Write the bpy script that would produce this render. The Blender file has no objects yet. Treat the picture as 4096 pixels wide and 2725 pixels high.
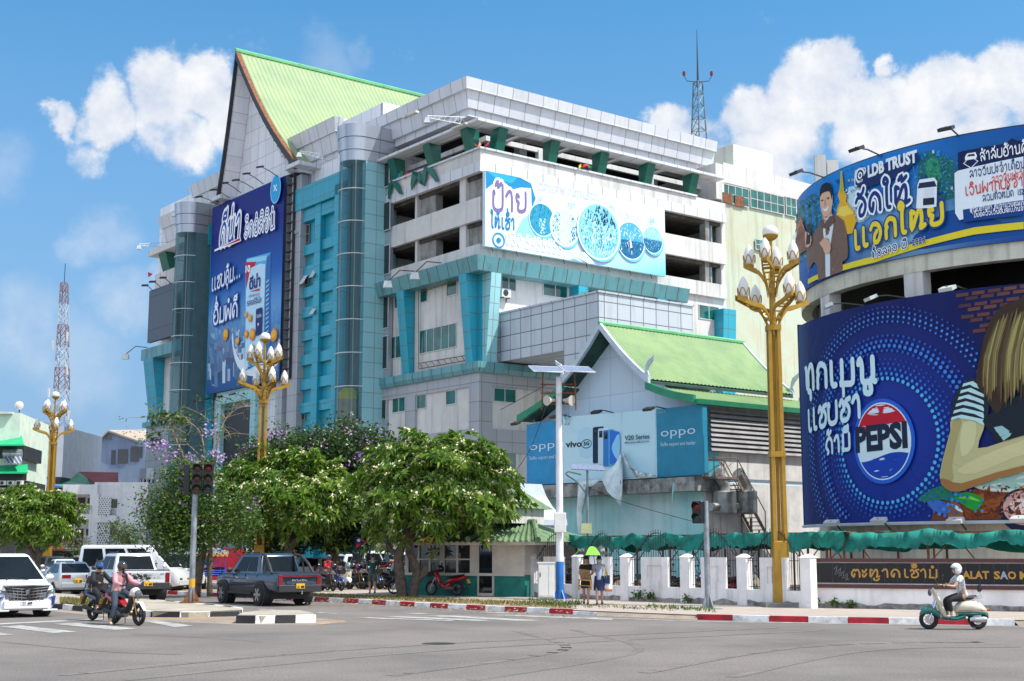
import bpy,bmesh,math,random
from mathutils import Vector,Matrix,noise
from mathutils.geometry import tessellate_polygon
R_=math.radians
random.seed(7)
scene=bpy.context.scene
COL=scene.collection
# ------------------------------------------------------------------ camera
CAM_H=1.95
FPX,CXP,CYP,HOR=5434.0,2048.0,1362.5,2207.0
PITCH=math.atan((HOR-CYP)/FPX)
cam=bpy.data.cameras.new('camera')
cam.sensor_width=36.0
cam.lens=FPX*36.0/4096.0
cam.clip_end=6000.0
camo=bpy.data.objects.new('camera',cam);COL.objects.link(camo)
camo.location=(0,0,CAM_H)
camo.rotation_euler=(math.pi/2+PITCH,0,0)
scene.camera=camo
# ------------------------------------------------------------------ sky, clouds, sun
SUN_EL=R_(56.0)
SUN_DIR=Vector((0.95,-0.31,0)).normalized()*math.cos(SUN_EL)+Vector((0,0,math.sin(SUN_EL)))
CP,SP=math.cos(PITCH),math.sin(PITCH)
def ray(x,y):
 a=(x-CXP)/FPX;b=(CYP-y)/FPX
 return Vector((a,CP-b*SP,SP+b*CP))
world=bpy.data.worlds.new('World');scene.world=world
world.use_nodes=True
W=world.node_tree;W.nodes.clear()
def wn(t,**k):
 n=W.nodes.new(t)
 for a,b in k.items():setattr(n,a,b)
 return n
def wl(a,b):W.links.new(a,b)
def wmath(op,a,b=None,clamp=False):
 n=wn('ShaderNodeMath',operation=op);n.use_clamp=clamp
 for i,v in enumerate((a,b)):
  if v is None:continue
  if isinstance(v,(int,float)):n.inputs[i].default_value=v
  else:wl(v,n.inputs[i])
 return n.outputs[0]
wout=wn('ShaderNodeOutputWorld');wbg=wn('ShaderNodeBackground');wl(wbg.outputs[0],wout.inputs[0])
wbg.inputs[1].default_value=0.14
sky=wn('ShaderNodeTexSky',sky_type='NISHITA');sky.sun_disc=False
sky.sun_elevation=SUN_EL
sky.sun_rotation=math.atan2(SUN_DIR.x,SUN_DIR.y)
sky.air_density=1.0;sky.dust_density=0.6;sky.ozone_density=3.0
tc=wn('ShaderNodeTexCoord')
# warp the direction with fractal noise, then take the union of soft round cloud masses
nz=wn('ShaderNodeTexNoise');nz.inputs['Scale'].default_value=9.0;nz.inputs['Detail'].default_value=9.0;nz.inputs['Roughness'].default_value=0.62
wl(tc.outputs['Generated'],nz.inputs['Vector'])
sub=wn('ShaderNodeVectorMath',operation='SUBTRACT');wl(nz.outputs['Color'],sub.inputs[0]);sub.inputs[1].default_value=(.5,.5,.5)
scl=wn('ShaderNodeVectorMath',operation='SCALE');wl(sub.outputs[0],scl.inputs[0]);scl.inputs['Scale'].default_value=0.085
addv=wn('ShaderNodeVectorMath',operation='ADD');wl(tc.outputs['Generated'],addv.inputs[0]);wl(scl.outputs[0],addv.inputs[1])
CLOUDS=[(640,360,190,1.0),(820,320,170,1.0),(930,430,190,.9),(430,470,170,.9),(230,490,100,.85),(680,540,210,.75),(330,640,120,.5),(400,960,120,.34),(300,1030,90,.26),(3330,310,150,1.0),(3240,420,210,1.0),(3000,490,170,1.0),(2720,480,120,.9),(3480,480,260,1.0),(3760,360,190,.95),(3980,330,210,1.0),(3800,560,300,.8),(3100,640,260,.8),(2800,600,200,.7),(4150,420,260,.9),(3500,260,70,.7),(100,1310,200,.30),(460,1230,150,.34),(300,1440,200,.22),(640,1150,120,.3),(1300,230,120,.18),(1420,210,60,.16),(40,680,120,.2)]
acc=heavy=None
for(x,y,r,w)in CLOUDS:
 d=ray(x,y).normalized()
 dn=wn('ShaderNodeVectorMath',operation='DISTANCE');wl(addv.outputs[0],dn.inputs[0]);dn.inputs[1].default_value=d
 mr=wn('ShaderNodeMapRange',interpolation_type='SMOOTHSTEP')
 wl(dn.outputs['Value'],mr.inputs['Value'])
 mr.inputs['From Min'].default_value=r/FPX*0.35;mr.inputs['From Max'].default_value=r/FPX*1.1
 mr.inputs['To Min'].default_value=w;mr.inputs['To Max'].default_value=0
 if w>=.5:heavy=mr.outputs[0]if heavy is None else wmath('MAXIMUM',heavy,mr.outputs[0])
 else:acc=mr.outputs[0]if acc is None else wmath('MAXIMUM',acc,mr.outputs[0])
 # unseen broken clouds added overhead and behind the viewer to raise fill light
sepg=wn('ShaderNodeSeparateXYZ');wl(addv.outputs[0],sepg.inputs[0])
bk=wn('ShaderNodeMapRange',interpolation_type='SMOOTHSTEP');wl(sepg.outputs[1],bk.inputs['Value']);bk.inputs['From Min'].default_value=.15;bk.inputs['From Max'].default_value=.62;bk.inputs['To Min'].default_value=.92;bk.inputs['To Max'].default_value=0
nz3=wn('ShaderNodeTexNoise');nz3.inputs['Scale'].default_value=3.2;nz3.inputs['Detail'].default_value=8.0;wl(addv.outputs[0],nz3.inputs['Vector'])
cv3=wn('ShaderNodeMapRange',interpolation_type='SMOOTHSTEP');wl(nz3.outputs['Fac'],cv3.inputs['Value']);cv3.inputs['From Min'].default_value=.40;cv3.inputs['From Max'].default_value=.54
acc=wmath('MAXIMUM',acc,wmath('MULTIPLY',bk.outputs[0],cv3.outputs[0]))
nz2=wn('ShaderNodeTexNoise');nz2.inputs['Scale'].default_value=26.0;nz2.inputs['Detail'].default_value=8.0;nz2.inputs['Roughness'].default_value=0.6
wl(tc.outputs['Generated'],nz2.inputs['Vector'])
brk=wn('ShaderNodeMapRange');wl(nz2.outputs['Fac'],brk.inputs['Value']);brk.inputs['From Min'].default_value=.30;brk.inputs['From Max'].default_value=.58;brk.inputs['To Min'].default_value=.72;brk.inputs['To Max'].default_value=1.0
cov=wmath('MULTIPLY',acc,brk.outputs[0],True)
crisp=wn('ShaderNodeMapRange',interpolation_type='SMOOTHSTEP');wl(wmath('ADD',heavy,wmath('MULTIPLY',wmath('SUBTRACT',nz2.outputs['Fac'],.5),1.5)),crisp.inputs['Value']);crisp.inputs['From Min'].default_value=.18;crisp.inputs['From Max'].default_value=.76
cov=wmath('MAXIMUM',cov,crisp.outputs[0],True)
# cloud brightness: white tops, slightly violet grey where dense noise is low
cr=wn('ShaderNodeValToRGB');wl(nz2.outputs['Fac'],cr.inputs[0])
cr.color_ramp.elements[0].position=.32;cr.color_ramp.elements[0].color=(2.5,2.85,3.5,1)
cr.color_ramp.elements[1].position=.62;cr.color_ramp.elements[1].color=(3.95,4.0,4.1,1)
hz=wn('ShaderNodeMix',data_type='RGBA')
sepx=wn('ShaderNodeSeparateXYZ');wl(tc.outputs['Generated'],sepx.inputs[0])
hzr=wn('ShaderNodeMapRange');wl(sepx.outputs[2],hzr.inputs['Value']);hzr.inputs['From Min'].default_value=0.0;hzr.inputs['From Max'].default_value=.43;hzr.inputs['To Min'].default_value=1.0;hzr.inputs['To Max'].default_value=0.0
skyc=wn('ShaderNodeMix',data_type='RGBA',blend_type='MULTIPLY');skyc.inputs['Factor'].default_value=1.0
wl(sky.outputs[0],skyc.inputs['A']);skyc.inputs['B'].default_value=(0.28,0.69,0.80,1)
wl(hzr.outputs[0],hz.inputs['Factor']);wl(skyc.outputs['Result'],hz.inputs['A']);hz.inputs['B'].default_value=(1.3,1.72,2.72,1)
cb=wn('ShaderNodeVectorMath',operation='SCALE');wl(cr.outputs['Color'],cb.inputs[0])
bri=wn('ShaderNodeMapRange');wl(sepg.outputs[1],bri.inputs['Value']);bri.inputs['From Min'].default_value=.15;bri.inputs['From Max'].default_value=.6;bri.inputs['To Min'].default_value=1.75;bri.inputs['To Max'].default_value=1.0;wl(bri.outputs[0],cb.inputs['Scale'])  # added clouds behind the viewer brightened for stronger, whiter fill light
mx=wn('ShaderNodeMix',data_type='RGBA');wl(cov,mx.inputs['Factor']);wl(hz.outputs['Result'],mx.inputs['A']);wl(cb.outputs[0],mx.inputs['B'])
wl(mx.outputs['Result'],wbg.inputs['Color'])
sun=bpy.data.lights.new('sun','SUN');sun.energy=3.5;sun.angle=R_(0.5);sun.color=(1.0,.955,.88)
suno=bpy.data.objects.new('sun',sun);COL.objects.link(suno)
suno.rotation_euler=SUN_DIR.to_track_quat('Z','Y').to_euler()
suno.location=(60,-40,120)
scene.view_settings.view_transform='Standard'
scene.view_settings.look='None'
scene.view_settings.exposure=0.80
scene.view_settings.gamma=1.0
# ------------------------------------------------------------------ photo pixel -> place helpers
def Zm(x0,y0,s):return lambda x,y:(x0+x*s,y0+y*s)
ZA=Zm(500,150,1200/2352);ZB=Zm(1500,250,1400/2311);ZC=Zm(500,900,1200/2214);ZD=Zm(1450,950,1500/2352)
ZE=Zm(0,1500,1000/2240);ZG=Zm(0,2100,1000/2357);ZH=Zm(700,1900,1000/2357);ZI=Zm(1450,1950,1000/2357)
ZJ=Zm(2000,1250,1200/1981);ZK=Zm(2050,2080,1200/2357);ZM=Zm(3096,1950,1000/2357);ZN=Zm(2800,450,1296/2357);ZO=Zm(3100,1150,996/1562)
ZF=Zm(0,1550,600/1344);ZP=Zm(0,0,4096/2357)
def gnd(p,z=0.0):
 r=ray(*p);t=(z-CAM_H)/r.z
 return Vector((0,0,CAM_H))+r*t
def at(p,Y):
 r=ray(*p);return Vector((0,0,CAM_H))+r*(Y/r.y)
AZR=R_(52.15)
U=Vector((math.sin(AZR),math.cos(AZR),0));V=Vector((-math.cos(AZR),math.sin(AZR),0))
class Fr:
 """A vertical plane with its own (s, z, outward) axes."""
 def __init__(s,P0,d,n=None):
  s.P=Vector((P0[0],P0[1],0));s.d=Vector((d[0],d[1],0)).normalized()
  m=Vector((s.d.y,-s.d.x,0))
  if n is None:n=m if m.dot(-s.P)>0 else-m
  s.n=Vector((n[0],n[1],0)).normalized()
 def pt(s,a,z,o=0.0):return s.P+s.d*a+s.n*o+Vector((0,0,z))
 def px(s,p,o=0.0):
  r=ray(*p);c=Vector((0,0,CAM_H))
  t=(s.P+s.n*o-c).dot(s.n)/r.dot(s.n);q=c+r*t
  return(q-s.P).dot(s.d),q.z
 def bx(s,p,q,o=0.0):
  a=s.px(p,o);b=s.px(q,o)
  return min(a[0],b[0]),max(a[0],b[0]),min(a[1],b[1]),max(a[1],b[1])
  # ------------------------------------------------------------------ materials
MATS={}
def _mat(name):
 m=bpy.data.materials.new(name);m.use_nodes=True
 nt=m.node_tree;b=nt.nodes['Principled BSDF']
 return m,nt,b
def nn(nt,t,**k):
 n=nt.nodes.new(t)
 for a,v in k.items():setattr(n,a,v)
 return n
def c4(c):return(c[0],c[1],c[2],1)
def mat(name,col,rough=.6,metal=0.0,var=.12,scale=1.2,streak=0.0,bump=0.0,spec=.5,dirt=None,coat=0.0,fine=0.0):
 """plain surface with soft large-scale tone variation, optional vertical run-off streaks and grain"""
 if name in MATS:return MATS[name]
 m,nt,b=_mat(name);L=nt.links.new
 b.inputs['Roughness'].default_value=rough;b.inputs['Metallic'].default_value=metal
 b.inputs['Specular IOR Level'].default_value=spec;b.inputs['Coat Weight'].default_value=coat;b.inputs['Coat Roughness'].default_value=.05
 g=nn(nt,'ShaderNodeNewGeometry')
 n=nn(nt,'ShaderNodeTexNoise');n.inputs['Scale'].default_value=scale;n.inputs['Detail'].default_value=6;n.inputs['Roughness'].default_value=.65
 L(g.outputs['Position'],n.inputs['Vector'])
 r=nn(nt,'ShaderNodeValToRGB');L(n.outputs['Fac'],r.inputs[0])
 d=dirt or tuple(c*(1-var*1.6)for c in col)
 r.color_ramp.elements[0].position=.32;r.color_ramp.elements[0].color=c4(d)
 r.color_ramp.elements[1].position=.58;r.color_ramp.elements[1].color=c4(tuple(min(1,c*(1+var*.4))for c in col))
 out=r.outputs[0]
 if streak>0:
  mp=nn(nt,'ShaderNodeMapping');mp.inputs['Scale'].default_value=(1.6,1.6,.09);L(g.outputs['Position'],mp.inputs[0])
  n2=nn(nt,'ShaderNodeTexNoise');n2.inputs['Scale'].default_value=1.6;n2.inputs['Detail'].default_value=5;L(mp.outputs[0],n2.inputs['Vector'])
  r2=nn(nt,'ShaderNodeMapRange');L(n2.outputs['Fac'],r2.inputs[0]);r2.inputs[1].default_value=.52;r2.inputs[2].default_value=.74;r2.inputs[3].default_value=0;r2.inputs[4].default_value=streak
  mxx=nn(nt,'ShaderNodeMix',data_type='RGBA');L(r2.outputs[0],mxx.inputs['Factor']);L(out,mxx.inputs['A']);mxx.inputs['B'].default_value=c4(tuple(c*.35 for c in col));out=mxx.outputs['Result']
 if fine>0:
  n3=nn(nt,'ShaderNodeTexNoise');n3.inputs['Scale'].default_value=22;n3.inputs['Detail'].default_value=3;L(g.outputs['Position'],n3.inputs['Vector'])
  mx3=nn(nt,'ShaderNodeMix',data_type='RGBA',blend_type='OVERLAY');mx3.inputs['Factor'].default_value=fine;L(out,mx3.inputs['A']);L(n3.outputs['Fac'],mx3.inputs['B']);out=mx3.outputs['Result']
 L(out,b.inputs['Base Color'])
 if bump>0:
  bn=nn(nt,'ShaderNodeBump');bn.inputs['Strength'].default_value=bump;bn.inputs['Distance'].default_value=.02
  n4=nn(nt,'ShaderNodeTexNoise');n4.inputs['Scale'].default_value=30;n4.inputs['Detail'].default_value=4;L(g.outputs['Position'],n4.inputs['Vector'])
  L(n4.outputs['Fac'],bn.inputs['Height']);L(bn.outputs[0],b.inputs['Normal'])
 MATS[name]=m;return m
def panel(name,col,joint,w=1.2,h=1.2,mortar=.03,rough=.35,metal=0.0,stain=.3,var=.1,off=0.0,spec=.5):
 """cladding of rectangular sheets with dirty joints, laid out in metres on the surface (UV)"""
 if name in MATS:return MATS[name]
 m,nt,b=_mat(name);L=nt.links.new
 b.inputs['Roughness'].default_value=rough;b.inputs['Metallic'].default_value=metal;b.inputs['Specular IOR Level'].default_value=spec
 uv=nn(nt,'ShaderNodeUVMap');uv.uv_map='UVMap'
 br=nn(nt,'ShaderNodeTexBrick');br.offset=off;br.squash=1
 br.inputs['Scale'].default_value=1;br.inputs['Brick Width'].default_value=w;br.inputs['Row Height'].default_value=h;br.inputs['Mortar Size'].default_value=mortar;br.inputs['Mortar Smooth'].default_value=.3
 br.inputs['Color1'].default_value=c4(col);br.inputs['Color2'].default_value=c4(tuple(c*(1-var)for c in col));br.inputs['Mortar'].default_value=c4(joint);br.inputs['Bias'].default_value=-.3
 L(uv.outputs[0],br.inputs['Vector'])
 g=nn(nt,'ShaderNodeNewGeometry');mp=nn(nt,'ShaderNodeMapping');mp.inputs['Scale'].default_value=(1.4,1.4,.16);L(g.outputs['Position'],mp.inputs[0])
 n2=nn(nt,'ShaderNodeTexNoise');n2.inputs['Scale'].default_value=1.3;n2.inputs['Detail'].default_value=6;n2.inputs['Roughness'].default_value=.7;L(mp.outputs[0],n2.inputs['Vector'])
 r2=nn(nt,'ShaderNodeMapRange');L(n2.outputs['Fac'],r2.inputs[0]);r2.inputs[1].default_value=.5;r2.inputs[2].default_value=.78;r2.inputs[3].default_value=0;r2.inputs[4].default_value=stain
 mxx=nn(nt,'ShaderNodeMix',data_type='RGBA');L(r2.outputs[0],mxx.inputs['Factor']);L(br.outputs['Color'],mxx.inputs['A']);mxx.inputs['B'].default_value=c4(tuple(.5*j+.12*c for j,c in zip(joint,col)))
 L(mxx.outputs['Result'],b.inputs['Base Color'])
 bn=nn(nt,'ShaderNodeBump');bn.inputs['Strength'].default_value=.35;bn.inputs['Distance'].default_value=.03;bn.invert=True
 L(br.outputs['Fac'],bn.inputs['Height']);L(bn.outputs[0],b.inputs['Normal'])
 MATS[name]=m;return m
def vcol(name,rough=.5,spec=.3,wob=0.0):
 """printed sheet or leaf tint: colour comes from the mesh's own colour attribute"""
 if name in MATS:return MATS[name]
 m,nt,b=_mat(name);a=nn(nt,'ShaderNodeVertexColor');a.layer_name='tint'
 nt.links.new(a.outputs[0],b.inputs['Base Color']);b.inputs['Roughness'].default_value=rough;b.inputs['Specular IOR Level'].default_value=spec
 g=nn(nt,'ShaderNodeNewGeometry');n=nn(nt,'ShaderNodeTexNoise');n.inputs['Scale'].default_value=.9;n.inputs['Detail'].default_value=5;n.inputs['Distortion'].default_value=1.2;bn=nn(nt,'ShaderNodeBump');bn.inputs['Strength'].default_value=.5;bn.inputs['Distance'].default_value=.07
 nt.links.new(g.outputs['Position'],n.inputs['Vector']);nt.links.new(n.outputs['Fac'],bn.inputs['Height']);nt.links.new(bn.outputs[0],b.inputs['Normal'])
 MATS[name]=m;return m
def leafmat(name,c1,c2,c3,rough=.38):
 if name in MATS:return MATS[name]
 m,nt,b=_mat(name);L=nt.links.new
 g=nn(nt,'ShaderNodeNewGeometry')
 r=nn(nt,'ShaderNodeValToRGB');L(g.outputs['Random Per Island'],r.inputs[0])
 e=r.color_ramp.elements;e[0].color=c4(c1);e[1].color=c4(c3);x=e.new(.55);x.color=c4(c2)
 L(r.outputs[0],b.inputs['Base Color']);b.inputs['Roughness'].default_value=rough
 tr=nn(nt,'ShaderNodeBsdfTranslucent');L(r.outputs[0],tr.inputs[0]);ad=nn(nt,'ShaderNodeMixShader');ad.inputs[0].default_value=.3
 L(b.outputs[0],ad.inputs[1]);L(tr.outputs[0],ad.inputs[2]);L(ad.outputs[0],nt.nodes['Material Output'].inputs[0])
 MATS[name]=m;return m
def glass(name,col,rough=.04):
 if name in MATS:return MATS[name]
 m,nt,b=_mat(name);b.inputs['Base Color'].default_value=c4(col);b.inputs['Roughness'].default_value=rough;b.inputs['Specular IOR Level'].default_value=.8
 g=nn(nt,'ShaderNodeNewGeometry');n=nn(nt,'ShaderNodeTexNoise');n.inputs['Scale'].default_value=.9;n.inputs['Detail'].default_value=3
 nt.links.new(g.outputs['Position'],n.inputs['Vector'])
 r=nn(nt,'ShaderNodeValToRGB');nt.links.new(n.outputs['Fac'],r.inputs[0])
 r.color_ramp.elements[0].position=.4;r.color_ramp.elements[0].color=c4(tuple(c*.45 for c in col));r.color_ramp.elements[1].position=.6;r.color_ramp.elements[1].color=c4(col)
 nt.links.new(r.outputs[0],b.inputs['Base Color'])
 MATS[name]=m;return m
def clear_glass(name,tint=(.68,.85,.88),a=.30):
 if name in MATS:return MATS[name]
 m,nt,b=_mat(name);L=nt.links.new
 t=nn(nt,'ShaderNodeBsdfTransparent');t.inputs[0].default_value=c4(tint)
 b.inputs['Base Color'].default_value=c4((.05,.12,.13));b.inputs['Roughness'].default_value=.04;b.inputs['Specular IOR Level'].default_value=.8
 mx_=nn(nt,'ShaderNodeMixShader');mx_.inputs[0].default_value=a
 L(t.outputs[0],mx_.inputs[1]);L(b.outputs[0],mx_.inputs[2]);L(mx_.outputs[0],nt.nodes['Material Output'].inputs[0])
 MATS[name]=m;return m
 # ------------------------------------------------------------------ mesh building
class MB:
 def __init__(s):s.v=[];s.f=[];s.m=[];s.c=[];s.mi=0;s.col=None
 def add(s,vs,fs):
  k=len(s.v);s.v+=[tuple(v)for v in vs]
  for f in fs:s.f.append(tuple(i+k for i in f));s.m.append(s.mi);s.c.append(s.col)
 def quad(s,*p):s.add(p,[tuple(range(len(p)))])
 def poly(s,ps):
  tri=tessellate_polygon([[Vector(p)for p in ps]]);s.add(ps,[tuple(t)for t in tri])
 def box8(s,b,t):
  s.add(list(b)+list(t),[(3,2,1,0),(4,5,6,7),(0,1,5,4),(1,2,6,5),(2,3,7,6),(3,0,4,7)])
 def box(s,x0,x1,y0,y1,z0,z1):
  s.box8([(x0,y0,z0),(x1,y0,z0),(x1,y1,z0),(x0,y1,z0)],[(x0,y0,z1),(x1,y0,z1),(x1,y1,z1),(x0,y1,z1)])
 def fb(s,fr,a0,a1,z0,z1,o0,o1):
  s.box8([fr.pt(a0,z0,o0),fr.pt(a1,z0,o0),fr.pt(a1,z0,o1),fr.pt(a0,z0,o1)],[fr.pt(a0,z1,o0),fr.pt(a1,z1,o0),fr.pt(a1,z1,o1),fr.pt(a0,z1,o1)])
 def prism(s,poly,d):
  """polygon (3D points, planar) extruded by the vector d"""
  n=len(poly);A_=[Vector(p)for p in poly];B_=[p+Vector(d)for p in A_]
  tri=[tuple(t)for t in tessellate_polygon([A_])]
  s.add(A_+B_,tri+[tuple(i+n for i in t)for t in tri]+[(i,(i+1)%n,(i+1)%n+n,i+n)for i in range(n)])
 def tube(s,p,q,r,n=6,r2=None,cap=True):
  p=Vector(p);q=Vector(q);d=q-p
  if d.length<1e-6:return
  x=d.orthogonal().normalized();y=d.normalized().cross(x);r2=r if r2 is None else r2
  vs=[p+(x*math.cos(2*math.pi*i/n)+y*math.sin(2*math.pi*i/n))*r for i in range(n)]+[q+(x*math.cos(2*math.pi*i/n)+y*math.sin(2*math.pi*i/n))*r2 for i in range(n)]
  fs=[(i,(i+1)%n,(i+1)%n+n,i+n)for i in range(n)]
  if cap:fs+=[tuple(range(n-1,-1,-1)),tuple(range(n,2*n))]
  s.add(vs,fs)
 def path(s,pts,r,n=6,closed=False):
  """one connected tube along a polyline; r a number or a list"""
  pts=[Vector(p)for p in pts];m=len(pts);vs=[];fs=[];x=None
  for i,p in enumerate(pts):
   a=pts[i-1]if(i or closed)else p;b=pts[(i+1)%m]if(i<m-1 or closed)else p
   d=(b-a)
   d=d.normalized()if d.length>1e-9 else Vector((0,0,1))
   x=d.orthogonal().normalized()if x is None else(x-d*x.dot(d))
   x=x.normalized()if x.length>1e-6 else d.orthogonal().normalized()
   y=d.cross(x);rr=r[i]if isinstance(r,(list,tuple))else r
   vs+=[p+(x*math.cos(2*math.pi*k/n)+y*math.sin(2*math.pi*k/n))*rr for k in range(n)]
  for i in range(m if closed else m-1):
   j=(i+1)%m
   fs+=[(i*n+k,i*n+(k+1)%n,j*n+(k+1)%n,j*n+k)for k in range(n)]
  if not closed:fs+=[tuple(range(n-1,-1,-1)),tuple((m-1)*n+k for k in range(n))]
  s.add(vs,fs)
 def lathe(s,c,prof,n=16,axis=(0,0,1),squash=1.0):
  c=Vector(c);a=Vector(axis).normalized();x=a.orthogonal().normalized();y=a.cross(x);vs=[];fs=[]
  for(r,h)in prof:vs+=[c+a*h+(x*math.cos(2*math.pi*k/n)+y*math.sin(2*math.pi*k/n)*squash)*max(r,1e-4)for k in range(n)]
  for i in range(len(prof)-1):fs+=[(i*n+k,i*n+(k+1)%n,(i+1)*n+(k+1)%n,(i+1)*n+k)for k in range(n)]
  fs+=[tuple(range(n-1,-1,-1)),tuple((len(prof)-1)*n+k for k in range(n))]
  s.add(vs,fs)
 def ell(s,c,r,n=12,m=8,rot=None):
  vs=[];fs=[];c=Vector(c)
  for i in range(m+1):
   t=math.pi*i/m
   for k in range(n):
    p=Vector((r[0]*math.sin(t)*math.cos(2*math.pi*k/n),r[1]*math.sin(t)*math.sin(2*math.pi*k/n),r[2]*math.cos(t)))
    vs.append(c+(rot@p if rot else p))
  for i in range(m):fs+=[(i*n+k,(i+1)*n+k,(i+1)*n+(k+1)%n,i*n+(k+1)%n)for k in range(n)]
  s.add(vs,fs)
 def loft(s,rings,caps=True,closed=True):
  n=len(rings[0]);vs=[p for r in rings for p in r];fs=[]
  for i in range(len(rings)-1):
   for k in range(n if closed else n-1):fs.append((i*n+k,i*n+(k+1)%n,(i+1)*n+(k+1)%n,(i+1)*n+k))
  if caps:fs+=[tuple(range(n-1,-1,-1)),tuple((len(rings)-1)*n+k for k in range(n))]
  s.add(vs,fs)
def _uv(me):
 uv=me.uv_layers.new(name='UVMap');vs=me.vertices
 for p in me.polygons:
  n=p.normal
  if abs(n.z)<.75:
   t=Vector((-n.y,n.x,0)).normalized();b=n.cross(t)
   if b.z<0:b=-b
  else:t,b=U,V
  for li in p.loop_indices:
   q=vs[me.loops[li].vertex_index].co+ORG[0]
   uv.data[li].uv=(q.dot(t),q.dot(b)if abs(n.z)>=.75 else(q.z if abs(n.z)<.1 else q.dot(b)))
ORG=[Vector((0,0,0))]
def root_of(o):
 while o.parent:o=o.parent
 return o
def part(name,mb,mats,parent=None,smooth=False,local=False,kind=None,label=None,merge=False,bevel=0.0,seg=1):
 org=Vector((0,0,0))
 if parent is not None and not local:org=root_of(parent).location.copy()
 me=bpy.data.meshes.new(name)
 me.from_pydata([tuple(Vector(v)-org)for v in mb.v],[],mb.f)
 mats=mats if isinstance(mats,(list,tuple))else[mats]
 for m in mats:me.materials.append(m)
 if len(mats)>1:me.polygons.foreach_set('material_index',mb.m)
 me.validate();me.update()
 if len(mb.v)<60000:
  bm=bmesh.new();bm.from_mesh(me)
  if merge:bmesh.ops.remove_doubles(bm,verts=bm.verts,dist=1e-4)
  if not any(c is not None for c in mb.c):bmesh.ops.recalc_face_normals(bm,faces=bm.faces)
  if bevel:bmesh.ops.bevel(bm,geom=list(bm.edges),offset=bevel,segments=seg,profile=.5,affect='EDGES',clamp_overlap=True)
  bm.to_mesh(me);bm.free()
 if any(c is not None for c in mb.c)and len(me.polygons)==len(mb.c):
  ca=me.color_attributes.new('tint','FLOAT_COLOR','CORNER')
  for p,c in zip(me.polygons,mb.c):
   c=c or(.5,.5,.5)
   for k,li in enumerate(p.loop_indices):
    q=c[k]if isinstance(c[0],(tuple,list))else c
    ca.data[li].color=(q[0],q[1],q[2],1)
 ORG[0]=org;_uv(me)
 if smooth:
  me.polygons.foreach_set('use_smooth',[True]*len(me.polygons))
  if smooth is not True:me.set_sharp_from_angle(angle=R_(smooth))
 o=bpy.data.objects.new(name,me);COL.objects.link(o)
 if parent is not None:o.parent=parent
 if kind:o['kind']=kind
 if label:o['label']=label
 return o
def tag(o,label,cat,group=None):
 o['label']=label;o['category']=cat
 if group:o['group']=group
 return o
def thing(name,label,cat,loc=(0,0,0),group=None):
 o=bpy.data.objects.new(name,None);COL.objects.link(o);o.location=loc;o.empty_display_size=.3
 return tag(o,label,cat,group)
def one(name,mb,mats,label,cat,group=None,**k):return tag(part(name,mb,mats,**k),label,cat,group)
def dup(root,loc,rz,label,group=None):
 r=root.copy();COL.objects.link(r);r.location=loc;r.rotation_euler=(0,0,rz);r['label']=label
 if group:r['group']=group
 def rec(a,b):
  for ch in a.children:
   c=ch.copy();COL.objects.link(c);c.parent=b;rec(ch,c)
 rec(root,r)
 return r
 # the shopping mall
M_white=panel('white_cladding',(.80,.80,.83),(.30,.29,.30),1.5,1.5,.022,.35,stain=.28,var=.13)
M_cornice=panel('cornice_cladding',(.63,.64,.67),(.25,.23,.22),1.45,60,.035,.4,stain=.3,var=.1)
M_teal=panel('teal_cladding',(.014,.345,.47),(.10,.17,.17),1.5,1.15,.035,.3,stain=.4,var=.16)
M_pale=panel('pale_teal_cladding',(.30,.58,.62),(.22,.30,.28),1.7,1.15,.035,.3,stain=.12)
M_canopy=panel('stained_teal_cladding',(.115,.32,.35),(.09,.10,.09),1.25,60,.05,.4,stain=.85)
M_grey=panel('grey_cladding',(.36,.38,.41),(.20,.19,.19),1.35,1.35,.03,.38,stain=.25)
M_bridge=panel('bridge_cladding',(.50,.54,.60),(.16,.15,.15),1.15,1.05,.04,.3,stain=.4)
M_silver=panel('silver_cladding',(.45,.48,.53),(.2,.2,.22),1.3,30,.03,.25,metal=.5,stain=.2)
M_plast=mat('white_plaster',(.62,.605,.58),.85,streak=.5,var=.10,scale=.35,fine=.12)
M_conc=mat('raw_concrete',(.30,.29,.27),.9,streak=.6,var=.3,scale=.6,fine=.3)
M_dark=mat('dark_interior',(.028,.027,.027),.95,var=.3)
M_green=mat('dark_green_sheet',(.004,.115,.078),.35,var=.15)
M_glass=glass('teal_window_glass',(.002,.13,.11))
M_black=glass('black_window_glass',(.012,.018,.022))
M_frame=mat('grey_window_frame',(.55,.56,.56),.5,var=.1)
M_steel=mat('dark_steel',(.05,.05,.055),.5,metal=.4,var=.2)
M_rust=mat('rusty_steel',(.20,.075,.03),.8,var=.4,scale=4)
M_roofg=mat('pale_green_roof_sheet',(.28,.35,.18),.5,var=.16,scale=.3,dirt=(.235,.32,.18),spec=.3)
M_ridge=mat('green_ridge_cap',(.16,.48,.22),.45,var=.12)
M_cream=mat('cream_green_wall',(.46,.51,.40),.85,streak=.4,var=.16,scale=.4,dirt=(.49,.47,.33),fine=.15)
_c=at(ZD(735,850),93.0)
P0=Vector((_c.x,_c.y,0))+(U+V)*.3
LF=Fr(P0,V,-U);RF=Fr(P0,U,-V)
def G3(a,b,z):return P0+V*a+U*b+Vector((0,0,z))
def gb(mb,a0,a1,b0,b1,z0,z1):
 mb.box8([G3(a0,b0,z0),G3(a1,b0,z0),G3(a1,b1,z0),G3(a0,b1,z0)],[G3(a0,b0,z1),G3(a1,b0,z1),G3(a1,b1,z1),G3(a0,b1,z1)])
mall=thing('mall_building','large white and teal shopping mall with tall pale green gable and open parking floors','shopping mall',tuple(P0))
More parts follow.
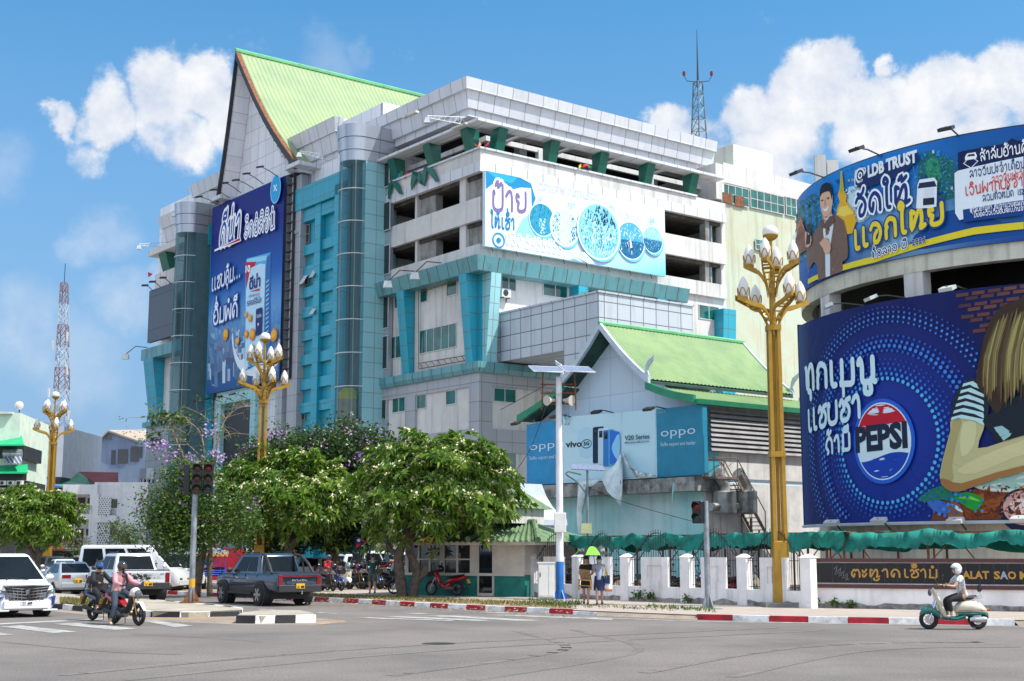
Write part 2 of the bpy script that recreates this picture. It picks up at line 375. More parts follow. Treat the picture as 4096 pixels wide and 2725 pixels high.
def sweep(name,prof,a1,b1,dl,dr,m,parent=mall):
 """profile (out, z) carried along the left front, round the corner and along the right front"""
 mb=MB()
 mb.loft([[G3(a1,-(o+dl),z)for o,z in prof],[G3(-(o+dr),-(o+dl),z)for o,z in prof],[G3(-(o+dr),b1,z)for o,z in prof]])
 return part(name,mb,m,parent)
def rz(p,o=0):return RF.px(p,o)[1]
def rs(p,o=0):return RF.px(p,o)[0]
def lz(p,o=0):return LF.px(p,o)[1]
def ls(p,o=0):return LF.px(p,o)[0]
A_T=ls(ZC(1880,600),0)
B_E=rs(ZB(2300,1200),0)
Z_can_t=rz(ZD(715,103),1.3);Z_can_b=Z_can_t-1.05
Z_led_t=rz(ZD(728,775),.6);Z_led_b=Z_led_t-.75
Z_p1t=rz(ZB(705,572),.35);Z_p1b=rz(ZB(715,722),.35)
Z_p2t=rz(ZB(725,890),.3);Z_p2b=rz(ZB(725,1040),.3)
Z_p3t=rz(ZB(727,1200),.3)
Z_per_t=rz(ZB(695,365),1.2);Z_per_b=Z_per_t-.27
Z_c0=rz(ZB(592,85),-1.2);Z_c1=rz(ZB(598,176),-1.6);Z_c2=rz(ZB(604,300),-2.0);Z_c3=rz(ZB(607,350),-2.05)
# --- floors and inner walls of the open parking levels
mb=MB()
for z in(Z_p1b+.1,Z_p2b+.1,Z_can_t-.2):gb(mb,.1,22,.1,B_E,z-.35,z)
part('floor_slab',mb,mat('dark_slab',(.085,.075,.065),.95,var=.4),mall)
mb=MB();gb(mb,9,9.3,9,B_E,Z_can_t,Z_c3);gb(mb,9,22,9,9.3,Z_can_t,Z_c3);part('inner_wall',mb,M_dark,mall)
for a,b in((4.5,7.0),(4.5,14.0),(4.5,21.0),(5.0,4.5),(11.0,4.5)):mb=MB();gb(mb,a,a+.7,b,b+.7,Z_can_t,Z_c3);part('inner_column',mb,M_conc,mall)
# --- walls of the closed floors
mb=MB();gb(mb,0,A_T,0,.35,Z_led_b,Z_can_t);gb(mb,0,.35,.35,B_E+.2,Z_led_b,Z_can_t);part('wall',mb,M_plast,mall)
mb=MB();gb(mb,-.3,A_T,-.3,.3,0,Z_led_b);gb(mb,-.3,.3,.3,B_E+.2,0,Z_led_b);part('wall',mb,M_plast,mall)
# --- parapets
for n_,zt,zb,o in(('parapet',Z_p1t,Z_p1b,.35),('parapet',Z_p2t,Z_p2b,.3),('parapet',Z_p3t,Z_can_t-.05,.3)):
 p_=sweep(n_,[(o,zt),(o,zb),(o-.3,zb),(o-.3,zt)],A_T,B_E,0,0,M_plast)
sweep('parapet_trim',[(.42,Z_p1b+.75),(.42,Z_p1b),(.353,Z_p1b-.004),(.353,Z_p1b+.754)],A_T,B_E,0,0,M_cornice)
sweep('parapet_coping',[(.5,Z_p1t+.14),(.5,Z_p1t),(0,Z_p1t+.003),(0,Z_p1t+.143)],A_T,rs(ZB(2120,885),.3),0,0,M_cornice)
# --- columns of the parking fronts
for x0,x1 in((555,595),(262,277)):
 for y0,z0,z1 in((760,Z_p2t,Z_p1b),(1060,Z_p3t,Z_p2b)):
  mb=MB();a0=ls(ZB(x1,y0+100),.1);a1=ls(ZB(x0,y0+100),.1);mb.fb(LF,a0,a1,z0-.05,z1+.05,-.5,.05);part('column',mb,M_plast,mall)
  mb=MB();mb.fb(LF,a0-2.0,a0-.003,z0-.05,z1+.05,-.9,-.25);part('column',mb,M_conc,mall)
for xx in(2190,2296):
 for y0,z0,z1 in((1100,Z_p2t,Z_p1b),(1400,Z_p3t,Z_p2b)):
  mb=MB();b=rs(ZB(xx,y0),0);mb.fb(RF,b-.2,b+.25,z0-.05,z1+.05,-.6,.05);part('column',mb,M_conc if xx<2200 else M_plast,mall)
for y0,z0,z1 in((1100,Z_p2t,Z_p1b),(1400,Z_p3t,Z_p2b)):
 mb=MB();b=rs(ZB(2215,y0),-.4);mb.tube(RF.pt(b,z0,-.4),RF.pt(b,z1,-.4),.13,8);part('drain_pipe',mb,mat('grey_blue_pipe',(.28,.40,.48),.5),mall)
 # --- pergola round the top parking floor
sweep('pergola_beam',[(1.2,Z_per_t),(1.2,Z_per_t-.2),(.1,Z_per_b),(.1,Z_per_t)],A_T-.3,rs(ZB(2310,772),1.2),0,0,M_cornice)
mb=MB();gb(mb,1.6,1.85,1.6,B_E,Z_per_b-.2,Z_per_t-.1);gb(mb,1.85,A_T,1.6,1.85,Z_per_b-.2,Z_per_t-.1)
part('pergola_beam',mb,M_plast,mall)
def wedge(fr,s0,s1,zb,zt,ob,ot,m,name,back=0.0):
 mb=MB();mb.prism([fr.pt(s0,zb,back),fr.pt(s0,zb,ob),fr.pt(s0,zt,ot),fr.pt(s0,zt,back)],fr.d*(s1-s0));return part(name,mb,m,mall)
for x0,x1,y in((560,600,450),(312,350,560),(80,115,660)):
 a=ls(ZB(x0,y),.95);wedge(LF,a-.85,a,Z_p1t,Z_per_b,-.1+.5,.95,M_green,'wedge_post',-.15)
rb=[rs(ZB(x,y),.95)for x,y in((880,440),(1225,520),(1548,600),(1853,670),(2142,742))]
for b in rb:
 wedge(RF,b-.8,b,Z_p1t,Z_per_b,.4,.95,M_green,'wedge_post',-.15)
for b in rb+[rb[0]-4.2]:
 mb=MB();gb(mb,-.1,1.6,b-3.2,b-2.9,Z_per_b,Z_per_t-.12);part('cross_beam',mb,M_plast,mall)
for b in(6.5,12.5,18.0):
 mb=MB();gb(mb,1.55,1.95,b,b+.4,Z_p1b,Z_per_b);part('column',mb,M_plast,mall)
 # broken green sheet ornament on the left parapet
for pts in([(250,720),(295,728),(245,845),(240,800)],[(250,720),(300,728),(330,815),(300,800)],[(330,690),(350,694),(330,818),(300,800)],[(330,690),(385,700),(425,785),(405,790)],[(100,780),(155,792),(185,872),(165,870)],[(92,800),(120,785),(98,905),(90,900)]):
 q=[LF.pt(*LF.px(ZB(x,y),.55),.55)for x,y in pts];mb=MB();mb.prism(q,LF.n*.08);part('sheet_ornament',mb,M_green,mall)
 # --- roof cornice
DL=1.7
sweep('cornice',[(0,Z_c0),(-.12,Z_c1+.1),(-.12,Z_c1),(-.35,Z_c1),(-.60,Z_c2),(-.85,Z_c2),(-.85,Z_c3),(-3.5,Z_c3),(-3.5,Z_c0)],ls(ZA(1880,652),.5),rs(ZB(2262,524),-1.2),.5,-1.2,M_cornice)
mb=MB();gb(mb,2.2,26,1.0,B_E,Z_c3+.02,Z_c3+.5);part('roof',mb,M_dark,mall)
# --- teal canopy and the wedge pillars below
sweep('canopy',[(1.3,Z_can_t),(1.0,Z_can_b),(0,Z_can_b),(0,Z_can_t-.06)],A_T+.6,rs(ZD(2055,330),1.3),0,0,M_canopy)
for xl,xr,y in((213,258,310),(605,650,195)):
 a1=ls(ZD(xl,y),1.05);a0=ls(ZD(xr,y),1.05);wedge(LF,a0,a1,Z_led_t,Z_can_b,.45,1.08,M_teal,'wedge_pillar')
for xl,xr,y in((808,870,190),(1355,1413,290),(1850,1905,360),(2262,2340,385)):
 b0=rs(ZD(xl,y),1.05);b1=rs(ZD(xr,y),1.05);wedge(RF,b0,b1,Z_led_t-(9 if xl>1300 else 0),Z_can_b,.45,1.08,M_pale if xl<900 else M_teal,'wedge_pillar')
mb=MB();gb(mb,-.02,1.2,-.02,1.2,Z_led_t,Z_can_b);part('wedge_pillar',mb,M_teal,mall)
sweep('ledge',[(.75,Z_led_t),(.75,Z_led_t-.45),(.6,Z_led_b),(0,Z_led_b),(0,Z_led_t)],A_T+.3,14,0,0,M_canopy)
# --- grey bands and piers of the lower body
z1=Z_led_b;z0=rz(ZD(815,935),.4)
sweep('cladding_band',[(.42,z1),(.42,z0),(.3,z0),(.3,z1)],A_T,B_E,0,0,M_grey)
zc=rz(ZD(815,1200),.4);zd=rz(ZD(815,1345),.4)
sweep('cladding_band',[(.42,zc),(.42,zd),(.3,zd),(.3,zc)],A_T,B_E,0,0,M_grey)
mb=MB();a1=ls(ZD(668,1000),.45);b1=rs(ZD(815,1000),.45)
mb.loft([[G3(-.46,b1,z),G3(-.46,-.46,z),G3(a1,-.46,z),G3(a1,0,z),G3(0,0,z),G3(0,b1,z)]for z in(0,Z_led_b)]);part('corner_pier',mb,M_grey,mall)
a0=ls(ZD(332,1100),.45);a1=ls(ZD(270,1100),.45)
mb=MB();mb.fb(LF,a0,a1,0,z0,.3,.5);part('pier',mb,M_grey,mall)
# --- windows
def win(fr,x0,y0,x1,y1,nx=1,o=0.0,ny=1,Zf=ZD,g=None,parent=mall,fm=None):
 s0,z1=fr.px(Zf(x0,y0),o);s1,_=fr.px(Zf(x1,y1),o);z0=fr.px(Zf(x1,y1),o)[1]if fr is RF else fr.px(Zf(x1,y1),o)[1]
 za=fr.px(Zf(x0,y0),o)[1]
 s0,s1=min(s0,s1),max(s0,s1);z0,za=min(z0,za),max(z0,za)
 if za-z0<.3:za=z0+.3
 mb=MB();mb.fb(fr,s0+.03,s1-.03,z0+.03,za-.03,o-.02,o+.025);w=part('window',mb,g or M_glass,parent)
 f=.06;mb=MB()
 mb.fb(fr,s0,s0+f,z0,za,o,o+.06);mb.fb(fr,s1-f,s1,z0,za,o,o+.06);mb.fb(fr,s0+f,s1-f,z0,z0+f,o,o+.06);mb.fb(fr,s0+f,s1-f,za-f,za,o,o+.06)
 for k in range(1,nx):c=s0+(s1-s0)*k/nx;mb.fb(fr,c-.03,c+.03,z0+f,za-f,o,o+.055)
 for k in range(1,ny):c=z0+(za-z0)*k/ny;mb.fb(fr,s0+f,s1-f,c-.025,c+.025,o,o+.05)
 part('frame',mb,fm or M_frame,w);return w
for a in((365,315,412,402,1),(530,262,596,358,1),(203,350,226,445,1),(360,585,592,688,5),(162,630,256,752,2)):win(LF,*a)
for a in((190,1010,271,1092,2),(343,990,403,1072,1),(525,963,589,1046,1)):win(LF,*a,.3)
for a in((868,222,962,342,2),(1130,265,1284,388,2),(1412,312,1486,400,1),(1690,352,1784,452,2),(1905,390,1972,492,1)):win(RF,*a)
for a in((820,940,962,1042,2),(1128,970,1215,1060,1),(815,1342,962,1462,2)):win(RF,*a,.3)
# window strip between the tower and the parking front
for y0,y1 in((1640,2040),(2125,2400),(350,480)):pass
for(x0,y0,x1,y1)in((1882,165,1955,360),(1872,505,1945,760),(1868,830,1938,1062),(1860,1295,1930,1440)):win(LF,x0,y0,x1,y1,1,.42,1,ZC,M_black)
for(x0,y0,x1,y1)in((2008,960,2075,1165),(2002,1310,2080,1505)):win(LF,x0,y0,x1,y1,1,.5,1,ZA,M_black)
s0=ls(ZC(1958,600),.3);s1=ls(ZC(1868,600),.3)
mb=MB();mb.fb(LF,s0,s1+.3,0,Z_p1t+2.2,.1,.4);part('pier',mb,M_silver,mall)
# steel racks left on the wall
mb=MB()
for(p,q)in(((352,320),(352,825)),((352,320),(600,245)),((352,345),(600,270)),((356,790),(660,738)),((356,825),(660,770))):
 mb.tube(LF.pt(*LF.px(ZD(*p),.25),.25),LF.pt(*LF.px(ZD(*q),.25),.25),.035,4)
for k in range(9):
 x=356+38*k;y=790-6.5*k;mb.tube(LF.pt(*LF.px(ZD(x,y),.25),.25),LF.pt(*LF.px(ZD(x+19,y+28),.25),.25),.025,4)
part('sign_rack',mb,M_rust,mall)
# --- skybridge
Bb=rs(ZD(845,640),0)
FB=Fr(G3(0,Bb,0),-V,-U)
wE=FB.px(ZD(1482,345))[0];zt=FB.px(ZD(1480,345))[1];zb1=FB.px(ZD(1262,708))[1];wS=FB.px(ZD(1260,708))[0];zlow=FB.px(ZD(1480,560))[1]-4.5
bw=8.5
mb=MB()
mb.fb(FB,0,wS,zb1,zt,-bw,0);mb.fb(FB,wS+.003,wE,zlow,zt,-bw,0)
part('skybridge',mb,M_bridge,mall)
mb=MB();mb.fb(FB,.2,wE+.1,zt+.003,zt+.12,-bw-.1,.1);part('skybridge_coping',mb,M_bridge,mall)
# --- plain rear block to the right, with its window strip
mb=MB();zr=rz(ZB(2290,650),0);gb(mb,.05,18,B_E+.2,B_E+26,0,rz(ZN(150,360),0));part('rear_block',mb,M_cream,mall)
zt2=rz(ZN(160,505),0)
mb=MB();gb(mb,-.02,.1,B_E+.2,B_E+26,zt2,rz(ZN(150,360),0)+.01);gb(mb,-.1,3,B_E-.8,B_E+.15,Z_p1b+2,rz(ZB(2160,640),.1));part('rear_block_band',mb,M_plast,mall)
for x0,x1,nx in((152,355,4),(362,612,5),(620,700,2)):win(RF,x0,512+(x0-152)*.21,x1,695+(x1-355)*.2,nx,.04,2,ZN)
win(RF,400,918,468,1010,2,.06,2,ZN)
mb=MB();mb.fb(RF,rs(ZN(170,580),.2),rs(ZN(238,580),.2),rz(ZN(170,650),.2),rz(ZN(170,578),.2),.1,.14);mb.fb(RF,rs(ZN(258,600),.2),rs(ZN(326,600),.2),rz(ZN(258,675),.2),rz(ZN(258,600),.2),.1,.14);part('rusty_panel',mb,M_rust,mall)
bA=rs(ZN(240,230),-6);bB=rs(ZN(525,300),-6);zz=rz(ZN(240,228),-6)
mb=MB();gb(mb,6,13,bA,bB,rz(ZN(150,360),0)-.5,zz);part('roof_room',mb,M_plast,mall)
win(RF,2105,418,2236,528,2)
# ------------------------------------------------------------------ the tall left front
A_end=ls(ZC(160,1400),.6)
a_t1l=ls(ZC(1555,800),2.2)
Zroofc=lz(ZA(1250,800),1.0)
a_r=ls(ZA(1640,615),1.0)
aT2=ls(ZC(505,600),1.5)
mb=MB();gb(mb,A_T-.1,A_end,0,3,0,Zroofc-.3);gb(mb,A_T,A_T+.3,0,20,Z_led_b,Zroofc-.3);part('wall',mb,M_white,mall)
# upper cornice pieces either side of the gable
def cornice_piece(a0,a1,zt,o=1.0,h1=1.15,h2=2.6,b_in=9):
 mb=MB();prof=[(0,0),(-.3,-h1+.1),(-.3,-h1),(-.45,-h1),(-.75,-h2),(-.95,-h2),(-.95,-h2-.5)]
 rows=[[G3(a0-e-.0,b_in,zt+dz),G3(a0-e,-o-e,zt+dz),G3(a1+e,-o-e,zt+dz),G3(a1+e,b_in,zt+dz)]for e,dz in prof]
 mb.loft(rows,caps=False,closed=False);mb.quad(*[p+Vector((0,0,-.02))for p in rows[0]])
 return part('cornice',mb,M_cornice,mall)
aG0=ls(ZA(1250,805),1.0)
cornice_piece(a_r,aG0+1.5,lz(ZA(1640,615),1.0))
cornice_piece(ls(ZA(760,1040),1.0),ls(ZA(495,1168),1.0),lz(ZA(740,1050),1.0))
cornice_piece(ls(ZA(400,1350),1.4),ls(ZA(250,1420),1.4),lz(ZA(250,1420),1.4),1.4)
# gable roof
OG=1.9
ap=LF.px(ZA(872,138),OG);fr_=LF.px(ZA(1330,1000),OG);fl_=LF.px(ZA(722,1262),OG)
BK=46.0
def slope_pts(foot,n=6,sag=.9):
 out=[]
 for i in range(n+1):
  t=i/n;out.append((ap[0]+(foot[0]-ap[0])*t,ap[1]+(foot[1]-ap[1])*t-sag*math.sin(math.pi*t)))
 return out
for foot,nm in((fr_,'right'),(fl_,'left')):
 sp=slope_pts(foot)
 mb=MB()
 n=96;k=len(sp)
 vs=[];fs=[]
 for i in range(n*4+1):
  b=-OG+(BK)*i/(n*4);up=.09 if i%4==0 else 0.0
  vs+=[G3(a,b,z+up+.32)for a,z in sp]
 for i in range(n*4):fs+=[(i*k+j,i*k+j+1,(i+1)*k+j+1,(i+1)*k+j)for j in range(k-1)]
 mb.add(vs,fs);rf=part('roof',mb,M_roofg,mall)
 mb=MB();mb.loft([[G3(a,b,z)for a,z in sp]+[G3(a,b,z-.5)for a,z in reversed(sp)]for b in(-OG+.25,BK-OG)]);part('soffit',mb,M_white,rf)
 mb=MB()
 mb.loft([[G3(a,b,z+.36)for a,z in sp]+[G3(a,b,z-.35)for a,z in reversed(sp)]for b in(-OG-.1,-OG+.25)]);part('bargeboard',mb,M_steel,rf)
 if nm=='right':
  mb=MB();mb.loft([[G3(a,b,z+.44)for a,z in sp]+[G3(a,b,z+.33)for a,z in reversed(sp)]for b in(-OG-.12,-OG+.35)]);part('rusty_edge',mb,M_rust,rf)
  mb=MB()
  for i in range(14):
   t=.12+.85*i/14;q=sp[min(5,int(t*6))];q2=sp[min(6,int(t*6)+1)];f=t*6-int(t*6);a=q[0]+(q2[0]-q[0])*f;z=q[1]+(q2[1]-q[1])*f-.52
   mb.tube(G3(a,-OG,z),G3(a,0,z),.07,4)
  part('soffit_batten',mb,M_steel,rf)
mb=MB();mb.path([G3(ap[0],b,ap[1]+.45)for b in(-OG-.1,BK-OG)],.22,6);part('ridge_cap',mb,M_ridge,mall)
apw=LF.px(ZA(1000,560),0)
wl_=[G3(a,-.02,z-.3)for a,z in slope_pts(fr_)]+[G3(a,-.02,z-.3)for a,z in reversed(slope_pts(fl_))]
mb=MB();mb.poly(wl_);part('gable_wall',mb,M_white,mall)
for foot in(fr_,fl_):
 mb=MB();mb.fb(LF,foot[0]-1.2,foot[0]+1.2,foot[1]-.25,foot[1]+.1,-.2,OG+.3);part('eave_foot',mb,M_cornice,mall)
 # teal front with piers, recesses and windows: two mirrored blocks
zb_top=lz(ZA(1340,1215),.6)
def teal_block(a0,a1,ztop,piers,rows):
 mb=MB();gb(mb,a0,a1,-.25,.1,0,ztop-3.0);part('teal_wall',mb,M_teal,mall)
 mb=MB();gb(mb,a0,a1,-1.0,.1,ztop-1.9,ztop);gb(mb,a0+.3,a1-.3,-.7,.1,ztop-3.0,ztop-1.95);part('teal_header',mb,M_teal,mall)
 for p0,p1,o in piers:
  mb=MB();gb(mb,p0,p1,-o,-.2,0,ztop-1.0);part('pier',mb,M_teal,mall)
 H_=ztop
 for z in rows:
  mb=MB();gb(mb,a0+.2,a1-.2,-.55,-.2,z-1.1,z-.25);part('spandrel',mb,M_teal,mall)
aR0=a_t1l;aR1=ls(ZC(1275,900),.3)
w_=(aR1-aR0)
rowsz=[lz(ZC(1350,y),.3)for y in(135,290,445,590,760,940,1120,1290)]
teal_block(aR0,aR1,zb_top,[(aR0,aR0+.28*w_,1.0),(aR0+.56*w_,aR0+.66*w_,.75),(aR0+.95*w_,aR1,.7)],rowsz)
aL0=ls(ZC(640,900),.3);aL1=aT2
w2=aL1-aL0
teal_block(aL0,aL1+1.2,lz(ZC(540,50),.6),[(aL1-.36*w2,aL1,1.0),(aL0-.5,aL0+.1*w2,.7)],[lz(ZC(590,y),.3)for y in(230,400,560,700,850,1010)])
for(x0,y0,x1,y1)in((1300,18,1362,128),(1400,-2,1450,100),(1298,320,1355,440),(1392,285,1448,408),(1398,590,1440,690),(1282,1352,1330,1442),(1385,1340,1422,1430),(575,295,632,402),(562,600,622,668),(552,830,606,905)):
 win(LF,x0,y0,x1,y1,1,.32,2,ZC,M_black,fm=mat('dark_window_frame',(.25,.28,.28),.5))
for(x,y)in((1300,30),(1292,20),(1345,400),(1420,350),(1422,620),(588,375),(580,640),(560,850),(545,890)):
 mb=MB();s,z=LF.px(ZC(x,y),.4);mb.box8([LF.pt(s-.35,z-.5,1.0),LF.pt(s+.35,z-.5,1.0),LF.pt(s+.35,z-.5,1.04),LF.pt(s-.35,z-.5,1.04)],[LF.pt(s-.35,z+.4,.45),LF.pt(s+.35,z+.4,.45),LF.pt(s+.35,z+.4,.49),LF.pt(s-.35,z+.4,.49)])
 part('open_sash',mb,M_frame,mall)
 # grey piers beside the banner and the dark entrance screen
for x0,x1 in((1200,1272),(1120,1165)):
 mb=MB();gb(mb,ls(ZC(x1,1000),.9),ls(ZC(x0,1000),.9),-.9,.1,0,lz(ZA(1340,1090),.9));part('pier',mb,M_grey,mall)
mb=MB();gb(mb,ls(ZC(960,1400),.6),ls(ZC(730,1400),.6),-.7,0,3,lz(ZC(740,1370),.7));part('dark_screen',mb,mat('black_screen',(.012,.012,.014),.4),mall)
mb=MB();s0=ls(ZC(975,1320),.9);s1=ls(ZC(690,1320),.9);z=lz(ZC(700,1330),.9)
gb(mb,s0,s1,-1.1,0,z,z+1.1);gb(mb,s1-.9,s1,-1.1,0,3,z-.003);gb(mb,s0,s0+.9,-1.1,0,3,z-.003);part('portal',mb,M_pale,mall)
# glass lift towers
def lift_tower(a_c,r,zcap_t,zglass_t,zcap_steps,side,o0,cabz):
 ct=G3(a_c,-o0,0)
 ang=[math.pi*(k/16.0)for k in range(17)]
 def ring(rr,z):return[ct+V*(math.cos(t)*rr)-U*(math.sin(t)*rr)+Vector((0,0,z))for t in ang]
 mb=MB();mb.loft([ring(r,.2),ring(r,zglass_t)],caps=False,closed=False);sh=part('lift_shaft_glass',mb,clear_glass('shaft_glass'),mall,smooth=40)
 mb=MB();z=1.5
 while z<zglass_t:
  mb.path(ring(r+.03,z),.05,4);z+=2.55
 for k in(3,8,13):mb.tube(ring(r-.05,0)[k],ring(r-.05,zglass_t)[k],.04,4)
 part('shaft_frame',mb,M_frame,sh)
 mb=MB();mb.box8([G3(a_c-r,-o0+.02,0),G3(a_c+r,-o0+.02,0),G3(a_c+r,.5,0),G3(a_c-r,.5,0)],[G3(a_c-r,-o0+.02,zglass_t),G3(a_c+r,-o0+.02,zglass_t),G3(a_c+r,.5,zglass_t),G3(a_c-r,.5,zglass_t)])
 part('lift_shaft_core',mb,[mat('shaft_back',(.08,.15,.17),.5,var=.12)],sh)
 mb=MB();mb.tube(G3(a_c+.2,-o0-.3,1),G3(a_c+.2,-o0-.3,zglass_t),.06,4);mb.tube(G3(a_c-.35,-o0-.3,1),G3(a_c-.35,-o0-.3,zglass_t),.06,4)
 part('lift_rail',mb,M_steel,sh)
 mb=MB();mb.lathe(G3(a_c,-o0-.4,cabz),[(r*.62,-1.5),(r*.62,.2)],14);lc=part('lift_cabin',mb,mat('beige_cabin',(.5,.36,.26),.6),sh)
 mb=MB();mb.lathe(G3(a_c,-o0-.4,cabz+.203),[(r*.62,0),(r*.58,.5),(r*.3,.85),(.05,.9)],14);part('cabin_roof',mb,mat('yellow_dome',(.75,.52,.05),.4),lc)
 mb=MB()
 zs=zcap_steps
 for i in range(len(zs)-1):
  rr=r+.22-.1*i
  def cap(rr,z):return ring(rr,z)+[G3(a_c-rr,side,z),G3(a_c+rr,side,z)][::-1]if False else[G3(a_c+rr,side,z)]+ring(rr,z)+[G3(a_c-rr,side,z)]
  mb.loft([cap(rr,zs[i]-.04),cap(rr-.06,zs[i+1])])
 part('tower_cap',mb,M_silver,mall,smooth=40)
a_c=ls(ZC(1655,800),2.6)
zc_=[lz(ZA(1760,y),3.2)for y in(684,785,882,965)]
lift_tower(a_c,1.35,zc_[0],zc_[-1],zc_,1.2,2.2,lz(ZC(1640,1310),2.6))
aw=a_c-1.38
mb=MB();gb(mb,aw-.02,aw+.5,-2.2,.6,0,zc_[-1]-.05);part('tower_side',mb,M_pale,mall)
a_c2=ls(ZC(425,800),2.6)
zc2=[lz(ZA(450,y),3.2)for y in(1298,1390,1465,1530)]
lift_tower(a_c2,1.35,zc2[0],zc2[-1],zc2,1.2,2.2,lz(ZC(400,1480),2.6))
# left wing beyond the second tower
aW0=a_c2+1.3;aW1=ls(ZC(165,900),1.4)
zt_=lz(ZC(55,940),2.0)
zl_=lz(ZC(110,1465),1.6)
mb=MB();gb(mb,aW0,ls(ZC(345,200),0)+5,2,6,0,lz(ZA(300,1480),1));part('wall',mb,M_plast,mall)
mb=MB();gb(mb,aW0,aW1-1.0,-.6,2,zl_,zt_-.8);part('wall',mb,M_plast,mall)
mb=MB();gb(mb,aW0,aW1-.6,-1.4,2,0,zl_-.5);part('wall',mb,M_grey,mall)
mb=MB();gb(mb,aW0,aW1+.3,-1.9,0,zt_-1.1,zt_);part('canopy',mb,M_canopy,mall)
mb=MB();gb(mb,aW0,aW1-.2,-1.7,0,zl_-.5,zl_);part('ledge',mb,M_canopy,mall)
wedge(LF,aW1-2.6,aW1-.3,zl_,zt_-1.1,1.0,1.9,M_teal,'wedge_pillar')
zb_=lz(ZC(180,225),1.4)
mb=MB();gb(mb,aW0,ls(ZC(170,235),1.4),-1.4,1,zb_-.1,zb_+.5);part('pergola_beam',mb,M_plast,mall)
wedge(LF,ls(ZC(300,300),1),ls(ZC(250,300),1),lz(ZC(270,345),1),zb_-.1,.5,1.1,M_green,'wedge_post')
mb=MB();gb(mb,aW0,ls(ZC(215,380),1),-.9,0,lz(ZC(230,470),1),lz(ZC(230,362),1));part('parapet',mb,M_plast,mall)
mb=MB();gb(mb,aW0,ls(ZC(212,470),1),-.6,.5,lz(ZC(220,840),1),lz(ZC(230,470),1)-.01);part('wall',mb,M_plast,mall)
win(LF,1350/2240*1000,560/2240*1000+1500,1450/2240*1000,640/2240*1000+1500,1,1.42,1,lambda x,y:(x,y),M_black)
# round glazed bay at the far left foot of the mall
zB0=lz(ZE(1040,1310),4.0);zB1=lz(ZE(1050,840),4.0)
acen=ls(ZE(1330,1000),1.4)
RB=abs(ls(ZE(1045,1000),4.0)-acen)*.86
def bay(z0,z1,rr,m,nm):
 ang=[R_(0+180*k/24)for k in range(25)]
 mb=MB();mb.loft([[G3(acen+math.cos(t)*rr,-1.2-math.sin(t)*rr*.8,z)for t in ang]for z in(z0,z1)],caps=True,closed=True);return part(nm,mb,m,mall,smooth=40)
zg0=lz(ZE(1090,1205),4.0);zg1=lz(ZE(1090,935),4.0)
bay(zB0,zg0,RB,M_silver,'bay_base');bay(zg0+.002,zg1-.002,RB-.25,M_black,'bay_window');bay(zg1,zB1,RB,M_silver,'bay_cornice')
mb=MB()
for k in range(0,25,3):
 t=R_(180*k/24);mb.tube(G3(acen+math.cos(t)*(RB-.15),-1.2-math.sin(t)*(RB-.15)*.8,zg0),G3(acen+math.cos(t)*(RB-.15),-1.2-math.sin(t)*(RB-.15)*.8,zg1),.14,6)
part('bay_mullion',mb,M_silver,mall)
mb=MB();bay(0,zB0-.003,RB-1.2,M_black,'ground_floor_glass')
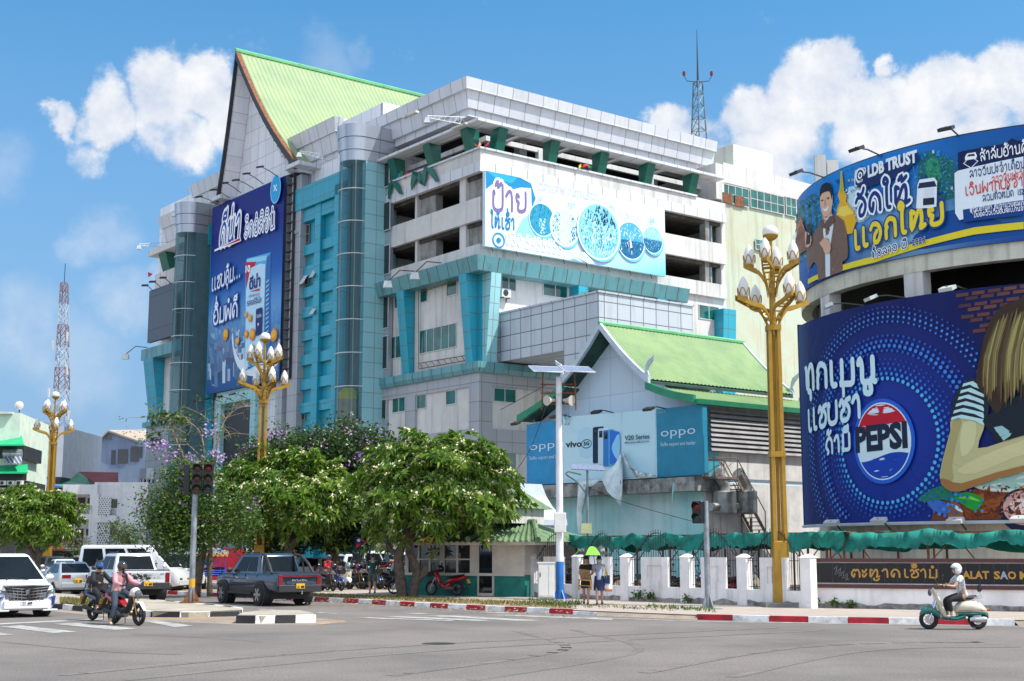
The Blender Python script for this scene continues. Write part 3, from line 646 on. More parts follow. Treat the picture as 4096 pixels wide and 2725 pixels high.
# printed pictures and lettering
class Cyl:
 """A drum surface seen from outside: s runs along the rim from the left tangent, z is height."""
 def __init__(s,c,r):s.c=Vector((c[0],c[1],0));s.r=r
 def pt(s,a,z,o=0.0):
  t=a/s.r;return s.c+Vector((math.sin(t)*(s.r+o),-math.cos(t)*(s.r+o),z))
 def px(s,p,o=0.0):
  r=ray(*p);R=s.r+o;A=r.x**2+r.y**2;b=-(r.x*s.c.x+r.y*s.c.y);cc=s.c.length_squared-R*R
  D=max(0.0,b*b-A*cc);t=(-b-math.sqrt(D))/A;q=r*t
  return math.atan2(q.x-s.c.x,-(q.y-s.c.y))*s.r,CAM_H+q.z
def lin(c):return tuple(((x+.055)/1.055)**2.4 if x>.04045 else x/12.92 for x in c)
def hx(h):return lin(tuple(int(h[i:i+2],16)/255 for i in(0,2,4)))
class Art:
 def __init__(s,surf,Zf,off=.02,step=.008):s.S=surf;s.Z=Zf;s.off=off;s.step=step;s.n=0;s.mb=MB();s.curved=isinstance(surf,Cyl);s.lim=None
 def layer(s):s.n+=1;return s.off+s.n*s.step
 def _tri(s,tris,col,o):
  """tris in (s, z); split until short enough to follow a drum"""
  st=list(tris)
  while st:
   t=st.pop();e=[abs(t[i][0]-t[(i+1)%3][0])for i in range(3)]
   k=max(range(3),key=lambda i:e[i])
   if s.curved and e[k]>.9:
    a,b,c=t[k],t[(k+1)%3],t[(k+2)%3];m=((a[0]+b[0])/2,(a[1]+b[1])/2);st+=[(a,m,c),(m,b,c)];continue
   s.mb.col=col(t)if callable(col)else col
   s.mb.add([s.S.pt(q[0],q[1],o)for q in t],[(0,1,2)])
 def sz(s,p):return s.S.px(s.Z(*p),0)
 def poly(s,ps,col,sm=0,sz=False,o=None):
  q=[tuple(p)for p in ps]if sz else[s.sz(p)for p in ps]
  if sm:q=smooth_closed(q,sm)
  if s.lim:q=[(a,max(s.lim[0],min(s.lim[1],b)))for a,b in q]
  if isinstance(col,str):col=hx(col)
  v3=[Vector((p[0],p[1],0))for p in q]
  s._tri([tuple(q[i]for i in t)for t in tessellate_polygon([v3])],col,s.layer()if o is None else o)
 def ell(s,c,rx,rz,col,n=28,a0=0,a1=360,rot=0):
  """ellipse given by its centre (s, z) and radii in metres"""
  if isinstance(col,str):col=hx(col)
  o=s.layer();k=[(c[0]+rx*math.cos(R_(a0+(a1-a0)*i/n)),c[1]+rz*math.sin(R_(a0+(a1-a0)*i/n)))for i in range(n+1)]
  s._tri([(c,k[i],k[i+1])for i in range(n)],col,o)
 def ring(s,c,rx,rz,w,col,n=36):
  if isinstance(col,str):col=hx(col)
  o=s.layer();k=[(math.cos(2*math.pi*i/n),math.sin(2*math.pi*i/n))for i in range(n+1)]
  for i in range(n):
   a,b=k[i],k[i+1];p=[(c[0]+(rx)*a[0],c[1]+rz*a[1]),(c[0]+rx*b[0],c[1]+rz*b[1]),(c[0]+(rx-w)*b[0],c[1]+(rz-w)*b[1]),(c[0]+(rx-w)*a[0],c[1]+(rz-w)*a[1])]
   s._tri([(p[0],p[1],p[2]),(p[0],p[2],p[3])],col,o)
 def grid(s,s0,s1,z0,z1,nx,nz_,fn):
  """printed colour wash: fn(u, v) gives the ink colour"""
  o=s.layer()
  for i in range(nx):
   for j in range(nz_):
    u0,u1,v0,v1=i/nx,(i+1)/nx,j/nz_,(j+1)/nz_
    s.mb.col=[fn(u0,v0),fn(u1,v0),fn(u1,v1),fn(u0,v1)]
    L=lambda u,v:s.S.pt(s0+(s1-s0)*u,z0+(z1-z0)*v,o)
    s.mb.add([L(u0,v0),L(u1,v0),L(u1,v1),L(u0,v1)],[(0,1,2,3)])
 def text(s,txt,pL,pR,hm,col,w=.09,out=None,ow=.07,slant=0.0,lao=True,bold=.0,sz=False):
  """one line of writing on the baseline pL-pR; hm is the letter height in metres"""
  a=pL if sz else s.sz(pL);b=pR if sz else s.sz(pR)
  for c_,ex in((out,ow),(col,0)):
   if c_ is None:continue
   c_=hx(c_)if isinstance(c_,str)else c_
   tr,W=glyph_tris(txt,w+ex*2,lao,bold+ex*.5,w)
   o=s.layer();dx=(b[0]-a[0])/W;dz=(b[1]-a[1])/W;sg=1 if b[0]>a[0]else-1
   mp=lambda p:(a[0]+dx*p[0]+sg*slant*p[1]*hm,a[1]+dz*p[0]+p[1]*hm)
   s.mb.col=c_
   for k,t in enumerate(tr):
    s.mb.add([s.S.pt(*mp(p),o+(k%30)*.00005)for p in t],[tuple(range(len(t)))])
 def speckle(s,box,cols,n,size,seed=1,shape=None):
  """small printed patches of colour inside a photo box, for leaves, rock and cloud"""
  r=random.Random(seed);o=s.layer()
  for i in range(n):
   x=r.uniform(box[0],box[2]);y=r.uniform(box[1],box[3])
   if shape and not shape(x,y):continue
   z=size*r.uniform(.4,1.3);q=[s.sz((x+z*r.uniform(-1,1),y+z*r.uniform(-1,1)))for _ in range(3)]
   if s.lim and not all(s.lim[0]<b<s.lim[1]for _,b in q):continue
   s._tri([tuple(q)],hx(r.choice(cols)),o+.000012*i)
  s.n+=1
 def done(s,parent,name='printed_picture',m=None):return part(name,s.mb,m or vcol('printed_vinyl',.45,.25),parent)
def cat(pts,n=4,closed=False):
 m=len(pts);out=[]
 if m<3:return list(pts)
 for i in range(m if closed else m-1):
  g=(lambda k:pts[k%m])if closed else(lambda k:pts[max(0,min(m-1,k))])
  a,b,c,d=g(i-1),g(i),g(i+1),g(i+2)
  for j in range(n):
   t=j/n;t2=t*t;t3=t2*t
   out.append(tuple(.5*(2*b[k]+(c[k]-a[k])*t+(2*a[k]-5*b[k]+4*c[k]-d[k])*t2+(3*b[k]-a[k]-3*c[k]+d[k])*t3)for k in range(len(b))))
 if not closed:out.append(tuple(pts[-1]))
 return out
def smooth_closed(q,n):return cat(q,n,True)
LAO={'ກ':(8,'10 14 25 16 28 49 78 86 80'),'ຂ':(8,'07 29 45 24 12 20 60 82 89'),'ຊ':(8,'07 29 45 24 12 20 60 82 85 58 99'),'ຄ':(8,'45 54 34 10 04 29 69 85 80'),'ງ':(8,'07 29 68 85 60 30 13'),'ຈ':(8,'07 29 68 84 60 30 33 55'),'ສ':(8,'20 14 35 54 80 84 68 29 07;58 9b'),'ຍ':(8,'27 08 05 24 12 20 60 82 89'),'ຢ':(8,'27 08 05 24 12 20 60 82 8c'),'ດ':(8,'34 20 03 17 49 77 84 80'),'ຕ':(8,'34 20 03 17 39 47 69 85 80'),'ຖ':(8,'20 31 13 04 17 49 78 85 80'),'ທ':(8,'18 09 17 12 20 32 36 59 79 86 80'),'ນ':(9,'07 19 26 21 30 60 71 82 89;71 90'),'ບ':(8,'18 09 07 02 20 60 82 89'),'ປ':(8,'18 09 07 02 20 60 82 8c'),'ຜ':(9,'18 09 02 10 46 80 92 99'),'ຝ':(9,'1c 02 10 46 80 92 99'),'ພ':(9,'09 02 10 47 80 92 99'),'ມ':(8,'19 12 00 30 70 82 89'),'ຣ':(7,'77 59 27 25 64 62 30 02'),'ລ':(8,'02 10 34 53 80 84 68 29 07'),'ວ':(8,'07 29 69 85 82 60 30 22'),'ຫ':(9,'28 09 07 00 47 69 77 73 60 91'),'ອ':(8,'35 24 05 29 69 85 82 60 20 03 15'),'ຮ':(8,'35 24 05 29 69 85 82 60 20 03 15;69 9b'),'ະ':(5,'08 15 37 49;03 10 32 44'),'າ':(6,'07 29 49 56 50'),'ເ':(4,'19 12 20 40'),'ໂ':(5,'40 21 2a 3d 1f 0d'),'ໃ':(5,'40 21 2a 3d 1f 0d 1c'),'ໄ':(5,'40 21 2a 0d 2f 4e'),'ັ':(0,'2b 4a 6b 7d'),'ິ':(0,'2b 3d 6d 7b 2b'),'ີ':(0,'2b 3d 6d 7b 2b;7b 7e'),'ື':(0,'2b 3d 6d 7b 2b;7b 7e;5c 5e'),'ຸ':(0,'3z 5z 5w'),'ູ':(0,'3z 3w 6w 6z'),'ົ':(0,'3b 2d 5e 7d 5b 4c'),'ໍ':(0,'4b 3c 4d 5c 4b'),'່':(0,'4b 4e'),'້':(0,'2c 4e 4b 7d'),'ຼ':(0,'3z 3x 6w 8y'),'.':(3,'10 11'),' ':(4,'')}
def ycode(c):return{'z':-1.2,'y':-2,'x':-3,'w':-4}.get(c,None)if c in 'zyxw' else int(c,16)
_fc={}
def font_tris(txt,bold):
 key=(txt,round(bold,3))
 if key in _fc:return _fc[key]
 cu=bpy.data.curves.new('lettering','FONT');cu.body=txt;cu.offset=bold;cu.resolution_u=2;cu.fill_mode='FRONT'
 o=bpy.data.objects.new('lettering',cu);COL.objects.link(o)
 dg=bpy.context.evaluated_depsgraph_get();me=bpy.data.meshes.new_from_object(o.evaluated_get(dg))
 vs=[v.co.copy()for v in me.vertices];tr=[[(vs[i].x,vs[i].y)for i in p.vertices]for p in me.polygons]
 bpy.data.objects.remove(o);bpy.data.curves.remove(cu);bpy.data.meshes.remove(me)
 cap=.727
 _fc[key]=[[(x/cap,y/cap)for x,y in t]for t in tr];return _fc[key]
def stroke(pts,hw):
 """filled ribbon with rounded ends along a polyline, as triangles/quads"""
 out=[];m=len(pts);Lf=[];Rt=[]
 for i in range(m):
  a=pts[max(0,i-1)];b=pts[min(m-1,i+1)];d=math.hypot(b[0]-a[0],b[1]-a[1])or 1e-6;nx,ny=-(b[1]-a[1])/d,(b[0]-a[0])/d
  Lf.append((pts[i][0]+nx*hw,pts[i][1]+ny*hw));Rt.append((pts[i][0]-nx*hw,pts[i][1]-ny*hw))
 for i in range(m-1):out.append([Lf[i],Lf[i+1],Rt[i+1],Rt[i]])
 for i,j in((0,1),(m-1,m-2)):
  d=math.atan2(pts[i][1]-pts[j][1],pts[i][0]-pts[j][0])
  out.append([(pts[i][0]+hw*math.cos(d+t),pts[i][1]+hw*math.sin(d+t))for t in(-1.57,-.8,0,.8,1.57)])
 return out
def glyph_tris(txt,w,lao,bold,w0=.1):
 """(faces, width) in units of letter height"""
 if not lao:
  tr=font_tris(txt,bold);base=font_tris(txt,0)
  xs=[p[0]for t in base for p in t];x0,x1=min(xs),max(xs)
  return[[(p[0]-x0,p[1])for p in t]for t in tr],x1-x0
 out=[];x=0.0;prev=0.0;above=False;k=1/9.0;i=0
 while i<len(txt):
  ch=txt[i]
  if ch=='ຳ':txt=txt[:i]+'ໍາ'+txt[i+1:];ch=txt[i]
  if ch=='ແ':txt=txt[:i]+'ເເ'+txt[i+1:];ch=txt[i]
  if ch=='ໝ':txt=txt[:i]+'ຫມ'+txt[i+1:];ch=txt[i]
  if ch in LAO:
   g=LAO[ch];ox=x if g[0]else prev-4.5*k
   up=3.2*k if(ch in '່້' and above)else 0
   for pth in g[1].split(';'):
    if not pth:continue
    pts=[(int(c[0])*k+ox,ycode(c[1])*k+up)for c in pth.split()]
    out+=stroke(cat(pts,3)if len(pts)>2 else pts,w)
   if g[0]:prev=x+g[0]*k*.55;x+=(g[0]+2.2+w0*9)*k;above=False
   elif ch in 'ັິີືົໍ':above=True
   i+=1
  else:
   j=i
   while j<len(txt)and txt[j]not in LAO:j+=1
   sub=txt[i:j];tr=font_tris(sub,.025+(bold if bold>0 else 0));xs=[p[0]for t in font_tris(sub,0)for p in t]or[0]
   out+=[[(p[0]+x,p[1])for p in t]for t in tr];x+=max(xs)+.2;i=j;above=False
 return out,max(x-.25,.2)
def blend(a,b,t):t=max(0,min(1,t));return tuple(x+(y-x)*t for x,y in zip(a,b))
# round building with the two curved billboards
CC=(25.605,62.637);RU=11.886
CU=Cyl(CC,RU);CPp=Cyl(CC,RU+.5)
M_rc=mat('weathered_cream_concrete',(.60,.57,.47),.9,streak=.55,var=.18,scale=.5,fine=.2)
rb_=thing('round_building','round cream concrete building with open dark floors between two curved billboards','building',(CC[0],CC[1],0))
def drum(z0,z1,r,m,name,parent=rb_,a0=-130,a1=100,t=.5,n=48):
 c=Vector((CC[0],CC[1],0));an=[R_(a0+(a1-a0)*i/n)for i in range(n+1)]
 mb=MB();mb.loft([[c+Vector((math.sin(x)*(r-d),-math.cos(x)*(r-d),z))for d,z in((0,z0),(0,z1),(t,z1),(t,z0))]for x in an]);return part(name,mb,m,parent,smooth=30)
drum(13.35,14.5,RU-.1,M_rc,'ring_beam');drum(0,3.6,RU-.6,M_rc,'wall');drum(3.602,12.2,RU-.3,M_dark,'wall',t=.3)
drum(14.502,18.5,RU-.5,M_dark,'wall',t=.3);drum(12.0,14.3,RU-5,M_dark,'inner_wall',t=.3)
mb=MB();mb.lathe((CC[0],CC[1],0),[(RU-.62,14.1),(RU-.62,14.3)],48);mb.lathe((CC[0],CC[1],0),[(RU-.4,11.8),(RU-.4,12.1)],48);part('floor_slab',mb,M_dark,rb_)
for p in(ZN(1540,1250),ZN(890,1420),ZN(2600,1200)):
 a,z=CU.px(p);mb=MB();c=Vector((CC[0],CC[1],0));t=a/RU
 fr2=Fr(CU.pt(a,0),(math.cos(t),math.sin(t)),(math.sin(t),-math.cos(t)));mb.fb(fr2,-.45,.45,12.0,13.4,-.7,-.13);part('column',mb,M_plast,rb_)
 # ---- upper billboard
ub=thing('curved_billboard','bright blue curved bank billboard with a man in a brown jacket and large lettering','billboard',tuple(CU.pt(CU.px(ZN(1600,700))[0],14.0)))
SU0=-RU*R_(96);SU1=-RU*R_(8);UZ0,UZ1=14.03,18.66
mb=MB();n=40
for z0,z1,o0,o1 in((UZ0,UZ1,-.12,0),):
 mb.loft([[CU.pt(SU0+(SU1-SU0)*i/n,z,o)for o,z in((o0,z0),(o1,z0),(o1,z1),(o0,z1))]for i in range(n+1)])
part('panel',mb,mat('navy_vinyl',(.01,.035,.16),.5),ub)
A=Art(CU,ZN,.01,.0028);A.lim=(UZ0+.03,UZ1-.03)
def up_bg(u,v):
 s=u;base=blend(hx('0a3f9a'),hx('1b86d6'),.5+.5*math.sin(s*5.0)*v)
 base=blend(base,hx('0b2f86'),max(0,.35-v)*2.2)
 g=math.exp(-((u-.52)**2)/.02-((v-.25)**2)/.06)
 base=blend(base,hx('a9dff2'),g*.8)
 return blend(base,hx('1d7f86'),.55*math.exp(-((u-.72)**2)/.012-((v-.55)**2)/.1))
A.grid(SU0,SU1,UZ0,UZ1,60,14,up_bg)
A.poly([(680,800),(720,700),(790,640),(830,590),(880,640),(900,800),(880,960),(700,1080)],'1f6e6a',3)
A.poly([(1080,560),(1140,540),(1200,600),(1240,740),(1160,800),(1080,720)],'cfe9f2',3)
A.poly([(1590,380),(1620,300),(1690,280),(1740,330),(1820,340),(1870,430),(1900,560),(1800,640),(1700,560),(1600,520)],'1c6f78',3)
A.poly([(1640,400),(1680,330),(1730,350),(1760,470),(1690,520)],'2f9a72',3)
A.poly([(1500,1000),(1700,780),(1900,700),(2200,800),(2357,790),(2357,880),(1900,950)],'0f4f9e',2)
for i in range(26):
 x=random.uniform(1000,1900);y=random.uniform(190,900);c=random.choice(['8fc7b4','c9d7e6','d9a48f','7fb6d8','b8d0a0']);d=random.uniform(8,26)
 if 1150<x<1580 and y>330:continue
 A.poly([(x,y),(x+d,y-d*.5),(x+d*1.3,y+d*1.1),(x+d*.3,y+d*1.5)],c)
A.speckle((700,600,900,1080),['2c8a6a','1a5c62','3f9c78','145058','5fb08a'],260,16,1,lambda x,y:y>560+abs(x-820)*.9)
A.speckle((1590,290,1905,640),['2c8a6a','1a5c62','3f9c78','145058','5aa88e'],380,15,2,lambda x,y:(x-1730)**2/24000+(y-470)**2/30000<1)
A.speckle((680,300,2357,700),['2f8ed8','1f6ec0','3aa0e4','164f9e'],500,26,3);A.speckle((1050,540,1250,800),['e4f2f8','bfe0f0','9fcfe8'],120,18,4)
# temple and stupa
A.poly([(690,960),(745,790),(780,860),(790,1000),(700,1080)],'8b4a22');A.poly([(700,900),(748,760),(775,850),(740,830)],'c0662a')
A.poly([(1035,430),(1045,430),(1060,570),(1080,610),(1075,650),(1130,720),(1150,790),(1120,880),(1040,900),(1000,780),(1010,700),(1030,650),(1015,600),(1030,560)],'e9b31c');A.poly([(1038,440),(1043,440),(1052,570),(1035,590)],'9fb52a');A.poly([(1030,690),(1085,680),(1130,735),(1060,760),(1010,745)],'f7d75a')
# yellow ribbon, lower
A.poly([(800,1215),(1270,1050),(1650,930),(2000,840),(2357,800),(2357,852),(2000,892),(1650,975),(1280,1095),(800,1250)],'ead52c')
# the man
A.poly([(800,1140),(790,1010),(830,900),(900,800),(960,740),(1060,790),(1088,960),(1086,1060),(1050,1090),(1048,1175),(945,1205),(878,1228),(868,1120),(840,1090)],'7d6152',2)
A.poly([(905,800),(940,770),(975,740),(985,830),(960,1000),(962,1195),(930,1205),(926,1000)],'dfe6ec',2)
A.poly([(915,640),(965,640),(972,745),(940,800),(905,775)],'c99a7e',2)
A.poly([(890,600),(900,560),(940,550),(975,590),(980,660),(962,730),(930,760),(905,735),(892,680)],'e3b597',3)
A.poly([(888,620),(890,560),(912,522),(945,512),(970,540),(978,640),(968,610),(955,575),(905,590)],'17171c',2)
A.poly([(908,700),(930,704),(952,682),(945,712),(925,722)],'f4f0ee',2);A.poly([(898,640),(915,634),(914,642),(900,648)],'2b2320');A.poly([(938,625),(958,618),(958,627),(940,633)],'2b2320');A.poly([(922,640),(930,640),(932,676),(920,680)],'cf9a7c')
A.speckle((800,800,1085,1200),['8d7162','6d5346','947866'],420,6,5,lambda x,y:(x<915 or x>968)and x>805+max(0,900-y)*.3)
A.poly([(905,835),(940,790),(960,760),(985,750),(1000,790),(965,830),(940,850)],'6d5244',1);A.poly([(890,790),(912,775),(930,830),(905,850)],'6d5244',1)
A.poly([(900,940),(935,910),(968,960),(966,1015),(930,1030),(915,990),(890,955)],'ddae90',2)
A.poly([(785,880),(800,870),(830,900),(826,965),(790,980)],'ddae90',2);A.poly([(803,812),(828,808),(822,955),(792,965)],'10131c')
# wordmark and headline lettering
A.poly([(1145,440),(1160,420),(1205,404),(1225,412),(1225,500),(1205,525),(1160,542),(1143,530)],'d7ecf6',2);A.poly([(1152,443),(1165,427),(1203,413),(1217,420),(1217,497),(1202,516),(1162,533),(1150,524)],'0b2457',2)
c_=A.sz((1184,462));A.ring(c_,.30,.34,.09,'e8f2fa',16);A.ring(c_,.14,.16,.08,'e8f2fa',10)
A.text('TRUST',(1162,520),(1206,506),.11,'ffffff',lao=False,bold=.02)
A.poly([(1232,430),(1600,296),(1602,350),(1480,470),(1210,560),(1160,545)],'0e2a63');A.text('LDB TRUST',(1245,474),(1592,362),.50,'eef6fb',lao=False,bold=.05)
A.text('ຈັດໃຫ້',(1160,760),(1552,655),.78,'0f2f78',.12,'f4fbff',.065)
A.text('ແຈກໃຫຍ່',(1150,1000),(1790,800),.78,'f0d526',.135,'123f86',.05)
A.text('ທົ່ວລາວ ປີ 2026',(1276,1062),(1655,950),.26,'10306f',.10,'f6fbff',.06)
# plain little shop kiosk print (no code, no mascot)
A.poly([(1600,530),(1615,495),(1720,480),(1740,510),(1735,690),(1700,700),(1590,705)],'eef4f8',1);A.poly([(1612,520),(1720,505),(1738,545),(1602,560)],'1a2b52');A.poly([(1650,560),(1715,553),(1715,625),(1650,632)],'dfe7ee');A.poly([(1640,632),(1720,625),(1720,675),(1640,682)],'20263a')
# right-hand notice
A.poly([(1890,300),(1920,290),(2230,235),(2275,195),(2310,215),(2357,215),(2357,400),(1890,440)],'0c1f52');A.poly([(1865,450),(1890,432),(2357,330),(2357,700),(1900,790),(1870,740)],'eaf3f9',1);A.poly([(1925,715),(2357,645),(2357,755),(1930,805)],'123f8c')
sI=A.sz((1980,350));A.ring((sI[0],sI[1]-.12),.30,.26,.04,'ffffff',4);A.poly([(1940,335),(1955,308),(2015,298),(2026,325),(2020,345),(1942,358)],'ffffff');A.poly([(1955,330),(1965,315),(2005,309),(2012,325)],'0c1f52')
A.text('ສຳລັບຮ້ານຄ້າ',(2052,362),(2420,290),.34,'ffffff',.09)
A.text('ລາງວັນປະຈຳເດືອນ 3,000',(1978,482),(2480,392),.27,'16306c',.09)
A.text('ລາງວັນປະຈຳໄຕມາດ',(2135,522),(2520,448),.24,'d8432f',.09)
A.text('ເງິນຝາກປະຈຳ 10,000',(1946,612),(2540,515),.34,'d8432f',.09)
A.text('ລວມທັງໝົດ 152 ລາງວັນ',(2070,655),(2520,582),.24,'16306c',.09)
A.text('ສຳລັບຮ້ານຄ້າ ທີ່ມີຈຳນວນທຸລະກຳສະແກນ',(1978,735),(2480,668),.15,'ffffff',.10)
A.text('ມີຍອດວົງເງິນຮັບສະແກນຈ່າຍ 10,000',(2008,770),(2480,706),.15,'ffffff',.10)
A.text('LDB',(652,800),(678,760),.28,'dfeaf5',lao=False,bold=.03);A.text('LDB TRUST',(672,965),(742,905),.28,'dfeaf5',lao=False,bold=.02)
A.done(ub)
mb=MB();mb.path([CU.pt(SU0+(SU1-SU0)*i/40,UZ1+.03,-.05)for i in range(41)],.05,5);part('frame',mb,M_steel,ub)
# ---- lower billboard
lb=thing('curved_billboard','deep blue curved soft drink billboard with a round red white and blue badge','billboard',tuple(CPp.pt(CPp.px(ZO(600,900))[0],3.1)))
SP0=CPp.px(ZO(165,900))[0];SP1=-CPp.r*R_(10);PZ0,PZ1=3.13,12.22
mb=MB();mb.loft([[CPp.pt(SP0+(SP1-SP0)*i/n,z,o)for o,z in((-.4,PZ0),(0,PZ0),(0,PZ1),(-.4,PZ1))]for i in range(n+1)]);part('panel',mb,mat('navy_vinyl',(.01,.035,.16),.5),lb)
A=Art(CPp,ZO,.01,.0028);A.lim=(PZ0+.03,PZ1-.03)
cD=A.sz((690,960))
def pep(u,v):
 s=SP0+(SP1-SP0)*u;z=PZ0+(PZ1-PZ0)*v;r=math.hypot((s-cD[0]),(z-cD[1]))
 c=blend(hx('1238a8'),hx('04145c'),r/5.5);c=blend(c,hx('2a55a0'),max(0,.08-u)*6)
 return blend(c,hx('10162e'),max(0,(u-.55)*1.6)*(.4+.6*v))
A.grid(SP0,SP1,PZ0,PZ1,48,20,pep)
# brick corner, table, food
for r in range(9):
 for k in range(6):
  x=1080+k*100+(r%2)*50+r*8;y=-10+r*34+(k*-14)
  if y+30>330 or x<1060+r*22:continue
  A.poly([(x,y+18),(x+78,y+8),(x+78,y+30),(x,y+40)],random.choice(['5e3a38','6b4038','4c3440','74463a']),o=A.off+.03)
A.n+=3
A.poly([(980,1462),(1010,1360),(1170,1290),(1300,1250),(1600,1180),(1700,1180),(1700,1462)],'7a3c1c');A.poly([(1180,1380),(1500,1290),(1700,1250),(1700,1290),(1300,1400)],'9a5426');A.poly([(1250,1440),(1560,1330),(1700,1320),(1700,1345)],'5f2c14')
cb=A.sz((1470,1215));A.ell(cb,1.5,.42,'cfdcd2');A.ell(cb,1.15,.3,'9fc0b4')
cb=A.sz((1570,1400));A.ell(cb,.95,.85,'141c3a');A.ell((cb[0],cb[1]+.1),.8,.66,'cf9f98');A.ell((cb[0]-.1,cb[1]+.2),.45,.3,'e9cfc8')
A.speckle((1180,1240,1700,1462),['8a4622','6b3216','a25c2a','5c2a12'],220,26,7);A.speckle((900,1250,1090,1350),['1b6a6a','2a8a5a','3a5fb8'],80,14,8)
A.poly([(900,1330),(1000,1260),(1090,1240),(1165,1280),(1130,1340),(1040,1330),(960,1345)],'1b7a5a',3);A.poly([(1130,1330),(1160,1290),(1240,1290),(1305,1330),(1290,1380),(1250,1400),(1180,1360)],'1d9a34',3);A.poly([(1150,1320),(1230,1310),(1295,1345),(1230,1330)],'7fcf58',2)
A.poly([(1090,1360),(1140,1345),(1185,1400),(1170,1455),(1090,1455)],'8a5a3a',2);A.poly([(1110,1360),(1150,1372),(1185,1410),(1150,1400)],'d8e4e4',2);A.poly([(960,1345),(1040,1335),(1085,1365),(1080,1420),(1000,1400)],'3e6cc0',2)
# dotted rings
def dots(R,cnt,sz_,col,ph=0,a0=0,a1=360):
 col=hx(col);o=A.layer()
 for i in range(cnt):
  t=R_(a0+(a1-a0)*i/cnt)+ph;p=(cD[0]+R*math.cos(t),cD[1]+R*math.sin(t))
  if not(SP0+.2<p[0]<SP1-.2 and PZ0+.2<p[1]<PZ1-.2):continue
  if p[0]>A.sz((1290,700))[0]:continue
  k=[(p[0]+sz_*math.cos(2*math.pi*j/6),p[1]+sz_*math.sin(2*math.pi*j/6))for j in range(6)]
  A._tri([(k[0],k[j],k[j+1])for j in range(1,5)],col,o)
for i,(R,s_,c)in enumerate(((2.55,.085,'55b8f0'),(2.75,.075,'3a8de0'),(2.95,.06,'2f70d0'),(3.15,.05,'2a5cc0'),(3.35,.04,'2450b4'),(3.7,.06,'2a62c8'),(3.9,.085,'3f86e0'),(4.1,.075,'3674d4'),(4.32,.055,'2b5cc0'),(4.9,.05,'3f80dc'),(5.1,.06,'4a90e4'),(5.3,.055,'3a72d0'),(5.5,.04,'2c58bc'))):
 dots(R,int(R*2*math.pi/.26),s_,c,i*.04,0,360)
 # badge
cB=A.sz((682,965));rx=abs(A.sz((850,965))[0]-A.sz((512,965))[0])/2;rz_=abs(A.sz((682,722))[1]-A.sz((682,1210))[1])/2
A.ell(cB,rx*1.12,rz_*1.1,'1f5fd0',40);A.ell(cB,rx,rz_,'dfeff8',40);A.ell(cB,rx*.965,rz_*.97,'dbeaf4',40)
def wave(x):return rz_*.10*math.sin(x*2.4+.3)
def capseg(top,base,col):
 pts=[];nn_=24;f=.965
 lo=[(-1+2*i/nn_)for i in range(nn_+1)]
 edge=[(x,base+wave(x)/rz_)for x in lo if x*x+(base+wave(x)/rz_)**2<1]
 a0=math.atan2(edge[-1][1],edge[-1][0]);a1=math.atan2(edge[0][1],edge[0][0])
 if top and a1<a0:a1+=2*math.pi
 if not top and a1>a0:a1-=2*math.pi
 arc=[(math.cos(a0+(a1-a0)*i/24),math.sin(a0+(a1-a0)*i/24))for i in range(25)]
 A.poly([(cB[0]+rx*f*x,cB[1]+rz_*f*y)for x,y in edge+arc],col,sz=True)
capseg(True,.36,'c8102e');capseg(False,-.42,'0f3fb0')
A.text('PEPSI',(528,1030),(836,998),1.02,'15233f',lao=False,bold=.05)
A.text('ທຸກເມນູ',(212,640),(655,588),1.0,'d3eaf4',.135)
A.text('ແຊບຊ່າ',(228,900),(560,806),.86,'d3eaf4',.135)
A.text('ຖ້າມີ',(340,1045),(490,1012),.64,'d3eaf4',.135)
# the woman seen from behind
A.poly([(1045,1200),(1060,1090),(1110,900),(1125,810),(1305,830),(1312,900),(1280,1010),(1420,975),(1562,920),(1700,880),(1700,1100),(1562,1130),(1380,1200),(1170,1282),(1080,1262)],'c8bd8a',2)
A.poly([(1062,1100),(1112,900),(1130,830),(1180,838),(1150,960),(1120,1120),(1130,1200),(1080,1240),(1050,1190)],'b3a36c',2);A.poly([(1190,850),(1270,850),(1260,980),(1220,1040),(1180,1060),(1170,960)],'d8cf9c',2);A.poly([(1150,1150),(1300,1060),(1562,960),(1700,910),(1700,1010),(1500,1070),(1260,1170)],'d6cb96',2)
A.poly([(1045,1200),(1080,1262),(1170,1282),(1380,1205),(1700,1120),(1700,1090),(1400,1160),(1180,1230),(1100,1210)],'a3713f',2)
A.poly([(1110,840),(1130,700),(1180,610),(1260,570),(1340,640),(1340,830),(1230,822),(1125,830)],'1c2836',2)
for k in range(6):
 y=606+k*42;x0=1190-k*14;A.poly([(x0,y),(x0+60,y-16),(1290+k*6,y+14),(1318,y+22+k*2),(1318,y+42+k*2),(1260,y+22),(x0+40,y+6),(x0-6,y+20)],'bfe0e4',1)
A.poly([(1310,840),(1380,780),(1500,700),(1700,600),(1700,900),(1562,930),(1400,975),(1370,920)],'16202c',2)
for k in range(3):A.poly([(1380+k*22,880+k*30),(1430+k*30,870+k*22),(1480,905+k*15),(1400+k*20,912+k*26)],'9cc4c8',1)
A.poly([(1270,590),(1300,420),(1330,280),(1400,150),(1520,85),(1700,60),(1700,700),(1520,650),(1450,720),(1395,795),(1330,690)],'3b2a20',3)
for k in range(64):
 x=1315+k*6.2;a=random.uniform(-20,20);y0=180+a+max(0,(1400-x)*.9);y1=560+random.uniform(0,190)-abs(x-1430)*.3;wd=random.uniform(2,7)
 A.poly([(x+60,y0),(x+60+wd,y0+8),(x+wd+12,(y0+y1)/2),(x+wd-6,y1),(x-8,y1-4),(x,(y0+y1)/2)],random.choice(['8a7a48','6a5636','a39a5c','5a4530','7d6a40','4a3826']),2)
A.done(lb)
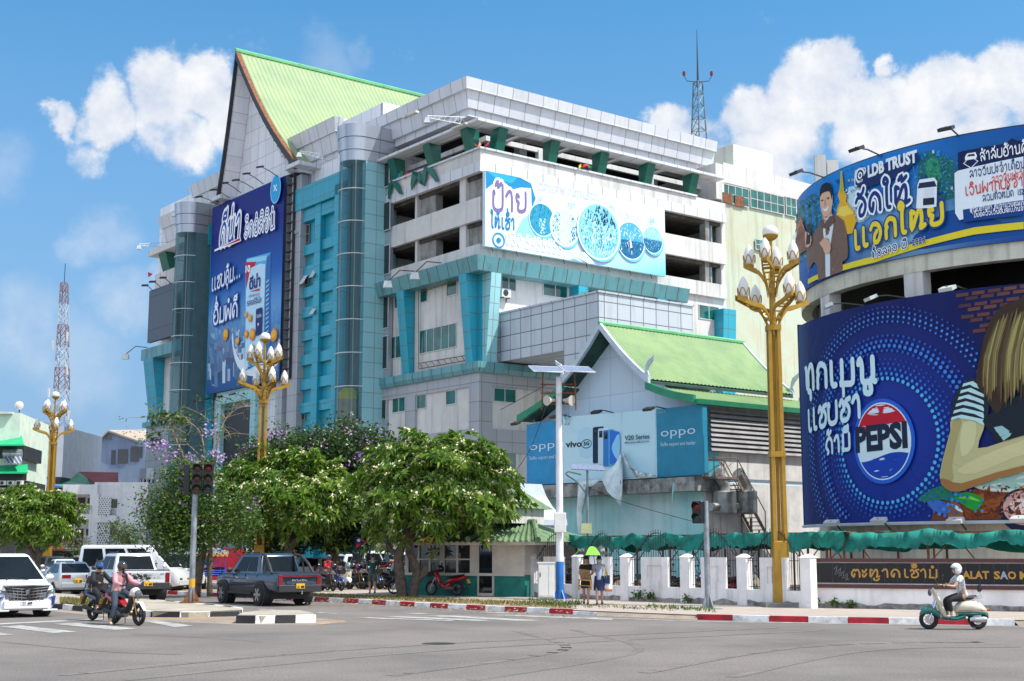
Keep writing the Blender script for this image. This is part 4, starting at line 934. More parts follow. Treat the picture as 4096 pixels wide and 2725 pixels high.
mb=MB();mb.loft([[CPp.pt(SP0-.0+d,z,o)for d,o in((-.02,-.45),(-.02,.03),(.10,.03),(.10,-.45))]for z in(PZ0-.1,PZ1+.1)]);part('edge_frame',mb,M_steel,lb)
mb=MB();mb.path([CPp.pt(SP0+(SP1-SP0)*i/40,PZ0-.06,.05)for i in range(41)],.07,5);part('lower_rail',mb,mat('pale_rail',(.45,.52,.55),.5),lb)
# ---- sign lights on arms
M_lamp=mat('light_housing',(.62,.64,.64),.4,metal=.3,var=.1)
def sign_light(surf,p,p2,lab,arm=1.5,drop=.3,m=M_lamp,name='sign_light',o0=0.0,base=None):
 """arm from the sign's edge (photo point p2, on the surface) to the lamp head held out in front (photo point p)"""
 s,z=surf.px(p2,0)if base is None else base
 s1,z1=surf.px(p,arm)
 foot=surf.pt(s,z,o0);head=surf.pt(s1,z1,arm)
 t=thing(name,lab,'sign light',tuple(foot))
 mb=MB();mb.path([foot,foot.lerp(head,.5)+Vector((0,0,.12)),head+Vector((0,0,.08))],.035,4);part('arm',mb,m if m is not M_lamp else M_steel,t)
 mb=MB();d=(foot-head);d.z=0;d.normalize();sd=Vector((-d.y,d.x,0));q=head
 vs=[q-sd*.3-d*.12+Vector((0,0,.02)),q+sd*.3-d*.12+Vector((0,0,.02)),q+sd*.3+d*.2+Vector((0,0,.16)),q-sd*.3+d*.2+Vector((0,0,.16))]
 dn=Vector((0,0,-.13))+d*.06
 mb.box8([v+dn for v in vs],vs);part('lamp_head',mb,m,t);return t
sign_light(CU,ZN(690,440),ZN(905,455),'sign light on the rim of the bank billboard nearest its left end',1.6,m=M_steel,base=(CU.px(ZN(905,470))[0],UZ1))
sign_light(CU,ZN(1130,268),ZN(1310,310),'sign light above the word trust on the bank billboard',1.5,m=M_steel,base=(CU.px(ZN(1310,330))[0],UZ1))
sign_light(CU,ZN(1785,120),ZN(1885,172),'boxy dark floodlight on the highest part of the bank billboard rim',1.3,m=M_steel,base=(CU.px(ZN(1885,190))[0],UZ1))
for i,(p,q,l)in enumerate((((590,70),(820,62),'silver sign light above the drink billboard, middle one of its top row'),((320,120),(560,118),'silver sign light above the drink billboard, nearest its left end'),((1075,10),(1200,8),'silver sign light above the brick corner of the drink billboard'))):
 sign_light(CPp,ZO(*p),ZO(*q),l,1.4,base=(CPp.px(ZO(*q))[0],PZ1))
for p,q,l in(((350,1480),(420,1500),'silver sign light under the drink billboard, nearest the lamp post'),((645,1465),(730,1500),'silver sign light under the round badge of the drink billboard'),((1125,1465),(1200,1500),'silver sign light under the green vegetable on the drink billboard'),((1528,1455),(1600,1500),'silver sign light under the bowl on the drink billboard')):
 sign_light(CPp,ZO(*p),ZO(*q),l,1.0,base=(CPp.px(ZO(*q))[0],PZ0-.35))
 # cell antennas on the roof behind
for k,(x,lab)in enumerate(((875,'tall flat white antenna panel behind the bank billboard'),(965,'leaning white antenna panel behind the bank billboard'))):
 p=at(ZN(x,450),66);t=one('antenna_panel',(lambda m:(m.box(p.x-.28,p.x+.28,p.y-.1,p.y+.1,12.2,at(ZN(x,312 if k==0 else 350),66).z),m)[1])(MB()),M_plast,lab,'antenna')
 # gabled pavilion in front of the mall
_p=at(ZJ(1352,1085),73.0);PV0=Vector((_p.x,_p.y,0))
PF=Fr(PV0,V,-U);PS=Fr(PV0,U,-V)
def pv(a,b,z):return PV0+V*a+U*b+Vector((0,0,z))
def pb(mb,a0,a1,b0,b1,z0,z1):
 mb.box8([pv(a0,b0,z0),pv(a1,b0,z0),pv(a1,b1,z0),pv(a0,b1,z0)],[pv(a0,b0,z1),pv(a1,b0,z1),pv(a1,b1,z1),pv(a0,b1,z1)])
pav=thing('gabled_pavilion','pale blue pavilion with a two tier bright green ribbed gable roof beside the mall','pavilion',tuple(PV0))
M_cyanwall=mat('faded_cyan_plaster',(.20,.55,.56),.9,streak=.25,var=.22,scale=.22,dirt=(.52,.70,.72),fine=.12)
M_bluepan=panel('pale_blue_cladding',(.54,.67,.78),(.40,.49,.57),1.9,2.2,.025,.5,stain=.12)
M_sidew=mat('grey_white_plaster',(.62,.60,.58),.9,streak=.6,var=.18,scale=.5,fine=.2)
aL=PF.px(ZJ(205,1200))[0];D_=PS.px(ZJ(1975,900))[0]+3
zs1=PF.px(ZJ(1300,1082),1.0)[1];zs0=zs1-.75
apx=PF.px(ZJ(660,92),1.1);r1=PF.px(ZJ(985,455),1.1);r2=PF.px(ZJ(1285,575),1.1);l1=PF.px(ZJ(400,470),1.1);l2=PF.px(ZJ(118,708),1.1)
rbk=PS.px(ZJ(1590,222),0)
bR=0
for t in range(400):
 q=pv(apx[0],t*.1,apx[1]);f=CP*q.y+SP*(q.z-CAM_H)
 if CXP+FPX*q.x/f>ZJ(1590,222)[0]:bR=t*.1;break
mb=MB();pb(mb,.12,aL,0,D_,0,zs0);part('wall',mb,M_cyanwall,pav)
mb=MB();pb(mb,-.02,.12,.12,D_,0,zs0+.5);pb(mb,-.02,.12,.02,.12,0,zs0);part('wall',mb,M_sidew,pav)
mb=MB();pb(mb,-.3,aL+1.6,-1.1,1,zs0,zs1);part('ledge',mb,mat('mossy_concrete',(.28,.29,.27),.95,streak=.9,var=.5,scale=1.5,fine=.4),pav)
mb=MB();pb(mb,.1,aL,.15,D_,zs0,r2[1]);part('wall',mb,M_bluepan,pav)
mb=MB();pb(mb,0,.1,.2,D_,zs1,r2[1]-.1);part('side_wall',mb,M_sidew,pav)
mb=MB()
gw=[pv(r2[0]+.5,.14,r2[1]-.6),pv(r2[0]+.5,.14,r2[1]-.25),pv(r1[0],.14,r1[1]-.2),pv(apx[0],.14,apx[1]-.4),pv(l1[0],.14,l1[1]-.2),pv(l2[0]-.5,.14,l2[1]-.25),pv(l2[0]-.5,.14,l2[1]-.6)]
mb.poly(gw);part('gable_wall',mb,M_bluepan,pav)
M_roofp=mat('bright_green_roof_sheet',(.21,.30,.13),.5,var=.22,scale=.5,dirt=(.15,.25,.11),spec=.3)
M_gut=mat('green_gutter',(.01,.24,.12),.45,var=.15)
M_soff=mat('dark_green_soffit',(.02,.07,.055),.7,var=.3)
M_bargew=mat('grey_blue_barge',(.48,.55,.62),.5,var=.1)
def ribbed(prof,b0,b1,up,name,m,step=.105):
 mb=MB();k=len(prof);n=int((b1-b0)/step);vs=[];fs=[]
 for i in range(n+1):
  b=b0+(b1-b0)*i/n;u=up+(.055 if i%3==0 else 0)
  vs+=[pv(a,b,z+u)for a,z in prof]
 for i in range(n):fs+=[(i*k+j,i*k+j+1,(i+1)*k+j+1,(i+1)*k+j)for j in range(k-1)]
 mb.add(vs,fs);return part(name,mb,m,pav)
def curve_prof(p,q,sag,n=7):return[(p[0]+(q[0]-p[0])*t/n,p[1]+(q[1]-p[1])*t/n-sag*math.sin(math.pi*t/n))for t in range(n+1)]
for sd,(e1,e2)in(('r',(r1,r2)),('l',(l1,l2))):
 up_=curve_prof(apx,e1,.2);lo_=curve_prof((e1[0]+(.25 if sd=='r' else-.25),e1[1]-.25),e2,.12,5)
 r_=ribbed(up_,-1.1,bR,.12,'roof',M_roofp);r2_=ribbed(lo_,-1.1,bR+.8,.02,'roof',M_roofp)
 for pr,rf,b1 in((up_,r_,bR),(lo_,r2_,bR+.8)):
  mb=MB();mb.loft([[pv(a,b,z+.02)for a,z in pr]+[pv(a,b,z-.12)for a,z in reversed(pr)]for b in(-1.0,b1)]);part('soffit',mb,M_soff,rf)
  mb=MB();mb.loft([[pv(a,b,z+.26)for a,z in pr]+[pv(a,b,z-.16)for a,z in reversed(pr)]for b in(-1.2,-1.0)]);part('bargeboard',mb,M_bargew if pr is up_ else M_gut,rf)
  mb=MB();mb.loft([[pv(a,b,z+.26)for a,z in pr]+[pv(a,b,z-.1)for a,z in reversed(pr)]for b in(b1,b1+.15)]);part('bargeboard',mb,M_bargew,rf)
mb=MB();mb.path([pv(apx[0],b,apx[1]+.2)for b in(-1.2,bR+.15)],.13,6);part('ridge_cap',mb,M_ridge,pav)
mb=MB();mb.box8([pv(r2[0]-.25,-1.1,r2[1]-.24),pv(r2[0]+.1,-1.1,r2[1]-.24),pv(r2[0]+.1,bR+2,r2[1]-.24),pv(r2[0]-.25,bR+2,r2[1]-.24)],[pv(r2[0]-.3,-1.1,r2[1]+.02),pv(r2[0]+.1,-1.1,r2[1]+.02),pv(r2[0]+.1,bR+2,r2[1]+.02),pv(r2[0]-.3,bR+2,r2[1]+.02)]);part('gutter',mb,M_gut,pav)
def chofa(base,h,sgn):
 pts=[(0,0),(.28,0),(.30,.18),(.22,.38),(.30,.55),(.46,.66),(.60,.80),(.66,1.0),(.54,.92),(.40,.86),(.22,.78),(.10,.58),(.06,.35),(-.06,.2)]
 mb=MB();mb.prism([base+V*(-x*h*.9*sgn)+Vector((0,0,y*h))for x,y in pts],U*.08);part('roof_finial',mb,M_bargew,pav)
chofa(pv(r1[0]+.35,-1.15,r1[1]+.1),1.35,1);chofa(pv(r1[0]+.35,bR+.1,r1[1]+.1),1.35,1);chofa(pv(l1[0]-.35,-1.15,l1[1]+.1),1.35,-1)
# side: broad louvres, teal door, stains
mb=MB()
zl1=r2[1]-.4;nl=9
for i in range(nl):
 z=zl1-i*.26;mb.box8([pv(-.30,.3,z-.16),pv(0,.3,z-.22),pv(0,D_,z-.22),pv(-.30,D_,z-.16)],[pv(-.22,.3,z),pv(0,.3,z-.02),pv(0,D_,z-.02),pv(-.22,D_,z)])
part('louvre',mb,mat('grey_louvre',(.30,.29,.29),.5,var=.2),pav)
dz0=PS.px(ZJ(1400,1085))[1];db0=PS.px(ZJ(1370,900))[0];db1=PS.px(ZJ(1438,900))[0]
mb=MB();mb.fb(PS,db0,db1,dz0,PS.px(ZJ(1400,742))[1],-.05,.06);part('door',mb,M_teal,pav)
mb=MB();mb.fb(PS,db0-.35,db0-.05,dz0,zl1-2.5,0,.12);part('rusty_post',mb,M_rust,pav)
# steel stair with landing and rails
M_stair=mat('rust_brown_stair',(.16,.12,.095),.8,var=.4,scale=3)
st=thing('steel_stair','rusty outdoor steel stair with handrails on the side wall of the pavilion','stairs',tuple(PS.pt(8,0,.6)))
zlnd=PS.px(ZJ(1400,1085),.7)[1]
b0=PS.px(ZJ(1380,1085),.7)[0];b1=PS.px(ZJ(1535,1085),.7)[0];bE,zE=PS.px(ZJ(1720,1440),.7)
mb=MB();mb.fb(PS,b0,b1,zlnd-.12,zlnd,.05,1.1);part('landing',mb,M_stair,st)
mb=MB()
for o in(.1,1.05):mb.box8([PS.pt(b1,zlnd-.3,o),PS.pt(bE,zE-.3,o),PS.pt(bE,zE-.3,o+.05),PS.pt(b1,zlnd-.3,o+.05)],[PS.pt(b1,zlnd,o),PS.pt(bE,zE,o),PS.pt(bE,zE,o+.05),PS.pt(b1,zlnd,o+.05)])
part('stringer',mb,M_stair,st)
for i in range(13):
 t=(i+.5)/13;mb=MB();b=b1+(bE-b1)*t;z=zlnd+(zE-zlnd)*t;mb.fb(PS,b-.14,b+.14,z-.1,z-.06,.15,1.05);part('tread',mb,M_stair,st)
for o in(.1,1.08):
 mb=MB();mb.path([PS.pt(b0,zlnd+1.0,o),PS.pt(b1,zlnd+1.0,o),PS.pt(bE,zE+1.0,o),PS.pt(bE,zE,o)],.03,5)
 mb.tube(PS.pt(b0,zlnd,o),PS.pt(b0,zlnd+1.0,o),.03,5);mb.tube(PS.pt(b1,zlnd,o),PS.pt(b1,zlnd+1,o),.03,5)
 mb.tube(PS.pt((b1+bE)/2,(zlnd+zE)/2,o),PS.pt((b1+bE)/2,(zlnd+zE)/2+1,o),.03,5);mb.tube(PS.pt(b0,zlnd,o),PS.pt(b1,zlnd+.95,o),.02,4)
 part('handrail',mb,M_stair,st)
mb=MB()
for k in(.35,.7):mb.tube(PS.pt(b1+(bE-b1)*k,zlnd+(zE-zlnd)*k-.2,.6),PS.pt(b1+(bE-b1)*k,0,.6),.04,5)
mb.tube(PS.pt(bE,zE,.6),PS.pt(bE,0,.6),.05,5);part('leg',mb,M_stair,st)
# the two drums with bent flues
M_tank=mat('weathered_steel_tank',(.34,.35,.33),.55,metal=.5,streak=.7,var=.3,scale=2)
for x0,x1,y0,y1,lab in((1440,1518,1180,1330,'weathered steel exhaust drum with bent flue, left one of the pair by the stair'),(1578,1655,1178,1330,'weathered steel exhaust drum with bent flue, right one of the pair by the stair')):
 bb,z1_=PS.px(ZJ((x0+x1)/2,y0),.7);z0_=PS.px(ZJ((x0+x1)/2,y1),.7)[1];r=.62
 t=thing('exhaust_drum',lab,'exhaust drum',tuple(PS.pt(bb,z0_,.75)),'exhaust drums on the pavilion side wall')
 mb=MB();mb.lathe(PS.pt(bb,z0_,.75),[(r*.9,0),(r,.06),(r,z1_-z0_-.06),(r*.9,z1_-z0_)],18);part('drum',mb,M_tank,t,smooth=40)
 mb=MB();c=PS.pt(bb,z1_,.75);mb.path([c,c+Vector((0,0,.35)),c+PS.d*-.35+Vector((0,0,.75)),c+PS.d*-.6+Vector((0,0,.95))],[.3,.3,.3,.34],10);part('flue',mb,M_tank,t,smooth=40)
 mb=MB();mb.tube(PS.pt(bb-1.1,z0_+.35,.75),PS.pt(bb-.5,z0_+.35,.75),.22,10);part('side_pipe',mb,M_tank,t,smooth=40)
 # ---- phone advertisements on the front
PFo=Fr(PV0-U*.7,V,-U)
def front_board(x0,x1,lab,col,fn):
 a1,z1_=PFo.px(ZJ(x0,720-(x0-175)*.1));a0,_=PFo.px(ZJ(x1,605));zt_=PFo.px(ZJ(1330,605))[1];zb_=PFo.px(ZJ(1335,1072))[1]
 t=thing('billboard',lab,'billboard',tuple(PFo.pt((a0+a1)/2,zb_)))
 mb=MB();mb.fb(PFo,a0,a1-.01,zb_,zt_,-.35,0);part('panel',mb,mat('sheet_'+col,hx(col),.5,var=.1),t)
 A=Art(PFo,ZJ,.006,.004);fn(A);A.done(t);return t
def oppo(dx,dy,dark):
 def f(A):
  A.text('oppo',(1062+dx,822+dy),(1292+dx,800+dy*.96),.50,'d3e6f2',lao=False,bold=-.005)
  A.text('Selfie expert and leader',(1062+dx,884+dy),(1294+dx,872+dy*.96),.22,'cfe4f0',lao=False)
  A.text('ອອບໂປ້',(1042+dx,668+dy),(1098+dx,660+dy),.24,'8cc4d8',.06)
 return f
front_board(1030,1335,'dark turquoise phone advertisement at the right end of the pavilion front','1683a4',oppo(0,0,1))
front_board(175,412,'bright blue phone advertisement at the left end of the pavilion front','1b8fc4',oppo(-866,90,0))
def vivo(A):
 A.poly([(418,690),(800,662),(800,1090),(418,1112)],'c2e4f0');A.poly([(812,660),(1028,638),(1028,1075),(812,1090)],'bfe3ee');A.poly([(520,780),(620,770),(620,940),(530,950)],'b2dcee',2)
 A.text('vivo',(438,892),(540,886),.38,'20262c',lao=False,bold=.03);cc=A.sz((573,868));A.ring(cc,.47,.27,.05,'20262c',20);A.text('5G',(556,880),(591,876),.22,'20262c',lao=False,bold=.04)
 for i,(x,c,c2)in enumerate(((616,'0f2c4c','1b4c74'),(652,'c3dbe8','e4eff5'),(687,'2f7fc8','58b0e8'))):
  y=758+i*10;A.poly([(x,y+6),(x+8,y),(x+66,y-6),(x+72,y+4),(x+72,y+226),(x+64,y+234),(x+6,y+240),(x,y+232)],c2,0);A.poly([(x,y+6),(x+8,y+2),(x+34,y),(x+36,y+236),(x+6,y+240),(x,y+232)],c);A.poly([(x+7,y+16),(x+29,y+14),(x+29,y+58),(x+7,y+60)],'171d26');A.poly([(x+11,y+20),(x+25,y+19),(x+25,y+33),(x+11,y+34)],'3c4a5c')
 A.poly([(732,784),(740,778),(795,790),(796,980),(736,1005),(730,995)],'2d74d8');A.poly([(796,800),(760,850),(745,900),(770,960),(796,970)],'8fd0f4',2)
 A.text('V20 Series',(832,846),(992,832),.27,'1c2a38',lao=False,bold=.015);A.text('44MP Eye Autofocus Selfie, Be the Focus',(830,868),(992,856),.11,'22506a',lao=False,bold=.02)
 A.text('ວີໂວ່',(433,742),(468,738),.40,'2f3a42',.07)
front_board(414,1030,'torn pale blue phone advertisement in the middle of the pavilion front','bfe3ee',vivo)
# torn vinyl hanging from the boards
M_torn=mat('torn_white_vinyl',(.66,.78,.80),.6,var=.15,scale=2);M_tornb=mat('torn_vinyl_back',(.10,.12,.13),.6,var=.3)
def flap(pts,lab,m,name='torn_sheet'):
 """a hanging rag: left and right outlines as photo points with distance off the board"""
 mb=MB();rows=[cat([PFo.pt(*PFo.px(ZJ(x,y),o),o)for x,y,o in row],3)for row in pts];n=len(rows[0]);rows=[[Vector(p)for p in r]for r in rows]
 mb.loft(rows+[[p+U*.03 for p in r]for r in rows[::-1]],caps=False,closed=False);return one(name,mb,m,lab,'torn sheet',smooth=True)
flap([[(797,930,.1),(760,1000,.25),(700,1060,.5),(672,1105,.5)],[(800,960,.3),(775,1060,.5),(750,1130,.8),(708,1185,.7)],[(803,985,.1),(800,1080,.3),(790,1190,.5),(768,1240,.9)],[(806,1000,.3),(806,1090,.6),(805,1200,.8),(795,1278,.6)]],'pale vinyl rag torn down from the middle phone advertisement over the ledge',M_torn)
flap([[(806,905,.1),(830,1000,.3),(870,1060,.4),(900,1085,.3)],[(820,935,.3),(860,1020,.5),(920,1050,.6),(990,1062,.4)],[(830,960,.1),(880,1070,.3),(930,1095,.6),(1030,1078,.5)]],'striped vinyl rag peeled to the right of the tear in the middle advertisement',mat('striped_torn_vinyl',(.62,.72,.74),.6,var=.5,scale=3,dirt=(.12,.15,.17)))
flap([[(515,1115,1.0),(512,1230,1.1),(505,1330,1.0),(515,1455,.9)],[(545,1110,1.2),(545,1240,1.3),(538,1330,1.2),(530,1465,1.1)],[(580,1105,1.1),(560,1230,1.0),(545,1330,1.1),(545,1460,1.0)]],'long narrow vinyl strip hanging to the net roof below the ledge',M_torn)
flap([[(500,1125,.9),(560,1115,1.1),(620,1110,1.1)],[(545,1135,1.2),(600,1150,1.3),(668,1098,1.1)]],'crumpled vinyl scrap lying on the pavilion ledge',M_torn)
flap([[(1140,1130,1.0),(1136,1190,1.1),(1134,1250,1.0)],[(1148,1128,1.1),(1146,1180,1.2),(1139,1252,1.1)]],'thin turquoise vinyl shred hanging under the right advertisement',M_cyanwall)
for p,q,l in(((98,735),(220,712),'sign light over the left phone advertisement at the eave end'),((360,690),(470,690),'sign light behind the white camera pole on the pavilion front'),((630,660),(748,662),'sign light over the three printed phones'),((975,640),(1095,636),'sign light over the right phone advertisement')):
 sign_light(PFo,ZJ(*p),ZJ(*q),l,1.5,m=M_steel)
 # ---- tourism sign on the parking front
RS=Fr(P0-V*.95,U,-V)
tb=thing('billboard','wide pale blue tourism sign with five round landscape prints on the parking front','billboard',tuple(RS.pt(10,20)))
t0=RS.px(ZB(728,713));t1=RS.px(ZB(1912,1000));zt_=t0[1];zb_=RS.px(ZB(728,1212))[1]
mb=MB();mb.fb(RS,t0[0],t1[0],zb_,zt_,-.3,0);part('panel',mb,mat('pale_vinyl',(.62,.72,.80),.5,var=.05),tb)
A=Art(RS,ZB,.006,.004)
def tour(u,v):
 c=blend(hx('ccdcec'),hx('d6deea'),v);c=blend(c,hx('57c1e8'),max(0,(u-.35)*1.2)*max(0,.6-v)*1.9)
 return blend(c,hx('d2e6f4'),max(0,.3-u)*.6)
A.grid(t0[0],t1[0],zb_,zt_,24,10,tour)
A.poly([(730,715),(960,762),(1030,800),(1050,870),(1060,900),(1035,960),(1030,830),(960,826),(905,840),(865,800),(820,782),(780,800),(732,838)],'1d86b8',1);A.poly([(740,720),(940,765),(900,800),(800,770)],'2fa6d6',1)
A.poly([(970,1040),(1020,1000),(1110,1110),(1200,1190),(1100,1160),(915,1150)],'8fd3ea',1)
A.text('ປ້າຍ',(780,975),(1000,985),1.35,'7a6c98',.12,'f4f7fc',.075)
A.text('ໃຫ້ເຊົ່າ',(765,1088),(922,1105),.75,'1577a6',.125)
A.text('ເຊີນທ່ານໄປສຳຜັດ ທຳມະຊາດເມືອງລາວ',(1072,838),(1480,918),.55,'cdc6d6',.07)
A.text('030 5455555',(862,1205),(1236,1275),1.1,'eef2f8',lao=False,bold=.01)
cW=A.sz((815,1175));A.ring(cW,.55,.55,.10,'1585b0',20);A.ell(cW,.2,.2,'1585b0',10)
k_=lambda x,y:A.sz((x,y))
random.seed(11)
for(x,y,rx,kind)in((1100,1040,82,0),(1248,1090,92,1),(1683,1178,88,3),(1827,1174,62,4),(1470,1118,134,2)):
 c=k_(x,y);r=abs(k_(x+rx,y)[0]-k_(x-rx,y)[0])/2;rzz=r*1.02
 A.ell((c[0]+.12,c[1]-.18),r*1.05,rzz*1.03,'6fc4e4',32);A.ell(c,r*1.06,rzz*1.06,'e6f2fa',32)
 A.ell(c,r,rzz,('2b93b6','bfe2ef','7fc6dd','48a8dc','86cbe9')[kind],32)
 if kind in(3,4):A.ell(c,r,rzz,'1b6a96',24,180,360)
 for i in range(420 if kind==2 else 240):
  t=random.uniform(0,6.28);d=math.sqrt(random.random())*.9;px_,pz_=math.cos(t)*d,math.sin(t)*d;s_=r*random.uniform(.02,.075)
  if kind==0:col=random.choice(['1a7898','3aa6c2','0f5c80','58bcd0']if abs(px_)>.25 or pz_>.1 else['e4f6fa','cfeef4'])
  elif kind==1:col=random.choice(['0f5a80','17789c','0c4668']if abs(px_)>.35 else['eefafc','d6f0f6'])
  elif kind==2:col=random.choice(['0c3c5e','12506e','0a2c48']if(pz_>.25 and px_>-.2)else['e4f6fa','2f94b4','cfe9f2','176888','9fd6e6'])
  elif kind==3:col=random.choice(['12527c','2f8fb8','d4ecf4','0e4468']if pz_<0 else['9fd6f0','48a8dc','e2f4fa'])
  else:col=random.choice(['1a6688','8fc6d8','3d94b4']if pz_<.1 else['eaf6fb','c4e4f2'])
  p=(c[0]+px_*r,c[1]+pz_*rzz)
  A._tri([((p[0]-s_*.6,p[1]-s_),(p[0]+s_*.6,p[1]-s_*random.random()),(p[0]+s_*random.uniform(-.5,.5),p[1]+s_*1.3))],hx(col),A.off+A.step*(A.n+1.5))
 A.n+=1
 A.n+=1
A.poly([(1655,1190),(1680,1175),(1690,1225),(1668,1232)],'e8eef4');A.poly([(1660,1188),(1672,1182),(1676,1228),(1668,1230)],'2a4fa0')
cL=k_(1822,1000);A.ring(cL,.85,.85,.04,'b4cfdf',20);A.text('ທົ່ງໄຫຫີນ',(1805,1058),(1840,1064),.30,'4f7fa0',.08);A.text('ອັງວຽງ'.replace('ຽ','ຍ'),(1645,1025),(1670,1030),.28,'4f7fa0',.08);A.text('ຕາດຟານ'.replace('ຟ','ພ'),(1068,918),(1100,922),.28,'4f7fa0',.08);A.text('ຕາດກວາງຊີ',(1262,955),(1308,964),.28,'4f7fa0',.08);A.text('ວັດຊຽງຄວນ'.replace('ຽ','ຍ'),(1535,960),(1575,995),.28,'4f7fa0',.08)
A.poly([(1290,1270),(1330,1270),(1430,1330),(1400,1330)],'d9eef8');A.poly([(1345,1255),(1375,1258),(1440,1330),(1415,1325)],'d9eef8')
A.done(tb)
mb=MB()
for i in range(8):s_=t0[0]+(t1[0]-t0[0])*(i+.3)/8;mb.tube(RS.pt(s_,zb_-.35,.05),RS.pt(s_,zb_,-.1),.04,4)
part('bracket',mb,M_steel,tb)
# ---- tall milk banner on the left front
LS=Fr(P0-U*1.35,V,-U)
db=thing('billboard','tall royal blue soy milk banner with carton, beans and city skyline','billboard',tuple(LS.pt(30,12)))
q0=LS.px(ZA(1252,1085));q1=LS.px(ZA(688,1332));zb_=LS.px(ZC(602,1252))[1];zt_=q0[1]
mb=MB();mb.fb(LS,q0[0],q1[0],zb_,zt_,-.12,0);part('panel',mb,mat('navy_vinyl',(.01,.035,.16),.5),db)
mb=MB();mb.fb(LS,q0[0]-1.3,q1[0]+.3,zb_-.3,zt_+.5,-1.25,-.9);part('backing',mb,M_steel,db)
mb=MB()
for i in range(22):z=zb_+(zt_-zb_)*i/21;mb.fb(LS,q0[0]-1.25,q0[0]-.003,z,z+.09,-.8,-.3)
mb.fb(LS,q0[0]-1.3,q0[0]-1.2,zb_,zt_,-.9,-.2);part('support_frame',mb,M_steel,db)
A=Art(LS,ZC,.006,.004)
def milk(u,v):
 c=blend(hx('1a74cc'),hx('0b1c78'),max(0,min(1,(v-.35)/.45)));c=blend(c,hx('7fb6d8'),max(0,1-abs(v-.38)/.16)*.55)
 return blend(c,hx('24406a'),max(0,.30-v)*2.6)
A.grid(q0[0],q1[0],zb_,zt_,8,30,milk)
random.seed(3)
o_=A.layer()
for i in range(420):
 v=1-(i/420)*.98;y=1215-560*v+random.uniform(-15,15);x=random.uniform(604,1140);yy=y-(x-600)*.12;sc=(1-v)*1.0+.22
 w2,h2=random.uniform(14,34)*sc,random.uniform(40,150)*sc
 if 880<x<1085 and y>560:continue
 col=blend(hx(random.choice(['9ab4cc','5a7ca6','6f4f64','2c4a78','c4d2de','3a5f8e','46688c','253f6a'])),hx('7fb2d6'),v*.75)
 pts=[A.sz(p)for p in((x,yy),(x+w2,yy-w2*.12),(x+w2,yy-h2-w2*.12),(x,yy-h2))]
 pts=[(max(q0[0],min(q1[0],p[0])),max(zb_,min(zt_,p[1])))for p in pts]
 A._tri([(pts[0],pts[1],pts[2]),(pts[0],pts[2],pts[3])],col,o_+.00002*i)
A.n+=2
# milk splash
A.poly([(790,830),(800,800),(806,900),(850,1000),(880,980),(900,1010),(960,1000),(1020,1020),(1080,960),(1140,880),(1140,1010),(1085,1060),(1000,1110),(900,1110),(830,1040),(800,930)],'dfe8f0',2)
# carton
A.poly([(885,980),(893,300),(900,250),(1080,202),(1076,330),(1070,900),(1025,1010),(890,1080)],'4fb0e4');A.poly([(1050,240),(1080,205),(1072,900),(1028,990),(1040,330)],'2b6cae');A.poly([(893,292),(905,252),(1050,225),(1044,262)],'9ad6f2');A.poly([(894,275),(972,272),(896,470)],'c41230');A.poly([(897,480),(930,320),(1000,285),(1040,292),(1030,600),(1022,985),(890,1070)],'bfe2f4',0)
for k in range(13):A.poly([(1045,420+k*34),(1066,400+k*34),(1066,412+k*34),(1045,432+k*34)],'a9c8e0')
A.text('10',(898,352),(930,345),.62,'ffffff',lao=False,bold=.04);A.text('บาท',(934,350),(948,346),.2,'ffffff',lao=False)
A.text('ดีน่า',(925,478),(1003,452),1.05,'15297a',lao=False,bold=.03);A.poly([(925,496),(1002,468),(1000,484),(940,494)],'c41230')
A.text('นมถั่วเหลือง ยูเอชที',(920,538),(1000,520),.28,'15297a',lao=False);A.text('รสออริจินัล',(908,600),(1013,572),.55,'15297a',lao=False,bold=.01)
A.poly([(975,640),(985,622),(1010,612),(1022,625),(1018,790),(1005,808),(985,818),(974,805)],'122a6e',2);A.text('โปรตีน',(980,690),(1016,678),.3,'ffffff',lao=False);A.text('9',(986,750),(998,747),.3,'ffffff',lao=False)
A.text('250',(915,1062),(945,1052),.6,'15297a',lao=False,bold=.02)
for(x,y,rx,rz2,tl)in((753,810,19,44,0),(840,857,15,28,0),(905,808,14,30,0),(950,810,22,44,0),(1112,815,25,48,0),(905,665,10,22,0),(936,690,13,28,0),(950,918,16,34,0)):
 c=A.sz((x,y));r=abs(A.sz((x+rx,y))[0]-c[0]);r2_=abs(A.sz((x,y+rz2))[1]-c[1]);A.ell(c,r,r2_,'d98a14',18);A.ell((c[0]+r*.15,c[1]+r2_*.2),r*.75,r2_*.65,'f2b53a',14)
 # headline lettering
A.text('ແຊບຄຸ້ມ...',(655,490),(868,380),1.15,'f0f7fc',.09,'154a9e',.07)
A.text('ອິ່ມພໍດີ',(668,735),(845,675),1.3,'f0f7fc',.09,'154a9e',.07)
A.Z=ZA
A.text('ດີນ່າ',(760,1640),(918,1560),2.0,'1d3fa0',.085,'f2f6fc',.085,slant=.12)
A.text('ຣົດອໍລິຈິນໍ',(955,1575),(1190,1490),1.25,'1d3fa0',.05,'f2f6fc',.075)
A.Z=ZC
A.poly([(675,200),(680,185),(870,92),(874,122)],'f2f6fc');A.poly([(735,165),(866,98),(868,118)],'c41a34')
A.Z=ZA
c=A.sz((1200,1192));A.ell(c,.95,1.3,'2fa3dc',24);A.ring(c,.95,1.3,.1,'8fd6f4',24);A.poly([(1183,1165),(1190,1160),(1214,1205),(1207,1210)],'e8f4fa');A.poly([(1207,1155),(1213,1158),(1190,1212),(1184,1207)],'e8f4fa')
A.done(db)
